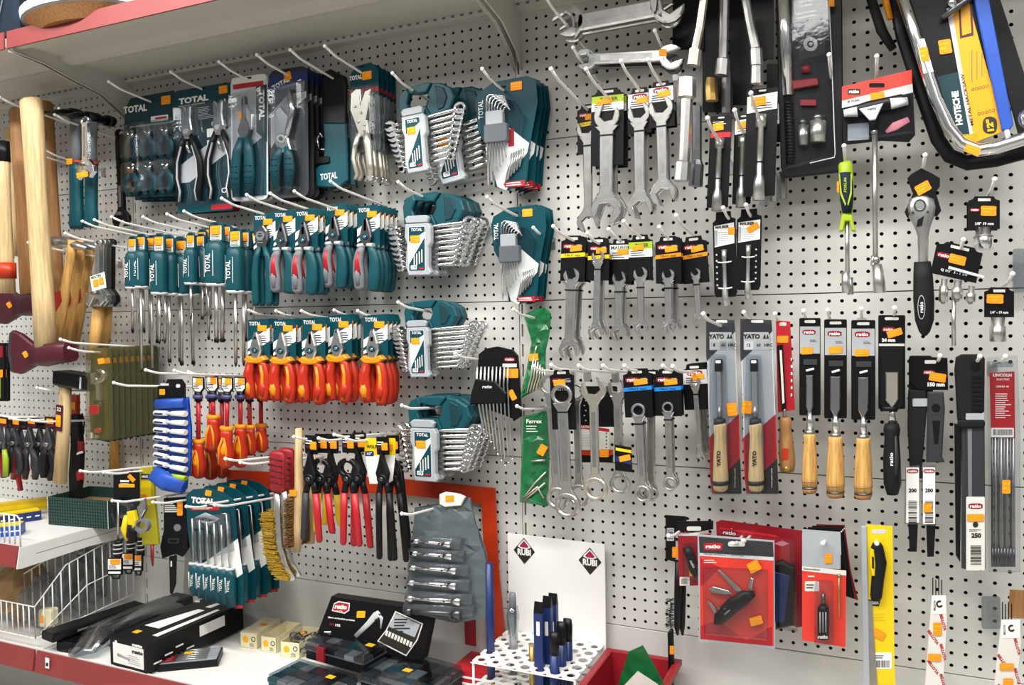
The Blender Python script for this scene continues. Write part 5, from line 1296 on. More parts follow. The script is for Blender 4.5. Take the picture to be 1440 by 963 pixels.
for tip, A, d, w in (((775, 97), (826, 155), .06, 'over the leftmost wrench of the top row'), ((824, 97), (854, 130), .12, 'over the green and white tagged wrench'), ((873, 86), (899, 129), .13, 'over the grey tagged wrench'), ((911, 84), (929, 120), .14, 'over the tilted tagged wrench'),
    ((778, 318), (806, 338), .12, 'over the left wrench of the middle row'), ((826, 328), (842, 341), .13, 'over the second wrench of the middle row'), ((856, 322), (872, 343), .11, 'over the third wrench of the middle row'), ((877, 311), (900, 336), .13, 'over the fourth wrench of the middle row'), ((927, 319), (939, 339), .13, 'over the fifth wrench of the middle row'), ((951, 303), (975, 339), .1, 'over the thin tilted wrench'),
    ((750, 515), (772, 524), .15, 'left end one of the lower wrench row'), ((775, 513), (789, 527), .18, 'second one of the lower wrench row'), ((814, 514), (834, 527), .17, 'third one of the lower wrench row'), ((848, 514), (868, 529), .13, 'fourth one of the lower wrench row'), ((878, 514), (895, 526), .14, 'fifth one of the lower wrench row'), ((932, 514), (945, 526), .13, 'sixth one of the lower wrench row'), ((946, 515), (976, 519), .08, 'right end one of the lower wrench row')):
    hook(tip, at(A[0], A[1], d).x, w)
# white jaw wrench lying across behind
o = One('header_card', (830, 560), .09)
g = G(); g.rr(817, 543, 868, 600, 2, .5, -.5, 'blackcard')
for k in range(6): g.disc(822+(k % 2)*2, 556+k*7, 1, -.5, -.8, 'lightgrey')
g.pr([(813, 597), (857, 604), (857, 634), (813, 632)], .5, -.7, 'offwhite'); g.pr([(813, 596), (857, 603), (857, 607), (813, 602)], -.7, -.9, 'red'); g.rr(813, 632, 862, 640, .5, .5, -.7, 'orangered'); g.rr(813, 640, 862, 650, .5, .5, -.7, 'blackcard'); g.txt('RATIO', 824, 600, 3.4, -1, 'white'); g.lines(818, 610, 850, 628, 5, -.9, 'lightgrey', 3, .3)
for k in range(5): g.disc(853, 609+k*5, 1, -.7, -1, 'ink')
o.part('paper', g); o.sticker(850, 637, 13, 11, -1.2); o.tag('black, white and red card hanging behind the white wide jaw wrench', 'card')
o = One('header_card', (875, 640), .15)
g = G(); g.pr([(865, 625), (888, 629), (889, 664), (865, 661)], .5, -.5, 'blackcard'); g.pr([(866, 629), (888, 633), (888, 637), (866, 633)], -.5, -.7, 'yellow'); g.pr([(866, 641), (888, 645), (888, 653), (866, 648)], -.5, -.7, 'navy'); o.part('paper', g); o.sticker(879, 644, 16, 8, -1, rot=.2); o.tag('small dark blue priced card in front of the lower wrench row', 'card')
# sockets and tube wrenches ---------------------------------------------------
def tube_wrench(name, pts, d, m, rr, label, extra=None, n=8):
    o = One(name, (pts[0][0], pts[0][1]), d)
    g = G(); N = len(pts)
    g.loft([(x, 0, y) for x, y in pts], [(r, r) for r in rr], m, n, True, n > 8); o.part('body', g)
    return o.tag(label, 'wrench')
tube_wrench('tube_wrench', [(966, 110), (966, 137), (966, 140), (962, 226), (961, 229), (959, 254), (959, 255)], .18, 'satin', [13, 13, 8.5, 8, 11, 11.5, 10], 'hexagon headed tube wrench, large satin one left of the socket wrenches')
tube_wrench('tube_wrench', [(980, 150), (980, 225), (980, 232), (978, 262)], .14, 'darksteel', [7, 7, 10, 10], 'darker tube wrench right behind the large satin one')
tube_wrench('spark_plug_wrench', [(991, -10), (984, 40), (978, 68), (978, 70), (975, 92)], .19, 'nickel', [6, 6, 6, 9, 9], 'worn tube wrench at the top with a reddish shaft')
tube_wrench('tube_wrench', [(1019, -10), (1018, 30), (1017, 82), (1017, 84), (1015, 106)], .15, 'steel', [7, 7, 7, 10, 10.5], 'tall socket wrench in the middle of the top right cluster')
tube_wrench('tube_wrench', [(1047, -10), (1054, 30), (1062, 68), (1063, 70), (1064, 92), (1064, 94), (1064, 118)], .17, 'steel', [6.5, 6.5, 7, 9, 9, 8, 9], 'slanted socket wrench with a double collar in the top right cluster')
tube_wrench('tube_wrench', [(1000, 110), (1000, 122), (1001, 142)], .10, 'brass', [7, 9, 9], 'short brassy socket end in the top right cluster')
tube_wrench('tube_wrench', [(1023, 100), (1022, 126), (1022, 160)], .08, 'darksteel', [7, 9, 8], 'dark socket behind the middle tall wrench')
for x0, x1, y0, y1, d, lb in ((946, 984, -20, 70, .06, 'left'), (988, 1018, -20, 158, .05, 'middle'), (1026, 1052, -20, 148, .04, 'third'), (1058, 1082, -20, 84, .08, 'right')):
    o = One('black_header_card', (x0, y1), d); g = G(); g.rr(x0, y0, x1+6, y1, 3, .8, -.8, 'blackcard'); 
    for k in range(6): g.disc(x1, y1-8-k*9, 1.2, -.8, -1.1, 'darkgrey')
    o.part('card', g); o.tag('plain black backing card behind the top right tube wrenches, %s one' % lb, 'card')
def ratio_ext(i):
    root = E('socket_bar'); g = M()
    w = (34, 30, 42)[i]
    g.rr(-w/2, -140, w/2, 4, 2, 3, 2, 'blackcard')
    if i == 0: g.rect(-w/2+1, -24, w/2-1, -4, 2, 1.7, 'black'); g.rect(-w/2+1, -30, w/2-1, -22, 1.7, 1.5, 'red'); g.lines(-w/2+4, -10, w/2-4, -4, 2, 1.5, 'white', 3, .3)
    else: g.pr([(-w/2+1, -6), (w/2-1, -2), (w/2-1, -24), (-w/2+1, -28)], 2, 1.7, 'white'); g.lines(-w*.3, -24, w*.4, -14, 3, 1.5, 'ink', 5, .4)
    g.rr(-5, 0, 5, 2.4, 1, 1.9, 1.7, 'panel'); g.build('header_card', root); sticker(root, -w*.12, -13, w*.5, 12, 1.2, rot=.1)
    g = M(); g.loft([(0, -2, -32), (0, -2, -48), (0, -2, -49), (0, -2, -112), (0, -2, -114), (0, -2, -122), (0, -2, -146)], [7.5, 7.5, 4.6, 4.6, 6, 8, 8.4], 'satin' if i == 2 else 'steel', 14); g.loft([(0, -2, -94), (0, -2, -96)], 5.2, 'black', 12); g.build('body', root)
    return root, 146
for i, (A, B, d, lb, tip) in enumerate((((1014, 166), (1008, 297), .15, 'socket extension bar on a black and red tag, left of three', (995, 166)), ((1046, 164), (1042, 292), .12, 'socket extension bar on a small white tag, middle of three', (1033, 155)), ((1072, 128), (1067, 282), .14, 'socket extension bar on a white tag, right of three and highest', (1056, 131)))):
    r = put(ratio_ext, (i,), A, B, d, lb, 'socket bar'); hook(tip, r.location.x, 'over the '+lb.split(',')[-1].replace(' of three', '').strip()+' socket extension bar')
    if i == 2:
        for k in range(3): tube_wrench('socket', [(1074+k*11, 230+k*6), (1075+k*12, 252), (1074+k*13, 288-k*4)], .1-.03*k, 'satin', [5, 8, 7], 'satin socket end right of the highest extension bar, %s' % ('nearest', 'next', 'last')[k])
def maurer(i):
    root = E('joint_bar'); g = M(); w = 34 if i else 30
    g.pr([(-w*.34, 6), (w*.3, 6), (w*.32, -2), (w/2, -4), (w/2, -100), (w*.42, -106), (-w*.42, -106), (-w/2, -100), (-w/2, -8), (-w*.36, -4)], .8, -.8, 'blackcard'); g.pr([(-w/2+2, -12), (w/2-2, -9), (w/2-2, -36), (-w/2+2, -40)], -.8, -1, 'white'); g.pr([(-w/2+2, -18), (-w/2+6, -18), (-w/2+6, -38), (-w/2+2, -38)], -1, -1.2, 'grey')
    g.txt('MAURER', -w*.08, -14, 4, -1.2, 'ink', w=w*.6, bold=.05); g.lines(-w*.3, -36, w*.36, -20, 6, -1.2, 'grey', 3, .3)
    for k in range(6): g.disc(-w*.36 if i == 0 else w*.3, -50-k*8, 1.2, -.8, -1.1, 'lightgrey', n=8)
    g.build('header_card', root); sticker(root, w*(.32 if i == 0 else .16), -20, w*(.3 if i == 0 else .5), 9, -1.4, rot=.5 if i else 0)
    g = M(); g.loft([(0, -5, -44), (0, -5, -56), (0, -5, -58), (0, -5, -92), (0, -5, -98), (0, -5, -108), (2, -5, -118)], [3.6, 3.6, 2.8, 3, 4.4, 4.6, 5], 'satin', 12); g.build('body', root)
    g = M()
    for z in (-60, -94): g.loft([(-9, -4, z), (-4, -7.6, z-1), (4, -7.6, z-1), (9, -4, z)], .9, 'white', 6)
    g.build('cable_tie', root)
    return root, 112
for i, (A, B, d, tip) in enumerate((((1018, 304), (1021, 424), .10, (1017, 292)), ((1054, 300), (1052, 414), .10, (1049, 288)))):
    r = put(maurer, (i,), A, B, d, ('left', 'right')[i]+' one of two small bars tied on black cards with white MAURER labels', 'socket bar'); hook(tip, r.location.x, 'over the %s of the two white labelled black cards' % ('left', 'right')[i], D=.17)
# torque wrench box --------------------------------------------------------------
o = One('torque_wrench_pack', (1140, 120), .10)
g = G(); g.pr([(1090, -30), (1184, -30), (1186, 228), (1178, 242), (1104, 250), (1098, 236)], 8, -2, 'black', 1.4); g.rr(1118, -20, 1160, 80, 2, -2, -2.6, 'blackcard')
for k, (z, w) in enumerate(((2, 22), (8, 16), (18, 28), (24, 26))): g.txt('Llave dinamometrica'[:10+k*3], 1134, z, 3.2, -2.9, 'lightgrey', w=w, rot=.2)
g.pr([(1124, 52), (1160, 36), (1160, 76), (1124, 86)], -2.6, -2.8, 'darkgrey'); g.ring(1140, 63, 10, 5, -2.8, -3.6, 'lightgrey', 16); g.disc(1140, 63, 2.5, -2.8, -3.6, 'lightgrey', n=10)
o.part('case', g, 'black box with printed lines and a round drawing')
g = G(); g.loft([(1101, -7, -30), (1104, -7, 40), (1109, -7, 136)], [(9, 7), (9, 7), (8, 7)], 'chrome', 16); g.loft([(1109, -5, 136), (1112, -5, 230)], [(6.5, 6), (6, 6)], 'blacksteel', 14)
for k in range(18): g.loft([(1109.5+k*.15, -5, 146+k*4.4), (1109.6+k*.15, -5, 148+k*4.4)], 7, 'black', 12)
o.part('wrench_shaft', g, 'shiny shaft with a black ribbed grip')
g = G(); g.pr([(1114, 116), (1150, 112), (1152, 122), (1116, 128)], -6, -11, 'darkred', 1); g.loft([(1128, -6, 100), (1140, -6, 98)], [(5, 4), (6, 4)], 'darkred', 10); g.rr(1126, 142, 1148, 150, 1, -6, -8, 'darkred'); o.part('ratchet_head', g, 'dark red clip')
for i, (x, y0, y1, r_) in enumerate(((1130, 178, 206, 7.5), (1151, 172, 202, 11.5))):
    g = G(); g.loft([(x, -8, y0), (x, -8, y1)], r_, 'satin', 16); g.loft([(x, -8, y0-8), (x, -8, y0)], r_*.8, 'darksteel', 12); o.part('socket', g)
g = G(); g.pr([(1116, -30), (1166, -30), (1175, 222), (1106, 240)], -3, -16, 'clear', 3); o.part('blister', g)
g = G(); g.loft([(1165, -16, -30), (1170, -16, 80), (1175, -16, 218), (1174, -16, 224), (1140, -16, 232)], .7, 'lightgrey', 6); o.part('blister_rim', g)
o.sticker(1170, 10, 8, 11, -18); o.tag('tall black torque wrench case with clear cover, dark red clip and two sockets', 'blister pack')
hook((1166, 77), at(1158, 110, .12).x, 'in front of the tall black case', D=.2)
o = One('long_socket_card', (1088, 160), .07); g = G(); g.rr(1078, 90, 1098, 200, 2, .8, -.8, 'blackcard'); g.rr(1087, 146, 1097, 174, 1, -.8, -1.1, 'lightgrey'); g.lines(1088, 160, 1095, 172, 4, -1.3, 'ink'); o.part('card', g); o.tag('black card with a small grey label left of the tall black case', 'card')
# T handle wrench pack ---------------------------------------------------------
o = One('t_handle_wrench', (1233, 130), .13)
g = G(); g.pr([(1184, 122), (1282, 98), (1283, 124), (1184, 148)], .6, -.4, 'cardred'); g.pr([(1184, 142), (1283, 118), (1284, 130), (1184, 152)], -.45, -.7, 'lightgrey'); g.pr([(1184, 150), (1284, 128), (1287, 190), (1278, 200), (1240, 198), (1186, 204)], .6, -.4, 'blackcard'); g.pr([(1192, 175), (1222, 172), (1222, 196), (1192, 198)], -.45, -.7, 'grey'); g.loft([(1246, -1, 186), (1258, -1, 178), (1278, -1, 168)], [(2, .6), (6, .8), (4, .6)], 'pink', 10); g.rr(1192, 125, 1210, 133, 1, -.5, -.8, 'ink'); g.txt('ratio', 1201, 129, 4.6, -1, 'white', w=14, bold=.04); g.txt('Ø 14 mm', 1200, 142, 3.6, -1, 'ink', w=17, rot=.2); g.rr(1222, 117, 1244, 123, 2, -.5, -.8, 'hole'); o.part('backing_card', g)
o.sticker(1234, 135, 20, 10, -1.2, rot=.15)
g = G(); g.loft([(1186, -8, 163), (1200, -8, 158), (1222, -9, 153), (1246, -9, 148), (1268, -8, 142), (1278, -8, 144)], [(3, 3), (7, 6), (9, 7), (9, 7), (8, 6), (4, 4)], 'black', 14); g.loft([(1187, -12, 162), (1206, -13, 160)], [(5, 4), (7.4, 5)], 'lightgrey', 12); g.loft([(1252, -13, 149), (1276, -12, 145)], [(8, 5), (5.6, 4)], 'lightgrey', 12); g.pr([(1208, 157), (1242, 149), (1231, 172), (1223, 173)], -14, -18, 'lightgrey', 1); g.txt('ratio', 1226, 157, 3.8, -18.3, 'ink', w=12, rot=.15); g.loft([(1228, -8, 166), (1229, -8, 186)], [(9, 6), (5, 5)], 'black', 12); o.part('handle', g, 'black and grey T grip')
g = G(); g.loft([(1229, -8, 184), (1230, -8, 190)], 5, 'satin', 8); g.loft([(1230, -8, 188), (1231, -8, 364)], 3.9, 'satin', 12); o.part('shaft', g)
g = G(); g.ball((1232, -8, 366), 6, 'steel', 12); g.loft([(1228, -8, 360), (1227, -8, 374)], 3, 'satin', 8); g.loft([(1233, -8, 372), (1236, -8, 396), (1237, -8, 412)], [7, 9, 9], 'satin', 16); o.part('universal_socket', g)
g = G(); g.pr([(1190, 158), (1280, 136), (1284, 190), (1236, 196), (1190, 196)], -1, -16, 'clear', 3); o.part('blister', g); o.tag('T grip swivel socket wrench with a long shaft on a red ratio card', 'wrench')
hook((1233, 79), at(1232, 117, .13).x, 'above the red carded T grip wrench', D=.19)
# green nut driver ----------------------------------------------------------
o = One('nut_driver', (1190, 232), .14)
g = G(); g.loft([(1188, 0, 228), (1189, 0, 232), (1190, 0, 250), (1191, 0, 268), (1191, 0, 290), (1191, 0, 304), (1191, 0, 308)], [8, 10, 10.4, 10, 9, 7, 6], 'lime', 16)
g.loft([(1189, -4, 244), (1190, -4.5, 262), (1191, -4, 284), (1191, -3, 300)], [(8.8, 9), (10, 9.4), (9.2, 9), (6.6, 7)], 'denim', 14); g.pr([(1180, 246), (1181.5, 246), (1184, 272), (1190, 288), (1189, 291), (1182, 275)], -13.4, -13.8, 'lime'); g.pr([(1198, 246), (1196.5, 246), (1196, 272), (1192, 288), (1193, 291), (1198, 275)], -13.4, -13.8, 'lime'); g.txt('FORUM', 1189, 262, 4, -14.2, 'lime', rot=PI/2, w=20)
o.part('handle', g, 'dark blue grip with yellow green stripes')
g = G(); g.pr([(1184, 304), (1190, 299), (1199, 304), (1200, 312), (1204, 326), (1198, 325), (1195, 312), (1189, 312), (1186, 325), (1180, 326), (1182, 312)], 6, -8, 'lime', 1.5); o.part('collar', g, 'yellow green collar')
g = G(); g.loft([(1191, 0, 306), (1192, 0, 384)], 3.3, 'satin', 12); g.loft([(1189, 0, 382), (1190, 0, 412)], [6, 6.4], 'satin', 12); g.loft([(1195, 3, 390), (1196, 3, 414)], 4.6, 'steel', 10); o.part('shaft', g)
o.sticker(1180, 262, 7, 16, 5); o.tag('dark blue and yellow green nut driver hanging left of the long T wrench', 'screwdriver')
hook((1187, 205), at(1188, 230, .14).x, 'above the yellow green nut driver', D=.19)
# hacksaws --------------------------------------------------------------
o = One('hacksaw', (1370, 130), .17)
g = G(); g.loft([(1264, -4, -20), (1290, -4, 60), (1316, -4, 140), (1334, -4, 180), (1352, -4, 202), (1375, -4, 212), (1400, -4, 208), (1445, -4, 194), (1460, -4, 190)], 9.5, 'chrome', 18); g.disc(1280, 20, 1.6, -12, -13.4, 'ink'); o.part('frame', g, 'bent shiny steel tube frame')
g = G(); g.pr([(1288, 60), (1299, 58), (1312, 104), (1298, 107)], -12.5, -13.2, 'white', .1); o.part('paper_label', g, 'white label wrapped on the tube')
o.sticker(1299, 80, 12, 20, -14, rot=.2)
g = G(); _ = (g.pr([(1274, -20), (1380, -20), (1412, 184), (1364, 204), (1348, 200), (1322, 176), (1296, 90)], 2, .6, 'blackcard'), g.pr([(1318, 108), (1350, 100), (1374, 170), (1378, 186), (1352, 190), (1336, 168)], .6, .3, 'tealdark'), g.pr([(1336, 10), (1362, 2), (1412, 184), (1372, 200), (1360, 160), (1340, 60)], .5, .1, 'gold'), g.pr([(1331, 12), (1338, 10), (1370, 198), (1365, 196)], .4, 0, 'lightgrey'),
  g.txt('HOTECHE', 1346, 152, 10, -.2, 'white', rot=math.radians(98), w=48, bold=.05), g.pr([(1347, -5), (1366, -6), (1369, 50), (1350, 54)], 0, -.2, 'wine'), g.pr([(1350, -3), (1363, -4), (1366, 46), (1353, 50)], -.2, -.3, 'gold'),
  g.rr(1382, 164, 1402, 188, 8, 0, -.4, 'ink'), g.txt('12"', 1392, 176, 10, -.6, 'stickeryel', rot=math.radians(98), w=17, bold=.06), [g.ring(1368+k*5, 126-k*1.2, 2.2, 1.6, 0, -.2, 'wine', 10) for k in range(5)], [g.ring(1377+k*5, 160-k*1.2, 2.2, 1.6, 0, -.2, 'wine', 10) for k in range(5)], [g.rr(1366+k*7, 70+k*2, 1367.4+k*7, 116-k*4, .4, 0, -.2, 'tanwood') for k in range(3)], [g.txt('METAL HACKSAW', 1360, 140, 4.6, -.3, 'wine', rot=math.radians(101), w=74)])
o.part('brand_card', g, 'yellow and black printed card')
g = G(); g.pr([(1364, -20), (1386, -20), (1424, 176), (1418, 186), (1408, 184)], -1, -8, 'blue', 1.4); o.part('blade_guard', g, 'blue blade cover'); 
g = G(); g.loft([(1324, -8, 28), (1350, -10, 10), (1380, -8, -14)], [(4, 4), (5, 5), (5, 5)], 'darksteel', 12); g.ball((1338, -10, 8), 8, 'chrome', 12); o.part('wing_lever', g)
g = G(); g.loft([(1415, -5, 184), (1418, -5, 198)], [(4, 4), (4, 4)], 'lightgrey', 8); g.ball((1444, -6, 168), 14, 'chrome', 10); o.part('blade_clamp', g)
o.sticker(1329, 66, 18, 20, -1, rot=.15); o.sticker(1361, 196, 24, 11, -9, rot=.05); o.sticker(1366, 213, 22, 12, -13.5, rot=-.35)
o.tag('large hacksaw with bent steel frame, blue blade cover and yellow printed card', 'hacksaw')
o = One('hacksaw', (1350, 160), .11)
g = G(); g.loft([(1256, 0, -20), (1270, 0, 50), (1294, 0, 124), (1319, 0, 196), (1335, 0, 219), (1360, 0, 229), (1400, 0, 224), (1445, 0, 212)], [(11, 6)]*8, 'black', 12); g.pr([(1376, -20), (1400, -20), (1445, 120), (1445, 192), (1432, 190)], 1, -3, 'black', .8); o.part('frame', g); g = G(); g.loft([(1240, -3, -20), (1252, -3, 28)], [(5, 5), (5, 5)], 'insyel', 12); g.loft([(1222, -2, -10), (1240, -2, 44), (1256, -2, 70)], [(7, 6), (8, 6), (6, 5)], 'rubber', 12); o.part('handle', g, 'black and yellow grip'); o.sticker(1318, 98, 9, 18, -1, rot=.2); o.tag('black framed hacksaw behind the shiny one', 'hacksaw')
hook((1301, 218), at(1298, 250, .14).x, 'above the big ratchet', D=.19)
# ratchet ------------------------------------------------------------------
o = One('ratchet', (1298, 270), .15)
g = G(); g.pr([(1282, 244), (1296, 236), (1312, 244), (1322, 250), (1322, 262), (1316, 270), (1324, 296), (1318, 304), (1276, 306), (1272, 298), (1284, 272), (1280, 262), (1276, 250)], 4, 2, 'blackcard', .4); o.part('header_card', g); o.sticker(1298, 264, 22, 14, 1.2, rot=.5)
g = G(); g.loft([(1296, -2, 276), (1296, -2, 280), (1296, -2, 292), (1296, -2, 305), (1297, -2, 318), (1298, -2, 332), (1298, -2, 372), (1298, -2, 392)], [(8, 6), (17, 7), (20, 8), (18, 8), (12, 7), (8, 6), (7, 6), (8, 7)], 'satin', 20); g.disc(1293, 290, 9, -8, -11, 'darksteel', .8); g.disc(1293, 290, 6.6, -11, -12.4, 'satin', .8)
for a, b in ((1278, 301), (1283, 300), (1304, 299)): g.disc(a, b, 1.6, -9, -10.4, 'ink')
g.pr([(1290, 310), (1299, 304), (1296, 318), (1288, 320)], -8.6, -10.4, 'black', .6); o.part('ratchet_head', g)
g = G(); g.loft([(1297, -2, 368), (1298, -2, 390), (1299, -2, 420), (1300, -2, 450), (1300, -2, 466), (1300, -2, 472)], [(12, 7), (14, 9), (15, 10), (13.5, 9), (8, 7), (3, 3)], 'rubber', 18); g.ring(1295, 432, 1, .5, 0, -1, 'grey', 8)
g.pr([(1295+5.4*math.cos(a*PI/12), 432+17*math.sin(a*PI/12)) for a in range(24)], -11, -12.2, 'grey'); g.pr([(1295+4.4*math.cos(a*PI/12), 432+15.6*math.sin(a*PI/12)) for a in range(24)], -12.2, -12.5, 'black'); g.txt('ratio', 1295, 432, 5, -12.7, 'white', rot=PI/2, w=15); o.part('handle', g, 'black grip with an oval badge'); o.tag('big ratchet with a round head and black grip on a star shaped card', 'ratchet')
# sockets at the right ------------------------------------------------------
def socket_card(x, y, w, h, d, lab, sock, rot=0, stk=(0, 0, 24, 13), lines=True, hookt=None):
    o = One('socket_pack', (x, y), d)
    T = lambda u, v: (x+u*math.cos(rot)+v*math.sin(rot), y-u*math.sin(rot)+v*math.cos(rot))
    g = G(); g.pr([T(*p) for p in ((-w/2, 2), (-w*.36, 0), (-w*.3, -4), (w*.3, -4), (w*.36, 0), (w/2, 2), (w/2, h), (-w/2, h))], 1, -1, 'blackcard', .3)
    g.pr([T(*p) for p in ((-w*.2, -1), (w*.2, -1), (w*.2, 3), (-w*.2, 3))], -1, -1.3, 'panel')
    a = T(-w*.3, h*.36); gb(g, a[0], a[1], w*.3, -1.1, rot=rot)
    b = T(0, h*.82); g.txt(lab, b[0], b[1], 4, -1.4, 'white', w=w*.6, rot=rot)
    o.part('header_card', g); c = T(stk[0], stk[1]+h*.4); o.sticker(c[0], c[1], stk[2], stk[3], -2, rot=rot-.02)
    return o
o = socket_card(1384, 280, 44, 42, .14, '3/8" 19 mm', None, stk=(6, 0, 22, 14))
g = G(); g.loft([(1384, -2, 320), (1384, -2, 330), (1384, -2, 331), (1384, -2, 350)], [10, 10, 12.5, 12.5], 'chrome', 18); g.loft([(1384, -2, 331), (1384, -2, 333)], 13.2, 'steel', 18); o.part('socket', g); r = o.tag('chrome socket on a black card at the right, highest of the three socket cards', 'socket')
behind(r, 1, .03, 'chrome socket on a black card right behind the highest one', None)
o = socket_card(1350, 348, 66, 44, .16, 'Q 1/2"  3 - 1 1/4"', None, rot=-.22, stk=(0, 0, 24, 13))
g = G(); g.pr([(1334, 374), (1384, 388), (1384, 392), (1333, 378)], -1.5, -4, 'lightgrey', .3); o.part('plastic_bar', g)
for x, y0, y1, r_ in ((1328, 392, 424, 6.5), (1347, 394, 420, 8), (1366, 402, 424, 7)):
    g = G(); g.loft([(x, -3, y0), (x-1, -3, y0+10), (x-1, -3, y0+11), (x-2, -3, y1)], [r_*.7, r_*.7, r_, r_], 'satin', 14); g.ball((x-2, -3, y1), r_*.6, 'steel', 10); o.part('adapter', g)
g = G(); g.loft([(1341, -3, 420), (1341, -3, 486)], 3.2, 'satin', 10); o.part('extension', g)
o.tag('tilted black card with three small adapters and a long extension', 'socket')
o = socket_card(1405, 408, 42, 38, .14, '1/4" - 19 mm', None, stk=(-6, -3, 24, 13))
g = G(); g.loft([(1403, -2, 446), (1403, -2, 458), (1403, -2, 459), (1403, -2, 480)], [10, 10, 12, 12], 'satin', 18); o.part('socket', g); o.tag('satin socket on a black card, lowest of the three at the right', 'socket')
hook((1399, 252), at(1388, 278, .14).x, 'above the highest socket card', D=.2); hook((1355, 337), at(1350, 350, .16).x, 'above the tilted adapter card', D=.2); hook((1424, 385), at(1406, 408, .14).x, 'above the lowest socket card', D=.2)
# YATO chisels ----------------------------------------------------------------
def yato(x, w, num, d, stk):
    o = One('chisel_pack', (x+w/2, 450), d)
    g = G(); g.pr([(x, 448), (x+w-4, 450), (x+w+6, 694), (x+w*.2, 694), (x+6, 660)], .6, -.4, 'lightgrey')
    g.pr([(x, 448), (x+w-4, 450), (x+w-3, 466), (x+1, 508), (x, 500)], -.4, -.6, 'darkgrey'); g.rr(x+5, 467, x+w-8, 492, 1, -.6, -.8, 'offwhite'); g.txt('YATO', x+w*.33, 473, 7, -1, 'ink', w=w*.5, bold=.06); g.pr([(x+w*.66, 476), (x+w*.72, 469), (x+w*.76, 476)], -.8, -1, 'ink'); g.pr([(x+w*.76, 476), (x+w*.8, 469), (x+w*.84, 476)], -.8, -1, 'ink')
    for k, t in enumerate((num, '60', 'HRC')): g.rr(x+6+k*w*.29, 480, x+5+(k+1)*w*.29-1, 491, .6, -.8, -1, 'lightgrey' if k else 'white'); g.txt(t, x+5+(k+.5)*w*.29, 485, 4.6, -1.2, 'ink', bold=.04)
    g.pr([(x+w*.66, 598), (x+w+2, 582), (x+w+4, 650), (x+w*.7, 668)], -.4, -.6, 'red'); g.pr([(x+4, 616), (x+w*.4, 600), (x+w*.4, 694), (x+w*.2, 694), (x+6, 672)], -.4, -.6, 'red'); g.pr([(x+w*.4, 676), (x+w+4, 644), (x+w+6, 694), (x+w*.3, 694)], -.6, -.8, 'ink'); g.txt('www.yato.com', x+w*.93, 672, 2.6, -1, 'white', rot=PI/2, w=28)
    g.rr(x+w*.32, 450, x+w*.68, 454, 1.6, -.6, -.8, 'panel'); o.part('backing_card', g)
    cx = x+w*.42
    g = G(); g.rr(cx-5, 505, cx+5, 522, 1, -2, -9, 'black', .8); g.rr(cx-3.6, 506, cx+3.6, 510, .6, -9, -9.3, 'white'); o.part('tip_guard', g)
    g = G(); ww = 3.4 if num == '8' else 4.6; g.pr([(cx-ww, 520), (cx+ww, 520), (cx+ww+1, 574), (cx+2, 588), (cx-1, 588), (cx-ww+1, 574)], -4, -7, 'chrome', .8); g.loft([(cx+1, -5.5, 570), (cx+1.5, -5.5, 590)], [2, 4], 'steel', 12); o.part('blade', g)
    g = G(); g.loft([(cx+1.5, -6, 588), (cx+1.5, -6, 596)], 8, 'darkgrey', 14); g.loft([(cx+1.5, -6, 595), (cx+2, -6, 598), (cx+2, -6, 612), (cx+2.5, -6, 640), (cx+3, -6, 668), (cx+3, -6, 680), (cx+3, -6, 686), (cx+3, -6, 689)], [8, 9.6, 8, 9.6, 11, 11, 10, 7], 'palewood', 18); g.loft([(cx+3, -6, 674), (cx+3, -6, 680)], 11.6, 'darkgrey', 16); g.txt('YATO', cx+2, 642, 6, -17.6, 'ink', rot=PI/2, w=22, bold=.05); o.part('handle', g, 'pale varnished wooden grip')
    g = G(); g.pr([(x+2, 452), (x+w-5, 454), (x+w+4, 696), (x+8, 696)], -1, -3, 'clear', .8); g.pr([(cx-10, 498), (cx+10, 498), (cx+15, 600), (cx+16, 690), (cx-10, 690), (cx-12, 600)], -3, -19, 'clear', 4); o.part('blister', g)
    o.sticker(stk[0], stk[1], 14, 18, -5, rot=stk[2]); return o
o = yato(993, 44, '8', .10, (1030, 575, .1)); o.tag('YATO wood chisel number 8 in a clear pack, left of the two', 'chisel')
o = yato(1041, 48, '12', .12, (1051, 572, -.1)); o.tag('YATO wood chisel number 12 in a clear pack, right of the two', 'chisel')
hook((989, 441), at(1014, 452, .1).x, 'above the left YATO chisel'); hook((1046, 439), at(1066, 453, .12).x, 'above the right YATO chisel', D=.16)
# red carded chisel
o = One('chisel', (1102, 452), .08)
g = G(); g.pr([(1091, 450), (1111, 452), (1118, 576), (1094, 580)], .6, -.4, 'red'); g.rr(1096, 453, 1106, 458, 1.4, -.5, -.7, 'panel'); g.lines(1112, 500, 1115, 560, 6, -.6, 'white', 3, .4); o.part('backing_card', g); o.sticker(1101, 477, 16, 10, -1)
g = G(); g.pr([(1093, 486), (1101, 484), (1106, 574), (1100, 576)], -2, -7, 'blacksteel', .8); g.pr([(1097, 492), (1100, 492), (1104, 565), (1101, 567)], -7, -8, 'white'); g.loft([(1103, -4, 568), (1104, -4, 588)], [2, 3], 'satin', 10); o.part('blade', g)
g = G(); g.loft([(1105, -5, 586), (1105, -5, 592), (1105, -5, 600), (1106, -5, 622), (1107, -5, 640), (1108, -5, 652), (1108, -5, 662)], [7, 9, 8, 10, 11.5, 11, 9], 'tanwood', 18); g.loft([(1107, -5, 653), (1108, -5, 660)], 10.6, 'brass', 16); g.rr(1101, 628, 1110, 644, 1.5, -15.6, -16.4, 'orangered'); o.part('handle', g, 'brown turned wooden grip'); o.tag('brown handled chisel on a narrow red card, right of the YATO pair', 'chisel')
hook((1090, 441), at(1101, 455, .08).x, 'above the red carded chisel', D=.14)
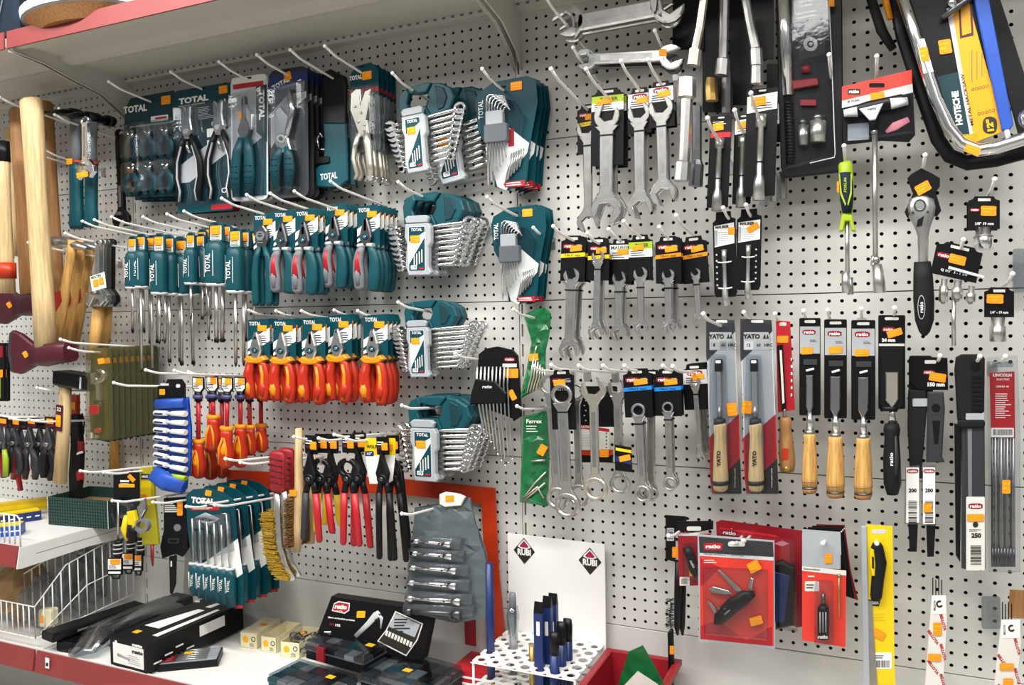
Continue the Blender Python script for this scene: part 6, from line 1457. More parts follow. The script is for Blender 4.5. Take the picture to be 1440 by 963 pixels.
def ratio_chisel(o, x, w, y0, cardb, blw, hb, col, stk, hw=11, black=False):
    g = G(); g.rr(x-w/2, y0, x+w/2, cardb, 2, .8, -.8, 'blackcard'); g.rr(x-w*.26, y0+3, x+w*.26, y0+7, 1.8, -.8, -1, 'panel')
    if not black:
        g.rect(x-w/2+1, y0+12, x+w/2-1, y0+50, -.8, -1.1, 'grey'); gb(g, x-w*.04, y0+20, w*.62, -1.1); g.lines(x, y0+34, x+w*.4, y0+30, 2, -1.3, 'ink', 3, .4)
        g.rr(x-w*.3, y0+58, x+w*.34, y0+66, 1, -.8, -2, 'darkgrey', .3)
    else:
        g.rect(x-w/2+1, y0+40, x+w/2-1, y0+43.5, -.9, -1.2, 'panel'); gb(g, x-w*.12, y0+20, w*.46, -1.1); g.txt('24 mm', x-w*.12, y0+35, 5, -1.2, 'white', w=w*.5, bold=.05)
    o.part('backing_card', g); o.sticker(x+stk[0], y0+stk[1], stk[2], 10, -1.6, rot=stk[3])
    g = G()
    if not black: g.loft([(x-5, -4, y0+74), (x+6, -5, y0+71)], 1.6, 'white', 8); o.part('cable_tie', g); g = G()
    else: g.pr([(x-w*.42, y0+46), (x+w*.42, y0+46), (x+w*.42, cardb-6), (x+w*.2, cardb+2), (x-w*.2, cardb+2), (x-w*.42, cardb-6)], -1, -4, 'black', .8); o.part('blade_cover', g); g = G()
    b0 = y0+80; g.pr([(x-blw, b0), (x+blw, b0), (x+blw, cardb-14), (x+blw*.3, cardb-4), (x-blw*.3, cardb-4), (x-blw, cardb-14)], -2, -8, 'chrome' if not black else 'nickel', 1.4)
    g.loft([(x, -4, cardb-6), (x+.5, -4, cardb+22)], [(3.4, 3.4), (6.4, 6)], 'chrome', 14); o.part('blade', g)
    g = G(); z = cardb+20
    if not black:
        H = hb-z; g.loft([(x, -5, z), (x, -5, z+6)], 7.6, 'steel', 16)
        g.loft([(x, -5, z+5), (x, -5, z+7), (x, -5, z+14), (x, -5, z+H*.4), (x, -5, z+H*.75), (x, -5, z+H*.9)], [hw*.72, hw*.84, hw*.8, hw*.95, hw*1.06, hw], col, 20); g.loft([(x, -5, z+H*.9), (x, -5, z+H*.96), (x, -5, z+H)], [hw*1.0, hw, hw*.8], 'tanwood', 18); g.loft([(x, -5, z+H*.9), (x, -5, z+H*.925)], hw*1.04, 'darksteel', 18)
        g.loft([(x, -5, z+H*.8), (x, -5, z+H*.815)], hw*1.09, 'tanwood', 18)
    else:
        H = hb-z; g.loft([(x-3, -5, cardb-4), (x-3, -5, cardb+2)], [(11, 6), (11, 6)], 'black', 14); g.loft([(x, -5, z), (x, -5, z+8), (x, -5, z+20), (x, -5, z+H*.5), (x+1, -5, z+H*.85), (x+1, -5, z+H)], [10, 12, 10.4, 12.5, 12.5, 8], 'rubber', 18); g.loft([(x+5, -10, z+16), (x+6, -12, z+H*.5), (x+4, -10, z+H*.8)], [(2, 6), (4, 7), (2, 6)], 'darkgrey', 12); g.txt('ratio', x-1, z+H*.48, 5, -18.4, 'white', rot=PI/2, w=18)
    o.part('handle', g)
CH = [(1139, 30, 447, 584, 5, 692, (1130, 437), (-4, 46, 17, .05), .1, 'first of three wooden handled chisels on black ratio cards'), (1175, 32, 449, 588, 7, 698, (1164, 436), (0, 43, 19, .08), .11, 'middle of three wooden handled chisels on black ratio cards'), (1214, 34, 450, 590, 7, 700, (1211, 434), (-2, 46, 20, .02), .12, 'last of three wooden handled chisels on black ratio cards')]
for x, w, y0, cb, bw, hb, tip, stk, d, lb in CH:
    o = One('chisel', (x, y0), d); ratio_chisel(o, x, w, y0, cb, bw, hb, 'wood', stk, 10.5 if x < 1150 else 12.5); o.tag(lb, 'chisel'); hook(tip, at(x, y0+4, d).x, 'above the '+lb.split(' on ')[0], D=d+.05)
o = One('chisel', (1256, 443), .12); ratio_chisel(o, 1254, 38, 443, 575, 9, 694, 'rubber', (4, 25, 22, .3), 12.5, True); o.tag('black gripped wide chisel on a ratio card marked 24 mm', 'chisel'); hook((1258, 433), at(1255, 446, .12).x, 'above the black gripped wide chisel', D=.17)
# files ------------------------------------------------------------------------
o = One('file_set', (1300, 500), .10)
g = G(); g.rr(1278, 500, 1312, 560, 5, 3, 0, 'black', 1); g.pr([(1279, 500), (1332, 503), (1333, 548), (1290, 548), (1279, 535)], -2, -5, 'blackcard', .6); g.rr(1300, 506, 1316, 511, 1.5, -5, -5.3, 'panel'); gb(g, 1306, 523, 16, -5.2); g.txt('150 mm', 1316, 540, 6, -5.6, 'white', w=24, bold=.05); o.part('header_card', g); o.sticker(1318, 530, 24, 12, -6, rot=-.15)
g = G(); g.pr([(1277, 548), (1302, 548), (1304, 570), (1296, 660), (1300, 672), (1280, 672), (1276, 600)], 0, -5, 'rubber', 1.4); g.rr(1283, 560, 1304, 571, 1.5, -5, -6.4, 'grey', .5); o.part('sleeve', g)
g = G(); g.pr([(1304, 550), (1326, 550), (1328, 574), (1324, 640), (1328, 648), (1302, 648), (1303, 600)], -4, -12, 'darkgrey', 2); g.disc(1315, 572, 6, -12, -13.2, 'black', .6); g.pr([(1310, 590), (1321, 590), (1318, 622), (1313, 622)], -12, -12.6, 'black'); o.part('handle', g, 'dark grey file grip')
for i, (x, w, y0, y1, yb) in enumerate(((1283, 10, 655, 736, 775), (1306, 9.5, 655, 738, 782))):
    g = G(); g.pr([(x-w, 655), (x+w, 653), (x+w, y1), (x-w-2, y1)], -3, -7, 'smoke', 1); g.rr(x-w+1, 656, x+w-1, y1-3, .6, -7, -7.3, 'white'); gb(g, x, 661, 16, -7.4); g.txt('200', x, 688, 6, -7.6, 'ink', bold=.05); g.bars(x-w*.6, 702, x+w*.6, 734, 14, -7.6, 'ink', 3, True); o.part('label_sleeve', g)
    g = G(); g.pr([(x-6+i*2, 730), (x+8+i*2, 730), (x+6+i*1, yb), (x-4+i*2, yb)], -1, -3.4, 'blacksteel', .6); o.part('file_blade', g)
o.sticker(1304, 712, 12, 13, -8.4); o.tag('pair of files in sleeves marked 200 on a black card marked 150 mm', 'file')
hook((1322, 500), at(1308, 508, .1).x, 'above the pair of sleeved files', D=.15)
o = One('rasp_set', (1365, 500), .13)
g = G(); g.pr([(1344, 502), (1352, 498), (1380, 498), (1384, 504), (1383, 578), (1376, 580), (1374, 592), (1346, 590), (1342, 520)], 2, -10, 'rubber', 2)
for k in range(8): g.rr(1365, 528+k*6.4, 1380, 531+k*6.4, 1, -10, -11.2, 'black')
g.disc(1370, 514, 7, -10, -10.8, 'black'); g.rr(1357, 580, 1383, 589, 1, -10, -11.4, 'grey', .4); g.rr(1346, 589, 1384, 600, 4, 0, -11, 'rubber', 2); o.part('handle', g, 'black ribbed file grip')
g = G(); g.pr([(1342, 595), (1352, 598), (1350, 790), (1344, 780)], 2, -3, 'blacksteel', .6); g.pr([(1352, 596), (1360, 600), (1360, 800), (1352, 798)], 1, -4, 'darkgrey', .6); o.part('file_blade', g)
g = G(); g.pr([(1357, 598), (1384, 598), (1385, 798), (1358, 798)], 0, -6, 'darkgrey', 1.4); g.pr([(1360, 602), (1366, 602), (1366, 698), (1361, 698)], -6, -6.4, 'midgrey'); g.rr(1358, 697, 1384, 800, 1.5, -6, -6.6, 'offwhite'); gb(g, 1371, 710, 20, -6.8); g.txt('250', 1372, 751, 7, -7, 'ink', bold=.06, w=14); g.disc(1371, 736, 4, -6.6, -6.9, 'ink'); g.bars(1364, 765, 1379, 793, 14, -6.9, 'ink', 5, True); g.lines(1362, 742, 1380, 746, 2, -7, 'midgrey'); o.part('label_sleeve', g, 'sleeve marked 250')
o.sticker(1371, 726, 24, 10, -7.6); o.tag('thick black gripped file set in a sleeve marked 250', 'file')
hook((1378, 501), at(1366, 512, .13).x, 'above the thick sleeved file set', D=.18)
o = One('electrode_pack', (1410, 500), .12)
for i in range(8):
    g = G(); x = 1395+i*4.3; g.loft([(x, -1.5, 600-i % 3), (x+.5, -1.5, 792)], 1.9, 'steel' if i % 2 else 'darksteel', 8); g.loft([(x+.5, -1.5, 770), (x+.5, -1.5, 796)], 2.05, 'darksteel', 8); o.part('electrode', g)
g = G(); g.pr([(1391, 524), (1426, 522), (1427, 615), (1393, 614)], -3, -4, 'red'); g.rr(1393, 601, 1425, 614, .6, -4, -4.3, 'white'); g.bars(1396, 603, 1423, 611, 22, -4.5, 'ink', 6); g.txt('LINCOLN', 1409, 527, 4.4, -4.3, 'white', w=26, bold=.04); g.txt('ELECTRIC', 1410, 533, 2.6, -4.3, 'white', w=18); g.txt('OMNIA 46', 1409, 543, 2.8, -4.3, 'white', w=18); g.lines(1399, 552, 1421, 588, 12, -4.2, 'white', 8, .35); o.part('paper_label', g, 'red label with white print and a barcode')
g = G(); g.pr([(1388, 502), (1430, 500), (1434, 610), (1434, 803), (1390, 803)], .5, -6, 'clear', 1); g.rr(1394, 508, 1424, 516, 3, -6, -7, 'clearthick'); o.part('sleeve', g, 'clear plastic sleeve'); o.sticker(1414, 683, 12, 19, -6.8); o.tag('clear sleeve of grey welding rods with a red label, at the right edge', 'pack')
hook((1414, 501), at(1405, 510, .12).x, 'above the sleeve of welding rods', D=.17)
# green bags -----------------------------------------------------------------
def green_bag(pts, d, keys, stk, lb, tx=None):
    o = One('green_bag', pts[0], d); g = G(); g.crinkle(pts, 16, 5, 2.2, -1, 'green', len(keys)); g.crinkle(pts, 10, 4, 1, 3, 'green', 9)
    if tx: 
        g.txt('Ferrex', tx[0], tx[1], 6, -2.3, 'offwhite', w=22, bold=.03); g.lines(tx[0]-11, tx[1]+16, tx[0]+11, tx[1]+5, 3, -2.3, 'offwhite', 4, .3)
    o.part('bag', g, 'crinkled green plastic')
    for i, k in enumerate(keys):
        g = G(); g.loft([(a, -3.2, b) for a, b in k], 1.3, 'nickel', 8); o.part('hex_key', g)
    if stk: o.sticker(*stk)
    return o.tag(lb, 'bag')
green_bag([(737, 436), (764, 432), (775, 436), (772, 470), (766, 500), (768, 540), (732, 560), (744, 505), (748, 478), (738, 450)], .08, [[(752+i*3, 500+i*4), (748+i*4, 530), (742+i*4, 552-i)] for i in range(6)]+[[(756, 486), (752, 500)]], (752, 502, 13, 10, -4, .1), 'upper green plastic bag of L shaped keys')
green_bag([(735, 580), (768, 578), (770, 600), (772, 640), (770, 712), (731, 706), (734, 640), (736, 600)], .09, [[(735, 702), (752, 680), (769, 663)], [(736, 704), (754, 690), (768, 678)], [(737, 700), (757, 684), (766, 700)], [(748, 648), (768, 646)]], (764, 632, 11, 15, -4, -.5), 'lower green plastic bag of L shaped keys below a white print', (752, 592))
hook((722, 435), at(760, 444, .06).x, 'through the upper green bag', D=.2); hook((727, 571), at(756, 578, .08).x, 'above the lower green bag', D=.16)
# ================================================================== right bay, bottom
def flat_card(o, pts, m='cardred', y=0): g = G(); g.pr(pts, y+.6, y-.4, m); return g
# left-facing packs
o = One('tool_pack', (950, 728), .06); g = G(); g.pr([(936, 724), (965, 726), (966, 742), (950, 748), (950, 790), (936, 786)], .8, -.8, 'blackcard'); g.rr(938, 742, 948, 760, 1, -.9, -1.2, 'lightgrey'); g.bars(939, 744, 947, 758, 8, -1.3, 'ink', 3, True); o.part('header_card', g); o.sticker(950, 776, 9, 15, -1.4); o.tag('black header card at the left of the red ratio packs', 'card')
o = One('pen_knife_pack', (966, 735), .12)
g = G(); g.pr([(952, 733), (1003, 732), (1003, 744), (955, 752)], .6, -.4, 'blackcard'); g.pr([(953, 752), (1000, 750), (1003, 822), (955, 824)], .6, -.4, 'darkred'); g.rr(954, 749, 984, 753, .5, -.5, -.8, 'lightgrey'); g.txt('ratio', 963, 749, 4, -.8, 'red', w=13); g.rr(956, 811, 970, 823, 1, -.5, -.8, 'offwhite'); g.bars(958, 813, 968, 821, 7, -1, 'ink', 3); g.rr(966, 740, 986, 746, 2, -.5, -.8, 'panel'); o.part('backing_card', g)
g = G(); g.loft([(966, -4, 768), (970, -5, 778), (978, -6, 800), (982, -5, 808)], [(5, 4), (6, 5), (7, 5), (5, 4)], 'black', 12); g.txt('ratio', 976, 790, 3.6, -11.2, 'white', rot=-1.1, w=11); o.part('knife', g)
g = G(); g.pr([(962, 764), (978, 762), (992, 812), (962, 814)], -1, -13, 'clear', 3); o.part('blister', g); o.sticker(978, 804, 15, 8, -6); o.tag('dark red ratio pack with a small black knife, left of the big red pack', 'blister pack')
hook((940, 753), at(958, 735, .14).x, 'lowest left one beside the red ratio packs', D=.22)
for i, (x, d) in enumerate(((953, .1), (960, .07))):
    o = One('black_pen', (x, 820), d); g = G(); g.loft([(x, 0, 790), (x, 0, 830), (x-1, 0, 880), (x, 0, 893)], [(4, 3), (5, 4), (4.4, 4), (1.5, 1.5)], 'black', 10); o.part('body', g); o.tag('slim black pointed tool below the dark red knife pack, %s' % ('left one', 'right one')[i], 'tool')
# long bottle-brush at left
o = One('tube_brush', (944, 850), .05)
g = G(); g.loft([(945, 0, 884), (943, 0, 890), (944, 0, 930), (943, 0, 985)], [(2, 2), (4.4, 4), (4.4, 4), (4, 4)], 'black', 12); o.part('handle', g)
g = G(); rr_ = random.Random(11)
for k in range(170):
    a = rr_.uniform(0, 2*PI); z = 842+k*.24; g.loft([(943, 0, z), (943+math.cos(a)*7, math.sin(a)*7, z+rr_.uniform(-2, 2))], .35, 'darkgrey', 4, False, False)
b = o.part('bristles', g); b['kind'] = 'stuff'; o.sticker(946, 912, 6, 12, -5); o.tag('thin black handled tube brush hanging over the red bin', 'brush')
# red glove-like pack behind
for i, (p, d) in enumerate((([(1007, 734), (1015, 731), (1128, 746), (1134, 756), (1134, 880), (1120, 882), (1010, 800)], .07), ([(1012, 742), (1090, 752), (1110, 765), (1116, 880), (1012, 860)], .10))):
    o = One('holster_pack', (1060, 740), d); g = flat_card(o, p, 'darkred' if i == 0 else 'red'); g.rr(1014, 738+i*6, 1036, 750+i*6, 1, -.5, -.8, 'darkred'); g.txt('ratio', 1026, 745+i*4, 5, -1, 'white', w=18, rot=-.12)
    g.pr([(1088, 764), (1100, 760), (1110, 764), (1100, 768)], -.6, -.9, 'pink') if i else None
    o.part('backing_card', g)
    if i:
        g = G(); g.pr([(1090, 790), (1100, 786), (1118, 796), (1117, 876), (1092, 882)], 0, -12, 'black', 3); g.pr([(1090, 800), (1112, 806), (1104, 870), (1092, 870)], -12, -13, 'navy', .5); o.part('holster', g, 'black holster edge'); g = G(); g.pr([(1012, 744), (1118, 758), (1122, 884), (1012, 864)], -1, -15, 'clear', 2); o.part('blister', g)
    o.tag(['dark red card edge behind the holster pack', 'dark red ratio pack holding a black holster, behind the big red pack'][i], 'blister pack')
hook((1045, 760), at(1050, 745, .12).x, 'upper one through the big red ratio pack', D=.2)
# swiss knife pack
o = One('pocket_knife_pack', (1035, 755), .17)
g = G(); g.pr([(981, 751), (1089, 760), (1090, 912), (983, 901)], .8, -.4, 'grey'); g.pr([(984, 778), (1088, 784), (1088, 908), (985, 898)], .4, -.6, 'cardred'); g.pr([(983, 754), (1087, 762), (1088, 784), (984, 778)], .4, -.8, 'darkgrey'); g.pr([(984, 777), (1088, 783), (1088, 788), (984, 781)], -.6, -1, 'lightgrey'); g.txt('Navaja multiusos 11 funciones', 1018, 780, 2.6, -1.2, 'ink', w=56, rot=-.05)
g.rr(990, 763, 1016, 773, 1.5, -.8, -1, 'red'); g.txt('ratio', 1003, 768, 5.4, -1.2, 'offwhite', w=21, bold=.06); g.lines(990, 792, 1012, 786, 2, -.8, 'offwhite', 3, .4); g.rr(1024, 761, 1048, 768, 3, -.9, -1.1, 'panel')
g.pr([(985, 785), (1014, 798), (985, 825)], -.6, -.7, 'red'); g.pr([(985, 880), (1010, 872), (1050, 900), (1086, 880), (1086, 908), (985, 898)], -.6, -.7, 'red')
o.part('backing_card', g)
g = G(); g.loft([(1007, -6, 874), (1012, -7, 868), (1030, -8, 850), (1050, -8, 836), (1062, -7, 832)], [(3, 4), (9, 6), (11, 7), (10, 6), (4, 4)], 'black', 16); g.loft([(1008, -3, 862), (1030, -4, 842), (1056, -4, 828)], [(4, 4), (5, 5), (4, 4)], 'darkred', 12); g.loft([(1020, -13, 852), (1044, -13, 838)], [(.8, .8), (.8, .8)], 'midgrey', 6); g.txt('ratio', 1025, 855, 3, -15.4, 'grey', rot=.7, w=10); o.part('knife_body', g)
for pts in ([(1010, 800), (1014, 800), (1040, 824), (1044, 830), (1036, 830)], [(998, 826), (1004, 823), (1026, 829), (1030, 834), (1018, 834), (1002, 831)], [(995, 842), (1003, 848), (1010, 858), (1006, 862)], [(1054, 820), (1056, 810), (1060, 812), (1058, 824), (1060, 830), (1052, 830)], [(1012, 848), (1010, 856), (1015, 856)]):
    g = G(); g.pr(pts, -3, -6, 'steel', .6); o.part('blade', g)
g = G(); g.pr([(990, 796), (1080, 800), (1080, 896), (992, 888)], -1, -16, 'clear', 4); o.part('blister', g)
o.sticker(1061, 795, 17, 15, -5, rot=.5); o.sticker(1064, 871, 18, 12, -5, rot=.25); o.tag('big red ratio blister pack with a black folding pocket knife and two orange stickers', 'blister pack')
hook((1030, 764), at(1036, 766, .2).x, 'front one through the big red ratio pack', D=.23)
# torch / screwdriver pack
o = One('precision_driver_pack', (1158, 750), .15)
g = G(); g.pr([(1128, 744), (1182, 748), (1183, 780), (1129, 776)], .6, -.4, 'grey'); g.pr([(1128, 796), (1190, 802), (1189, 910), (1128, 900)], .6, -.4, 'cardred'); g.pr([(1128, 752), (1182, 756), (1182, 800), (1128, 798)], .5, -.3, 'grey'); g.rr(1155, 762, 1161, 767, 2, -.4, -.7, 'white'); g.pr([(1128, 796), (1190, 802), (1190, 809), (1128, 802)], -.5, -.8, 'offwhite'); g.txt('Destornillador', 1142, 800, 2.8, -1, 'ink', w=24, rot=-.08); g.rr(1132, 817, 1152, 831, 1, -.5, -.8, 'offwhite'); g.lines(1134, 828, 1150, 820, 2, -1, 'darkgrey', 4); g.lines(1136, 812, 1150, 808, 1, -1, 'offwhite', 3); o.part('backing_card', g)
g = G(); g.loft([(1158, -7, 848), (1158, -7, 852), (1158, -7, 895)], [(5, 5), (8, 7), (8, 7)], 'black', 14); g.loft([(1158, -7, 832), (1158, -7, 850)], 3, 'darksteel', 10); g.txt('ratio', 1158, 890, 5, -14.6, 'white', w=14, bold=.05)
for k in range(3): g.loft([(1154+k*4, -13.5, 856), (1154+k*4, -13.5, 884)], .8, 'lightgrey', 6)
o.part('driver', g)
g = G(); g.loft([(1180, -4, 806), (1180, -4, 840), (1180, -4, 868)], [1.2, 1.6, .8], 'brass', 8); g.loft([(1180, -4, 806), (1180, -4, 810)], 2.4, 'steel', 8); o.part('bit', g)
g = G(); g.rr(1146, 815, 1172, 903, 5, -1, -15, 'clear', 3); o.part('blister', g); o.sticker(1165, 785, 11, 14, -1); o.tag('narrow red ratio pack with a small black handled driver, right of the pocket knife pack', 'blister pack')
for i in range(4):
    o = One('header_card', (1170, 740+i*3), .13-.025*i); t = (.02, .03, .05, .12)[i]; x0 = 1130+i*6
    g = G(); g.pr([(x0, 743-i*2), (1182+i*2, 744-i*2), (1190+i*2, 800), (1192+i*5, 838+i*2), (1190, 838), (x0, 800)], .5, -.5, ('blackcard', 'blackcard', 'blackcard', 'darkred')[i]); g.pr([(x0+2, 747-i*2), (1182+i*2, 748-i*2), (1182+i*2, 750-i*2), (x0+2, 749-i*2)], -.5, -.7, 'white'); o.part('paper', g); o.tag('%s card fanned out behind the narrow red pack' % ('front black', 'second black', 'third black', 'rearmost dark red')[i], 'card')
hook((1157, 764), at(1157, 762, .16).x, 'long one through the narrow red pack', D=.22)
# yellow pack with saw
o = One('hand_saw_pack', (1234, 738), .12)
g = G(); g.pr([(1218, 737), (1255, 740), (1258, 942), (1262, 1000), (1222, 1000), (1219, 900)], 1, -.6, 'yellow'); g.rr(1226, 744, 1246, 750, 2, -.7, -.9, 'panel'); g.pr([(1214, 842), (1238, 844), (1236, 852), (1213, 850)], -.7, -1.2, 'ink'); g.txt('HARDEX', 1226, 847, 4, -1.4, 'white', w=20, bold=.04); g.lines(1228, 874, 1252, 862, 3, -.8, 'handyel', 4, .4); g.rr(1225, 917, 1254, 940, 1, -.7, -1, 'white'); g.bars(1229, 928, 1251, 938, 16, -1.2, 'ink', 5); g.lines(1228, 926, 1250, 920, 2, -1.2, 'ink', 4, .4); o.part('backing_card', g)
g = G(); g.pr([(1211, 740), (1219, 739), (1224, 1000), (1214, 1000)], 1.5, -3, 'grey', .8); g.pr([(1220, 844), (1226, 844), (1236, 1000), (1226, 1000)], -1, -2.4, 'steel'); o.part('saw_blade', g)
g = G(); g.loft([(1233, -5, 762), (1233, -5, 768), (1237, -5, 790), (1234, -5, 815), (1232, -5, 836), (1232, -5, 841)], [(6, 5), (9, 7), (10, 7), (9, 7), (8.5, 6), (7, 5)], 'rubber', 16); g.pr([(1224, 768), (1229, 770), (1231, 790), (1230, 806), (1226, 806), (1223, 786)], -8, -13, 'yellow', 1); g.pr([(1226, 778), (1229, 780), (1229, 796), (1226, 794)], -13, -13.6, 'ink'); o.part('handle', g, 'black grip with yellow inlay'); o.sticker(1235, 891, 20, 12, -1.4, rot=-.5); o.tag('long yellow card with a black gripped saw, reaching the bottom edge', 'blister pack')
hook((1233, 764), at(1234, 745, .14).x, 'in front of the long yellow card', D=.19)
# printed plastic wrapped blades
def wrapped(x0, x1, y0, y1, d, lb, sl):
    o = One('blade_pack', ((x0+x1)/2, y0), d)
    g = G(); g.pr([(x0+6, y0), (x1-2, y0), (x1, y0+30), (x1-4+sl, y1), (x0-2+sl, y1)], 1, -2.5, 'offwhite', .6); rr_ = random.Random(x0)
    z = y0+36; k = 0
    while z < y1-14:
        g.txt(('BELLOTA', 'BELLOTA')[k % 2], x1-6-(k % 2)*(x1-x0-14), z, 4.4, -2.8, 'red', rot=-1.3+(k % 2)*.35, w=24, bold=.05); z += 21; k += 1
    o.part('wrapper', g, 'white wrapper with red slanting letters')
    g = G()
    for k in range(4): g.rr(x0+7+k*4.2, y0-26+(k % 2)*3, x0+8.4+k*4.2, y0+2, .3, 0, -1.5, 'blacksteel')
    o.part('blade', g); g = G(); g.rr(x0+6, y0-2, x1-2, y0+24, 1, -2.6, -3, 'white'); g.ring((x0+x1)/2+3, y0+10, 5, 2.6, -3, -3.6, 'ink', 14, .5, 5.2); g.txt('BELLOTA', x0+10, y0+12, 3, -3.4, 'ink', rot=PI/2, w=14); o.part('paper_label', g); return o.tag(lb, 'blade pack') and o
o = wrapped(1304, 1332, 838, 1000, .10, 'white and red lettered wrapper of thin blades, left of the two at the bottom right', -4)
o.sticker(1318, 883, 12, 18, -3.6); o.sticker(1314, 923, 19, 10, -3.6, rot=-.05)
o = wrapped(1402, 1436, 872, 1000, .12, 'white and red lettered wrapper at the bottom right corner', -6)
o.sticker(1415, 936, 20, 10, -3.6); o.sticker(1417, 958, 14, 12, -3.6)
o = One('cardboard_tag', (1430, 830), .06); g = G(); g.pr([(1420, 829), (1446, 830), (1446, 870), (1418, 868)], 1, -1, 'tanwood'); o.part('board', g); o.tag('brown board piece behind the corner wrapper', 'board')
o = One('clear_box', (1392, 850), .02); g = G(); g.rr(1380, 838, 1406, 882, 3, 0, -8, 'clearthick', 2); o.part('shell', g); o.tag('small empty clear plastic holder on the board left of the corner wrapper', 'holder')
o = One('clear_box', (1432, 370), .02); g = G(); g.rr(1424, 350, 1445, 412, 3, 0, -8, 'clearthick', 2); o.part('shell', g); o.tag('empty clear plastic holder at the right edge above the welding rods', 'holder')

# ================================================================== drill stand
def plate_with_holes(g, x0, x1, y0, y1, z, rows, m, seed=1):
    nc = len(rows[0]); 
    w = (x1-x0)/nc; h = (y1-y0)/len(rows); n = 12
    sq = []
    for k in range(n):
        a = 2*PI*k/n; c, s = math.cos(a), math.sin(a); q = max(abs(c), abs(s)); sq.append((c/q, s/q))
    for j, row in enumerate(rows):
        for i, r in enumerate(row):
            cx, cy = x0+w*(i+.5), y0+h*(j+.5)
            for zt, fl in ((z, 1), (z-.002, -1)):
                vs = [(cx+w/2*a, cy+h/2*b, zt) for a, b in sq]+[(cx+r*math.cos(2*PI*k/n), cy+r*math.sin(2*PI*k/n), zt) for k in range(n)]
                g.add(vs, [(k, (k+1) % n, n+(k+1) % n, n+k)[::fl] for k in range(n)], m)
    g.add([(x0, y0, z-.003), (x1, y0, z-.003), (x1, y0, z), (x0, y0, z)], [(0, 1, 2, 3)], m); g.add([(x1, y0, z-.003), (x1, y1, z-.003), (x1, y1, z), (x1, y0, z)], [(0, 1, 2, 3)], m)
st = E('drill_stand', (.085, -.02, DZ)); SX0, SX1, SYF, SYB = -.045, .21, -.225, -.02
def L_(g, ox=.085, oy=-.02, oz=DZ): g.v = [(a-ox, b-oy, c-oz) for a, b, c in g.v]; return g
g = M(); g.pr([(SX0+.005, DZ+.001), (SX1+.004, DZ+.001), (SX1+.004, .772), (SX0+.005, .775)], -.016, -.02, 'white')
for cx, cz in ((.005, .735), (.177, .728)):
    s_ = .029
    g.pr([(cx-s_, cz), (cx, cz+s_*1.15), (cx+s_, cz), (cx, cz-s_*1.15)], -.0201, -.0205, 'ink'); g.pr([(cx-s_*.6, cz+s_*.34), (cx-s_*.5, cz+s_*.5), (cx, cz+s_*1.02), (cx+s_*.5, cz+s_*.5), (cx+s_*.6, cz+s_*.34), (cx+s_*.3, cz+s_*.2), (cx-s_*.3, cz+s_*.2)], -.0205, -.0206, 'white'); g.pr([(cx-s_*.42, cz+s_*.42), (cx, cz+s_*.88), (cx+s_*.42, cz+s_*.42), (cx+s_*.3, cz+s_*.3), (cx-s_*.3, cz+s_*.3)], -.0206, -.0208, 'crimson'); g.txt('RUBI', cx, cz-s_*.1, s_*.56, -.021, 'white', w=s_*1.25, bold=.05)
L_(g).build('back_panel', st, 'white back panel with two black RUBI diamonds')
rows = [[.0095, .0085, .0105, .0115, .0115, .012, .010], [.009, .0085, .010, .0105, .011, .011, .012], [.008, .008, .0085, .009, .0095, .0105, .0115], [.008, .0075, .008, .009, .0095, .0105, .011], [.0075, .007, .0075, .008, .0085, .0105, .0095]]
for zz in (.53, .468):
    g = M(); plate_with_holes(g, SX0, SX1, SYF, SYB, zz, rows, 'white'); L_(g).build('tier', st, 'tier with round holes')
for x in (SX0+.004, SX1-.004):
    g = M(); g.loft([(x, SYF+.006, DZ+.001), (x, SYF+.006, .527)], .0028, 'white', 8); L_(g).build('leg', st)
tag(st, 'white tiered drill stand with a tall back panel and round holes', 'stand')
def tool_in_stand(name, base, top, d0, r, m, label, fn=None):
    pass
def bar(name, px, pyb, pyt, y, r, col, label, cat, tipm=None, n=12, extra=None, flat=False, zb=None):
    b = at(px, pyb, -y); t = at(px, pyt, -y); root = E(name, (b.x, y, zb if zb else .47-.04)); g = M(); z0 = root.location.z
    zt = t.z-z0
    if flat:
        g.box((0, 0, zt*.45), (r*2, r*1.3, zt*.9), col); g.add([(-r, -r*.65, zt*.9), (r, -r*.65, zt*.9), (r, r*.65, zt*.9), (-r, r*.65, zt*.9), (-r, 0, zt), (r, 0, zt)], [(0, 1, 5, 4), (2, 3, 4, 5), (1, 2, 5), (3, 0, 4)], tipm or col)
    else: g.loft([(0, 0, 0), (0, 0, zt)], r, col, n)
    g.build('shank', root)
    if tipm and not flat:
        g = M(); g.loft([(0, 0, zt), (0, 0, zt+.035), (0, 0, zt+.05)], [(r, r), (r*1.1, r*.7), (r*.9, r*.3)], tipm, 10); g.build('tip', root)
    return tag(root, label, cat)
bar('cold_chisel', 690, 912, 792, -.155, .0105, 'navy', 'tall blue round chisel bar at the left rear of the drill stand', 'chisel', n=6)
r = bar('cold_chisel', 722, 915, 862, -.12, .0085, 'midgrey', 'grey chisel in crumpled clear wrap standing in the drill stand', 'chisel', 'midgrey')
g = M(); g.loft([(0, 0, .10), (0, 0, .15), (0, 0, .175), (0, 0, .20)], [.011, .012, .016, .013], 'clearthick', 10); g.build('plastic_wrap', r)
bar('drill_socket', 749, 930, 908, -.15, .0085, 'brass', 'short brass plug standing in the drill stand', 'plug')
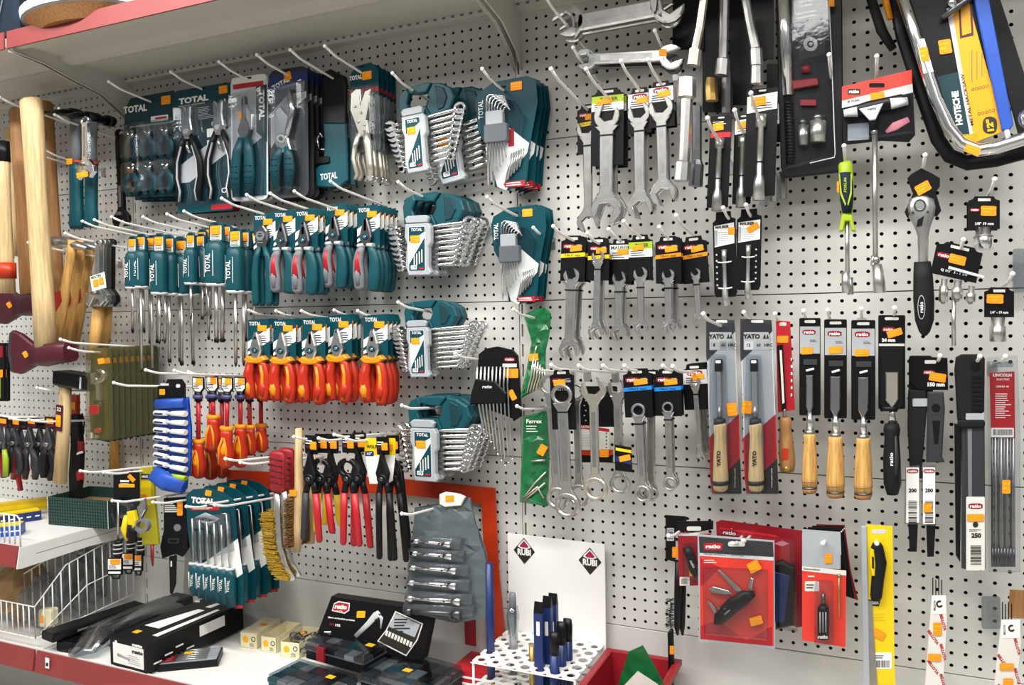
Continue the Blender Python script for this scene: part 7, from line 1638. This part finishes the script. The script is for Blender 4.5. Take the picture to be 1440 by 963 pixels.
for i, (px, pt, y, m) in enumerate(((759, 846, -.19, 'navy'), (771, 838, -.165, 'navy'), (779, 834, -.13, 'navy'))):
    r = bar('cold_chisel', px, 935, pt, y, .0105, m, 'blue flat chisel with dark tip and white label, %s of the three tall ones' % ('left', 'middle', 'right')[i], 'chisel', 'blacksteel', flat=True)
    z_ = at(px, 880, -y).z-r.location.z; g = M(); g.rr(-.004, z_-.02, .004, z_+.012, .001, -.0069, -.0072, 'white'); g.build('paper_label', r)
for i, (px, pt, y) in enumerate(((780, 920, -.20), (790, 905, -.165), (799, 900, -.13))):
    bar('cold_chisel', px, 940, pt, y, .011, 'navy', 'short blue chisel with a dark flat tip, %s of three in the stand' % ('front', 'middle', 'rear')[i], 'chisel', 'blacksteel')
r = E('marker', tuple(at(691, 962, .16))); g = M(); g.loft([(0, 0, -.04), (0, 0, .012)], .009, 'insyel', 12); g.build('barrel', r); tag(r, 'orange yellow barrel standing under the tall blue chisel', 'marker')
# red bin
bx = E('storage_bin', (.27, -.14, DZ+.001))
def tub(x0, x1, y0, y1, z0, z1, t, m, m2=None, flare=.015):
    g = M(); f = flare
    A = [(x0, y0), (x1, y0), (x1, y1), (x0, y1)]; 
    def ringv(dx, z): return [(x0-dx, y0-dx, z), (x1+dx, y0-dx, z), (x1+dx, y1+dx, z), (x0-dx, y1+dx, z)]
    rs = [ringv(0, z0), ringv(f, z1), ringv(f+.012, z1), ringv(f+.012, z1-.012), ringv(f+.006, z1-.012)]
    inn = [ringv(f, z1), ringv(f-t, z1-.001), ringv(-t, z0+t)]
    for R in (rs, inn):
        vs = [p for r in R for p in r]; g.add(vs, [(k*4+i, k*4+(i+1) % 4, k*4+4+(i+1) % 4, k*4+4+i) for k in range(len(R)-1) for i in range(4)], m)
    g.add(ringv(-t, z0+t), [(0, 1, 2, 3)], m2 or m); g.add(ringv(0, z0), [(3, 2, 1, 0)], m); return g
g = tub(.245-.27, .37-.27, -.30+.14, -.05+.14, 0, .115, .004, 'darkred'); g.build('tub', bx); tag(bx, 'red plastic bin on the base shelf beside the drill stand', 'bin')
o = One('green_sheet', (905, 935), .16); g = G(); g.pr([(866, 1010), (870, 960), (884, 916), (904, 907), (920, 935), (934, 962), (938, 1010)], .6, -.6, 'green'); g.pr([(872, 1010), (876, 965), (897, 943), (926, 962), (938, 1010)], -.7, -1.2, 'offwhite'); o.part('sheet', g); o.tag('green folded card with a white sheet standing in the red bin', 'card')
# ================================================================== on the base shelf
def obox(name, P, z0, h, m, lab, cat, draw=None, hb=None):
    """box given by three shelf points: P0 front-left, P1 front-right, P3 back-left"""
    P0, P1, P3 = [Vector((p[0], p[1], 0)) for p in P]
    u = (P1-P0); v = (P3-P0); W = u.length; D = v.length
    u.normalize(); v = Vector((-u.y, u.x, 0))
    root = E(name, (P0.x, P0.y, z0)); root.rotation_euler = (0, 0, math.atan2(u.y, u.x))
    return root, W, D
def spt(px, py, z): p = onz(px, py, z); return (p.x, p.y)
# mato grease gun box
z0 = DZ; h = .075
P0 = spt(156, 938, DZ); P1 = spt(207, 952, DZ); P3 = spt(318, 862, DZ)
bxr, W, D = obox('carton', (P0, P1, P3), DZ+.0087, h, '', '', '')
D = .33
g = M(); g.box((W/2, D/2, h/2), (W, D, h), 'blackcard')
g.rr(W*.08, h*.1, W*.92, h*.82, .001, 0, -.0004, 'white'); g.rr(W*.14, h*.3, W*.2, h*.9, .0003, -.0004, -.0006, 'white'); g.txt('mato', W*.76, h*.66, .010, -.0008, 'ink', w=W*.3, bold=.06); g.txt('mato', W*.76, h*.9, .009, -.0008, 'white', w=W*.28, bold=.06); g.lines(W*.5, h*.18, W*.9, h*.52, 5, -.0008, 'grey', 3, .3); g.loft([(W*.2, -.0008, h*.42), (W*.55, -.0008, h*.34)], [(.004, .0003), (.003, .0003)], 'grey', 8)
i0 = len(g.v)
t = h+.0005
g.add([(W*.15, .09, t), (W*.55, .09, t), (W*.6, .24, t), (W*.42, .24, t)], [(0, 1, 2, 3)], 'white'); g.add([(W*.72, .05, t), (W*.86, .05, t), (W*.88, .26, t), (W*.78, .26, t)], [(0, 1, 2, 3)], 'white'); g.add([(W*.45, .26, t), (W*.6, .26, t), (W*.62, .31, t), (W*.5, .31, t)], [(0, 1, 2, 3)], 'white')
g.add([(W+.0005, .17, h*.45), (W+.0005, .26, h*.45), (W+.0005, .26, h*.85), (W+.0005, .17, h*.85)], [(0, 1, 2, 3)], 'white')
for k in range(4): g.add([(W+.0005, .02+k*.035, h*(.2+.12*(k % 3))), (W+.0005, .045+k*.035, h*(.2+.12*(k % 3))), (W+.0005, .045+k*.035, h*(.26+.12*(k % 3))), (W+.0005, .02+k*.035, h*(.26+.12*(k % 3)))], [(0, 1, 2, 3)], 'white')
g.build('carton_body', bxr); g = M(); g.box((W*.3, .05, h+.0007), (.02, .018, .0006), 'stickeryel'); g.build('price_sticker', bxr); tag(bxr, 'long black and white mato carton lying on the base shelf', 'carton')
# bit set case in front
c = E('bit_case', tuple(onz(232, 946, DZ))); c.rotation_euler = (0, 0, .62)
g = M(); g.box((.055, .05, .009), (.15, .085, .018), 'black'); g.box((.055, .05, .0185), (.14, .076, .001), 'grey'); g.build('case_base', c)
g = M(); g.box((.055, .05, .0225), (.146, .081, .008), 'clear'); g.build('case_lid', c, 'clear lid')
for k in range(6): g = M(); g.loft([(-.012+.0*k, .02+k*.012, .0225), (.02, .02+k*.012, .0225)], .003, 'darkred', 8); g.loft([(.02, .02+k*.012, .0225), (.1, .02+k*.012, .0225)], .0022, 'satin', 8); g.build('drill_bit', c)
g = M(); g.box((.05, .05, .0275), (.022, .014, .0006), 'stickeryel'); g.build('price_sticker', c); tag(c, 'flat case with a clear lid and red ended bits, before the mato carton', 'case')
# black cases and plastic wrapped long boxes
def slab(name, A, B, w, h, m, z, label, cat, wrap=False, ch=.006):
    a = onz(A[0], A[1], z); b = onz(B[0], B[1], z); v = b-a; L = v.length
    root = E(name, tuple(a)); root.rotation_euler = (0, 0, math.atan2(v.y, v.x)-PI/2)
    g = M(); p = rrp(-w/2, 0, w/2, h, min(ch, h*.45), 2); n = len(p)
    g.pr(p, L, 0, m, ch*.5)
    g.build('body', root)
    g = M(); g.rect(-w*.3, h*.4, w*.3, h*.62, L*.62, L*.2, m) if 0 else g.box((w/2+.0004, L*.45, h*.5), (.0008, L*.4, h*.2), 'midgrey'); g.build('side_strip', root)
    if wrap:
        g = M(); g.loft([(0, -.10, .004), (0, -.07, .012), (0, -.02, h*.55), (0, L*.3, h*.6), (0, L*.75, h*.6), (0, L+.02, h*.4)], [(w*.2, .004), (w*.75, .012), (w*.66, h*.62), (w*.62, h*.66), (w*.62, h*.62), (w*.3, h*.3)], 'clearthick', 14, up=(0, 0, 1)); g.build('plastic_wrap', root, 'crumpled clear plastic bag')
    return tag(root, label, cat)
slab('long_case', (92, 918), (200, 868), .07, .03, 'black', DZ, 'black ribbed long case lying at the left end of the base shelf', 'case')
slab('long_case', (66, 902), (196, 858), .06, .026, 'black', DZ+.0325, 'thin black long case lying on top of the ribbed one', 'case')
slab('wrapped_box', (148, 905), (262, 858), .075, .055, 'darkgrey', DZ+.0087, 'dark box in a crumpled clear plastic bag, left of the mato carton', 'box', True)
# cream cartons
for i, (a, b, w) in enumerate((((350, 911), (392, 884), .055), ((378, 917), (420, 890), .05), ((408, 925), (446, 896), .058))):
    p = onz(a[0], a[1], DZ); q = onz(b[0], b[1], DZ); v = q-p; L = .115
    root = E('cream_carton', tuple(p)); root.rotation_euler = (0, 0, math.atan2(v.y, v.x)-PI/2); hh = .042
    g = M(); tk = .0015
    for bx_ in (((0, L/2, tk/2), (w, L, tk)), ((-w/2+tk/2, L/2, hh/2), (tk, L, hh)), ((w/2-tk/2, L/2, hh/2), (tk, L, hh)), ((0, tk/2, hh/2), (w, tk, hh)), ((0, L-tk/2, hh/2), (w, tk, hh))): g.box(bx_[0], bx_[1], 'ivory')
    if i == 0: g.box((0, L/2, hh), (w, L, tk), 'ivory')
    g.ring(w*.28, hh*.62, .007, .005, 0, -.0005, 'ink', 14); g.disc(-w*.18, hh*.55, .009, 0, -.0006, 'stickeryel'); g.lines(w*.05, hh*.1, w*.4, hh*.35, 3, -.0006, 'ink', 3, .3); g.build('carton_body', root)
    g = M(); g.box((w*.1, L*.55, hh+.0015), (.02, .016, .0006), 'sticker'); 
    if i != 1: g.build('price_sticker', root)
    tag(root, 'small cream carton on the base shelf, '+['left one with its lid closed', 'middle one standing open', 'right one full of metal rings'][i], 'carton')
    if i == 2: cart = root
rr_ = random.Random(4)
for k in range(22):
    p = onz(418+rr_.uniform(-6, 30), 898+rr_.uniform(-8, 14), DZ+.034); r = E('ring_washer', (p.x, p.y, DZ+.026+.008*(k % 3))); r.rotation_euler = (rr_.uniform(-.5, .5), rr_.uniform(-.5, .5), 0)
    g = M(); n = 14; R0 = .009
    g.loft([(R0*math.cos(2*PI*i/n), R0*math.sin(2*PI*i/n), 0) for i in range(n+1)], .0022, 'darksteel', 6, False, True, (0, 0, 1)); g.build('band', r); tag(r, 'dark metal ring among the loose rings heaped on the right cream carton', 'ring', 'metal rings on the cream carton')
# ratio carton leaning (black display box)
o = One('carton', (530, 870), .13, lean=.15)
g = G(); g.pr([(465, 839), (600, 858), (606, 868), (598, 925), (560, 920), (449, 892)], 14, -2, 'blackcard', .5)
g.pr([(470, 848), (476, 845), (492, 848), (492, 858), (486, 862), (468, 858)], -2.2, -2.6, 'white'); g.pr([(471, 849), (477, 846.5), (491, 849), (490.6, 857), (485.6, 860.4), (469.6, 857)], -2.7, -2.9, 'red'); g.txt('ratio', 480.5, 852.6, 6, -3.1, 'white', w=17, rot=-.08, bold=.06); g.txt('ALTA', 479, 858.6, 2.4, -3.1, 'white', w=9, rot=-.08)
g.txt('tijera cortacables potente', 482, 869, 3, -2.4, 'white', w=38, rot=-.13, bold=.04); g.txt('RW', 470, 876, 3.4, -2.4, 'darkred', w=7, rot=-.1); g.txt('192', 478, 877.4, 3.4, -2.4, 'white', w=7, rot=-.1, bold=.05); g.lines(460, 888, 474, 884, 1, -2.4, 'white', 3)
g.loft([(504, -3, 892), (520, -3, 876), (530, -3, 864), (534, -3, 860)], [(3, .8), (4, 1.2), (5, 1.2), (3, .8)], 'lightgrey', 10); g.loft([(538, -3, 882), (538, -3, 868), (530, -3, 862)], [(1, .6), (2.4, 1), (3, 1)], 'lightgrey', 8); g.ring(531, 866, 5.6, 2.6, -2.4, -3.8, 'ink', 14)
g.pr([(556, 859), (596, 876), (590, 898), (576, 919), (534, 899), (545, 884)], -2.2, -2.5, 'offwhite'); g.pr([(557.5, 861), (594, 877), (588.5, 897), (575.6, 917), (536.5, 898), (546.5, 884.6)], -2.6, -2.8, 'ink'); g.pr([(558, 862), (592, 877), (586, 894), (548, 879)], -2.9, -3.1, 'grey'); g.lines(556, 888, 580, 868, 5, -3.3, 'darkgrey', 9, .5)
for k in range(9): g.pr([(546+k*4.3, 884+k*1.9), (549+k*4.3, 885.4+k*1.9), (547.4+k*4.3, 892+k*1.9), (544.4+k*4.3, 890.6+k*1.9)], -2.9, -3.2, 'offwhite')
o.part('carton_body', g, 'black box printed with a white cutter'); o.sticker(509, 863, 12, 9, -2.8, m='stickeryel'); o.tag('black ratio carton printed with a white cutter, leaning at the back of the base shelf', 'carton')
# stacked organiser cases
def organiser(A, z, w, dp, h, rz, col, stk, label, latch=True, seed=1):
    p = onz(A[0], A[1], z); root = E('organiser_case', tuple(p)); root.rotation_euler = (0, 0, rz)
    g = M(); q = rrp(0, 0, w, dp, .01, 3); n = len(q)
    def sl(z0, z1, m, ins=0.):
        vs = [(min(max(x, ins), w-ins), min(max(y, ins), dp-ins), z0) for x, y in q]+[(min(max(x, ins), w-ins), min(max(y, ins), dp-ins), z1) for x, y in q]
        g.add(vs, [(i, (i+1) % n, n+(i+1) % n, n+i) for i in range(n)]+[tuple(range(n))[::-1], tuple(range(n, 2*n))], m)
    sl(0, h*.45, col, .002); g.build('case_base', root)
    g = M(); sl(h*.5, h*.56, 'smoke'); sl(h*.56, h, 'clearthick', .003)
    g.build('case_lid', root, 'clear lid')
    rr_ = random.Random(seed); g = M()
    for i in range(6):
        for j in range(3): g.box((w*(i+.5)/6, dp*(j+.5)/3, h*.62), (w/6.5, dp/3.4, h*.3), rr_.choice(['teal', 'darkgrey', 'midgrey', 'blacksteel', 'darkgrey']))
    g.build('tray', root)
    if latch: g = M(); g.box((w*.3, -.002, h*.5), (.026, .006, h*.8), 'darkred'); g.build('latch', root, 'red latch')
    g = M(); g.rr(0, 0, 0, 0, 0, 0, 0, 'sticker') if 0 else g.box((stk[0]*w, stk[1]*dp, h+.0008), (.022, .016, .0006), 'stickeryel'); g.build('price_sticker', root)
    return tag(root, label, 'case')
organiser((375, 968), DZ+.0087, .20, .11, .035, -.12, 'teal', (.75, .6), 'clear lidded organiser case at the bottom edge, left one with teal inside', False, 2)
organiser((428, 925), DZ+.045, .20, .12, .045, -.12, 'black', (.85, .5), 'clear lidded organiser case with a red latch, topmost of the stack', True, 3)
organiser((505, 972), DZ+.0087, .205, .15, .05, -.12, 'black', (.5, .4), 'black organiser case in clear wrap, right one beside the red striped box', False, 5)
r = E('striped_box', tuple(onz(640, 962, DZ))); g = M(); g.box((.04, .05, .02), (.10, .12, .04), 'red'); g.box((.04, -.0105, .012), (.1, .001, .006), 'white'); g.box((.04, -.0105, .028), (.1, .001, .005), 'white'); g.build('carton_body', r); tag(r, 'low red box with white stripes left of the drill stand', 'box')

# ================================================================== left shelf and baskets
# green checked open box
p0 = onz(68, 737, SZ); root = E('checked_box', tuple(p0)); q = onz(153, 744, SZ); v = q-p0; W = v.length; root.rotation_euler = (0, 0, math.atan2(v.y, v.x)); Dp = .16; hh = .085
g = M(); tk = .002
for c_, d_ in (((W/2, Dp/2, tk/2), (W, Dp, tk)), ((tk/2, Dp/2, hh/2), (tk, Dp, hh)), ((W-tk/2, Dp/2, hh/2), (tk, Dp, hh)), ((W/2, tk/2, hh/2), (W, tk, hh)), ((W/2, Dp-tk/2, hh/2), (W, tk, hh))): g.box(c_, d_, 'boxgreen')
g.box((W/2, Dp/2, .05), (W-.006, Dp-.006, .004), 'cardboard')
for k in range(1, 24): g.box((W*k/24, -.0003, hh/2), (.0009, .0006, hh), 'black')
for k in range(1, 9): g.box((W/2, -.0004, hh*k/9), (W, .0006, .0009), 'black')
for k in range(1, 9): g.box((W+.0003, Dp/2, hh*k/9), (.0006, Dp, .0009), 'black')
g.add([(0, -.0008, 0), (.002, -.0008, 0), (.002, -.0008, hh), (0, -.0008, hh)], [(0, 1, 2, 3)], 'offwhite'); g.add([(W-.002, -.0008, 0), (W, -.0008, 0), (W, -.0008, hh), (W-.002, -.0008, hh)], [(0, 1, 2, 3)], 'offwhite')
g.build('carton_body', root); tag(root, 'dark green checked open box on the left shelf', 'box')
r = E('yellow_level', tuple(onz(-60, 728, SZ+.02))); a = onz(66, 712, SZ+.02); v = a-r.location; r.rotation_euler = (0, 0, math.atan2(v.y, v.x)); g = M(); L = v.length; g.box((L/2, 0, .012), (L, .03, .035), 'handyel'); g.box((L/2, -.0155, .012), (L, .001, .012), 'yellow'); g.build('body', r); tag(r, 'long yellow box lying at the back of the left shelf', 'box')
for i, (a, b, m) in enumerate((((-40, 758), (30, 752), 'blue'), ((-40, 745), (58, 730), 'navy'))):
    p = onz(*a, SZ); q = onz(*b, SZ); v = q-p; L = v.length; r = E('blue_box', tuple(p)); r.rotation_euler = (0, 0, math.atan2(v.y, v.x)); g = M(); g.box((L/2, .02, .014), (L, .05, .028), m)
    for k in range(8): g.box((L*(k+.5)/8, -.0055, .014), (.012, .001, .004), 'white')
    g.box((L/2, .02, .03), (L*.96, .04, .004), 'yellow'); g.build('carton_body', r); tag(r, ('front', 'rear')[i]+' blue printed box on the left shelf behind the wire fence', 'box')
# wire fence and baskets
def wires(name, segs, r, label, cat, o0):
    root = E(name, tuple(o0)); g = M()
    for s_ in segs: g.loft([Vector(p)-Vector(o0) for p in s_], r, 'wire', 6)
    g.build('wire_frame', root); return tag(root, label, cat)
zf = SZ; yF = -.395; X1 = XL-.018
segs = [[(-2.2, yF, zf+.085), (X1-.01, yF, zf+.085), (X1, yF, zf+.075), (X1, yF, zf+.0)]]+[[(X1-.022-.022*k, yF, zf+.004), (X1-.022-.022*k, yF, zf+.085)] for k in range(12)]
wires('wire_fence', segs, .0022, 'white wire fence along the front of the left shelf', 'fence', (X1, yF, zf))
# sloping basket under the left shelf
zb = DZ+.02; segs = []; Xr = XL-.02
yA, yB = -.36, -.03
def ln(x, t, z): return (x, yA+(yB-yA)*t, z)
for x in (Xr,):
    segs += [[ln(x, 0, zb+.10), ln(x, .3, zb+.19), ln(x, 1, zb+.24)], [ln(x, 0, zb+.01), ln(x, 1, zb+.03)], [ln(x, .05, zb+.02), ln(x, .5, zb+.11), ln(x, 1, zb+.13)]]
    for k in range(13):
        t = k/12; zt = zb+.10+(.09*t/.3 if t < .3 else .09+.05*(t-.3)/.7); segs.append([ln(x, t, zb+.01+.02*t), ln(x, t, zt)])
segs += [[(Xr, yA, zb+.10), (-2.2, yA, zb+.10)], [(Xr, yA, zb+.01), (-2.2, yA, zb+.01)], [(Xr, yA, zb+.01), (Xr, yA, zb+.10)]]+[[(Xr-.024*k, yA, zb+.01), (Xr-.024*k, yA, zb+.10)] for k in range(1, 12)]
wires('wire_basket', segs, .0018, 'white wire basket on the base shelf under the left shelf', 'basket', (Xr, yA, zb))
segs = [[(XL-.15, -.3, zb+.16), (XL-.15, -.1, zb+.22)], [(XL-.15, -.3, zb+.02), (XL-.15, -.3, zb+.16)]]+[[(XL-.15, -.3+.025*k, zb+.05), (XL-.15, -.3+.025*k, zb+.16+.0075*k)] for k in range(9)]
wires('wire_divider', segs, .0022, 'white wire divider inside the basket', 'divider', (XL-.15, -.3, zb))
# plastic bags in the basket
def crumple(name, c, s, m, label, seed):
    rr_ = random.Random(seed); root = E(name, c); g = M(); n = 14; k = 9; vs = []; fs = []
    for i in range(k+1):
        for j in range(n):
            a = 2*PI*j/n; b = PI*i/k; q = 1+rr_.uniform(-.22, .18)
            vs.append((s[0]*q*math.sin(b)*math.cos(a), s[1]*q*math.sin(b)*math.sin(a), s[2]*(1-math.cos(b)*q)))
    for i in range(k):
        for j in range(n): fs.append((i*n+j, i*n+(j+1) % n, (i+1)*n+(j+1) % n, (i+1)*n+j))
    g.add(vs, fs, m); g.build('bag', root); return tag(root, label, 'bag')
crumple('plastic_bag', (XL-.10, -.27, DZ+.022), (.06, .07, .075), 'smoke', 'crumpled greyish plastic bag at the front of the wire basket', 1)
crumple('plastic_bag', (XL-.11, -.13, DZ+.022), (.06, .06, .09), 'clearthick', 'crumpled clear plastic bag deeper in the wire basket', 2)
crumple('plastic_bag', (XL-.24, -.24, DZ+.022), (.07, .08, .085), 'cardboard', 'brownish parcel in the wire basket at the left edge', 3)
crumple('plastic_bag', (XL-.25, -.08, DZ+.022), (.08, .05, .1), 'smoke', 'dark plastic bag at the back of the wire basket', 4)
o = One('jar', (86, 868), .30); g = G(); g.rr(58, 855, 76, 880, 3, 6, -6, 'ivory', 2); o.part('body', g); o.sticker(66, 868, 7, 9, -6.6); o.tag('pale packet with an orange sticker inside the wire basket', 'packet')
# ================================================================== on the top shelf
tz = TZ+.029
r = E('denim_bag', (-1.40, -.30, tz)); g = M(); g.pr(rrp(-.16, 0, .10, .14, .02), .12, -.085, 'denim', .01)
g.loft([(.02, -.088, 0), (.03, -.09, .05), (.06, -.088, .13)], .0016, 'midgrey', 6); g.build('body', r); tag(r, 'dark navy fabric case standing at the left end of the top shelf', 'case')
r = E('plastic_tray', (-1.1, -.33, tz)); g = M()
n = 28; pts = [(.20*math.cos(2*PI*i/n), .12*math.sin(2*PI*i/n)) for i in range(n)]
for (k0, z0), (k1, z1), m_ in (((.72, 0), (.95, .03), 'tanwood'), ((.95, .03), (1.0, .034), 'grey'), ((1.0, .034), (1.02, .055), 'white')):
    vs = [(x*k0, y*k0, z0) for x, y in pts]+[(x*k1, y*k1, z1) for x, y in pts]; g.add(vs, [(i, (i+1) % n, n+(i+1) % n, n+i) for i in range(n)], m_, True)
g.add([(x*.72, y*.72, 0) for x, y in pts], [tuple(range(n))], 'tanwood'); g.add([(x*1.02, y*1.02, .055) for x, y in pts], [tuple(range(n))], 'white'); g.build('body', r); tag(r, 'oval pale tray wrapped in clear plastic on the top shelf', 'tray')
r = E('paper_sheet', (-.76, -.3, tz)); g = M(); g.box((0, 0, .02), (.2, .18, .04), 'white'); g.build('body', r); tag(r, 'white flat parcel on the top shelf right of the oval tray', 'parcel')
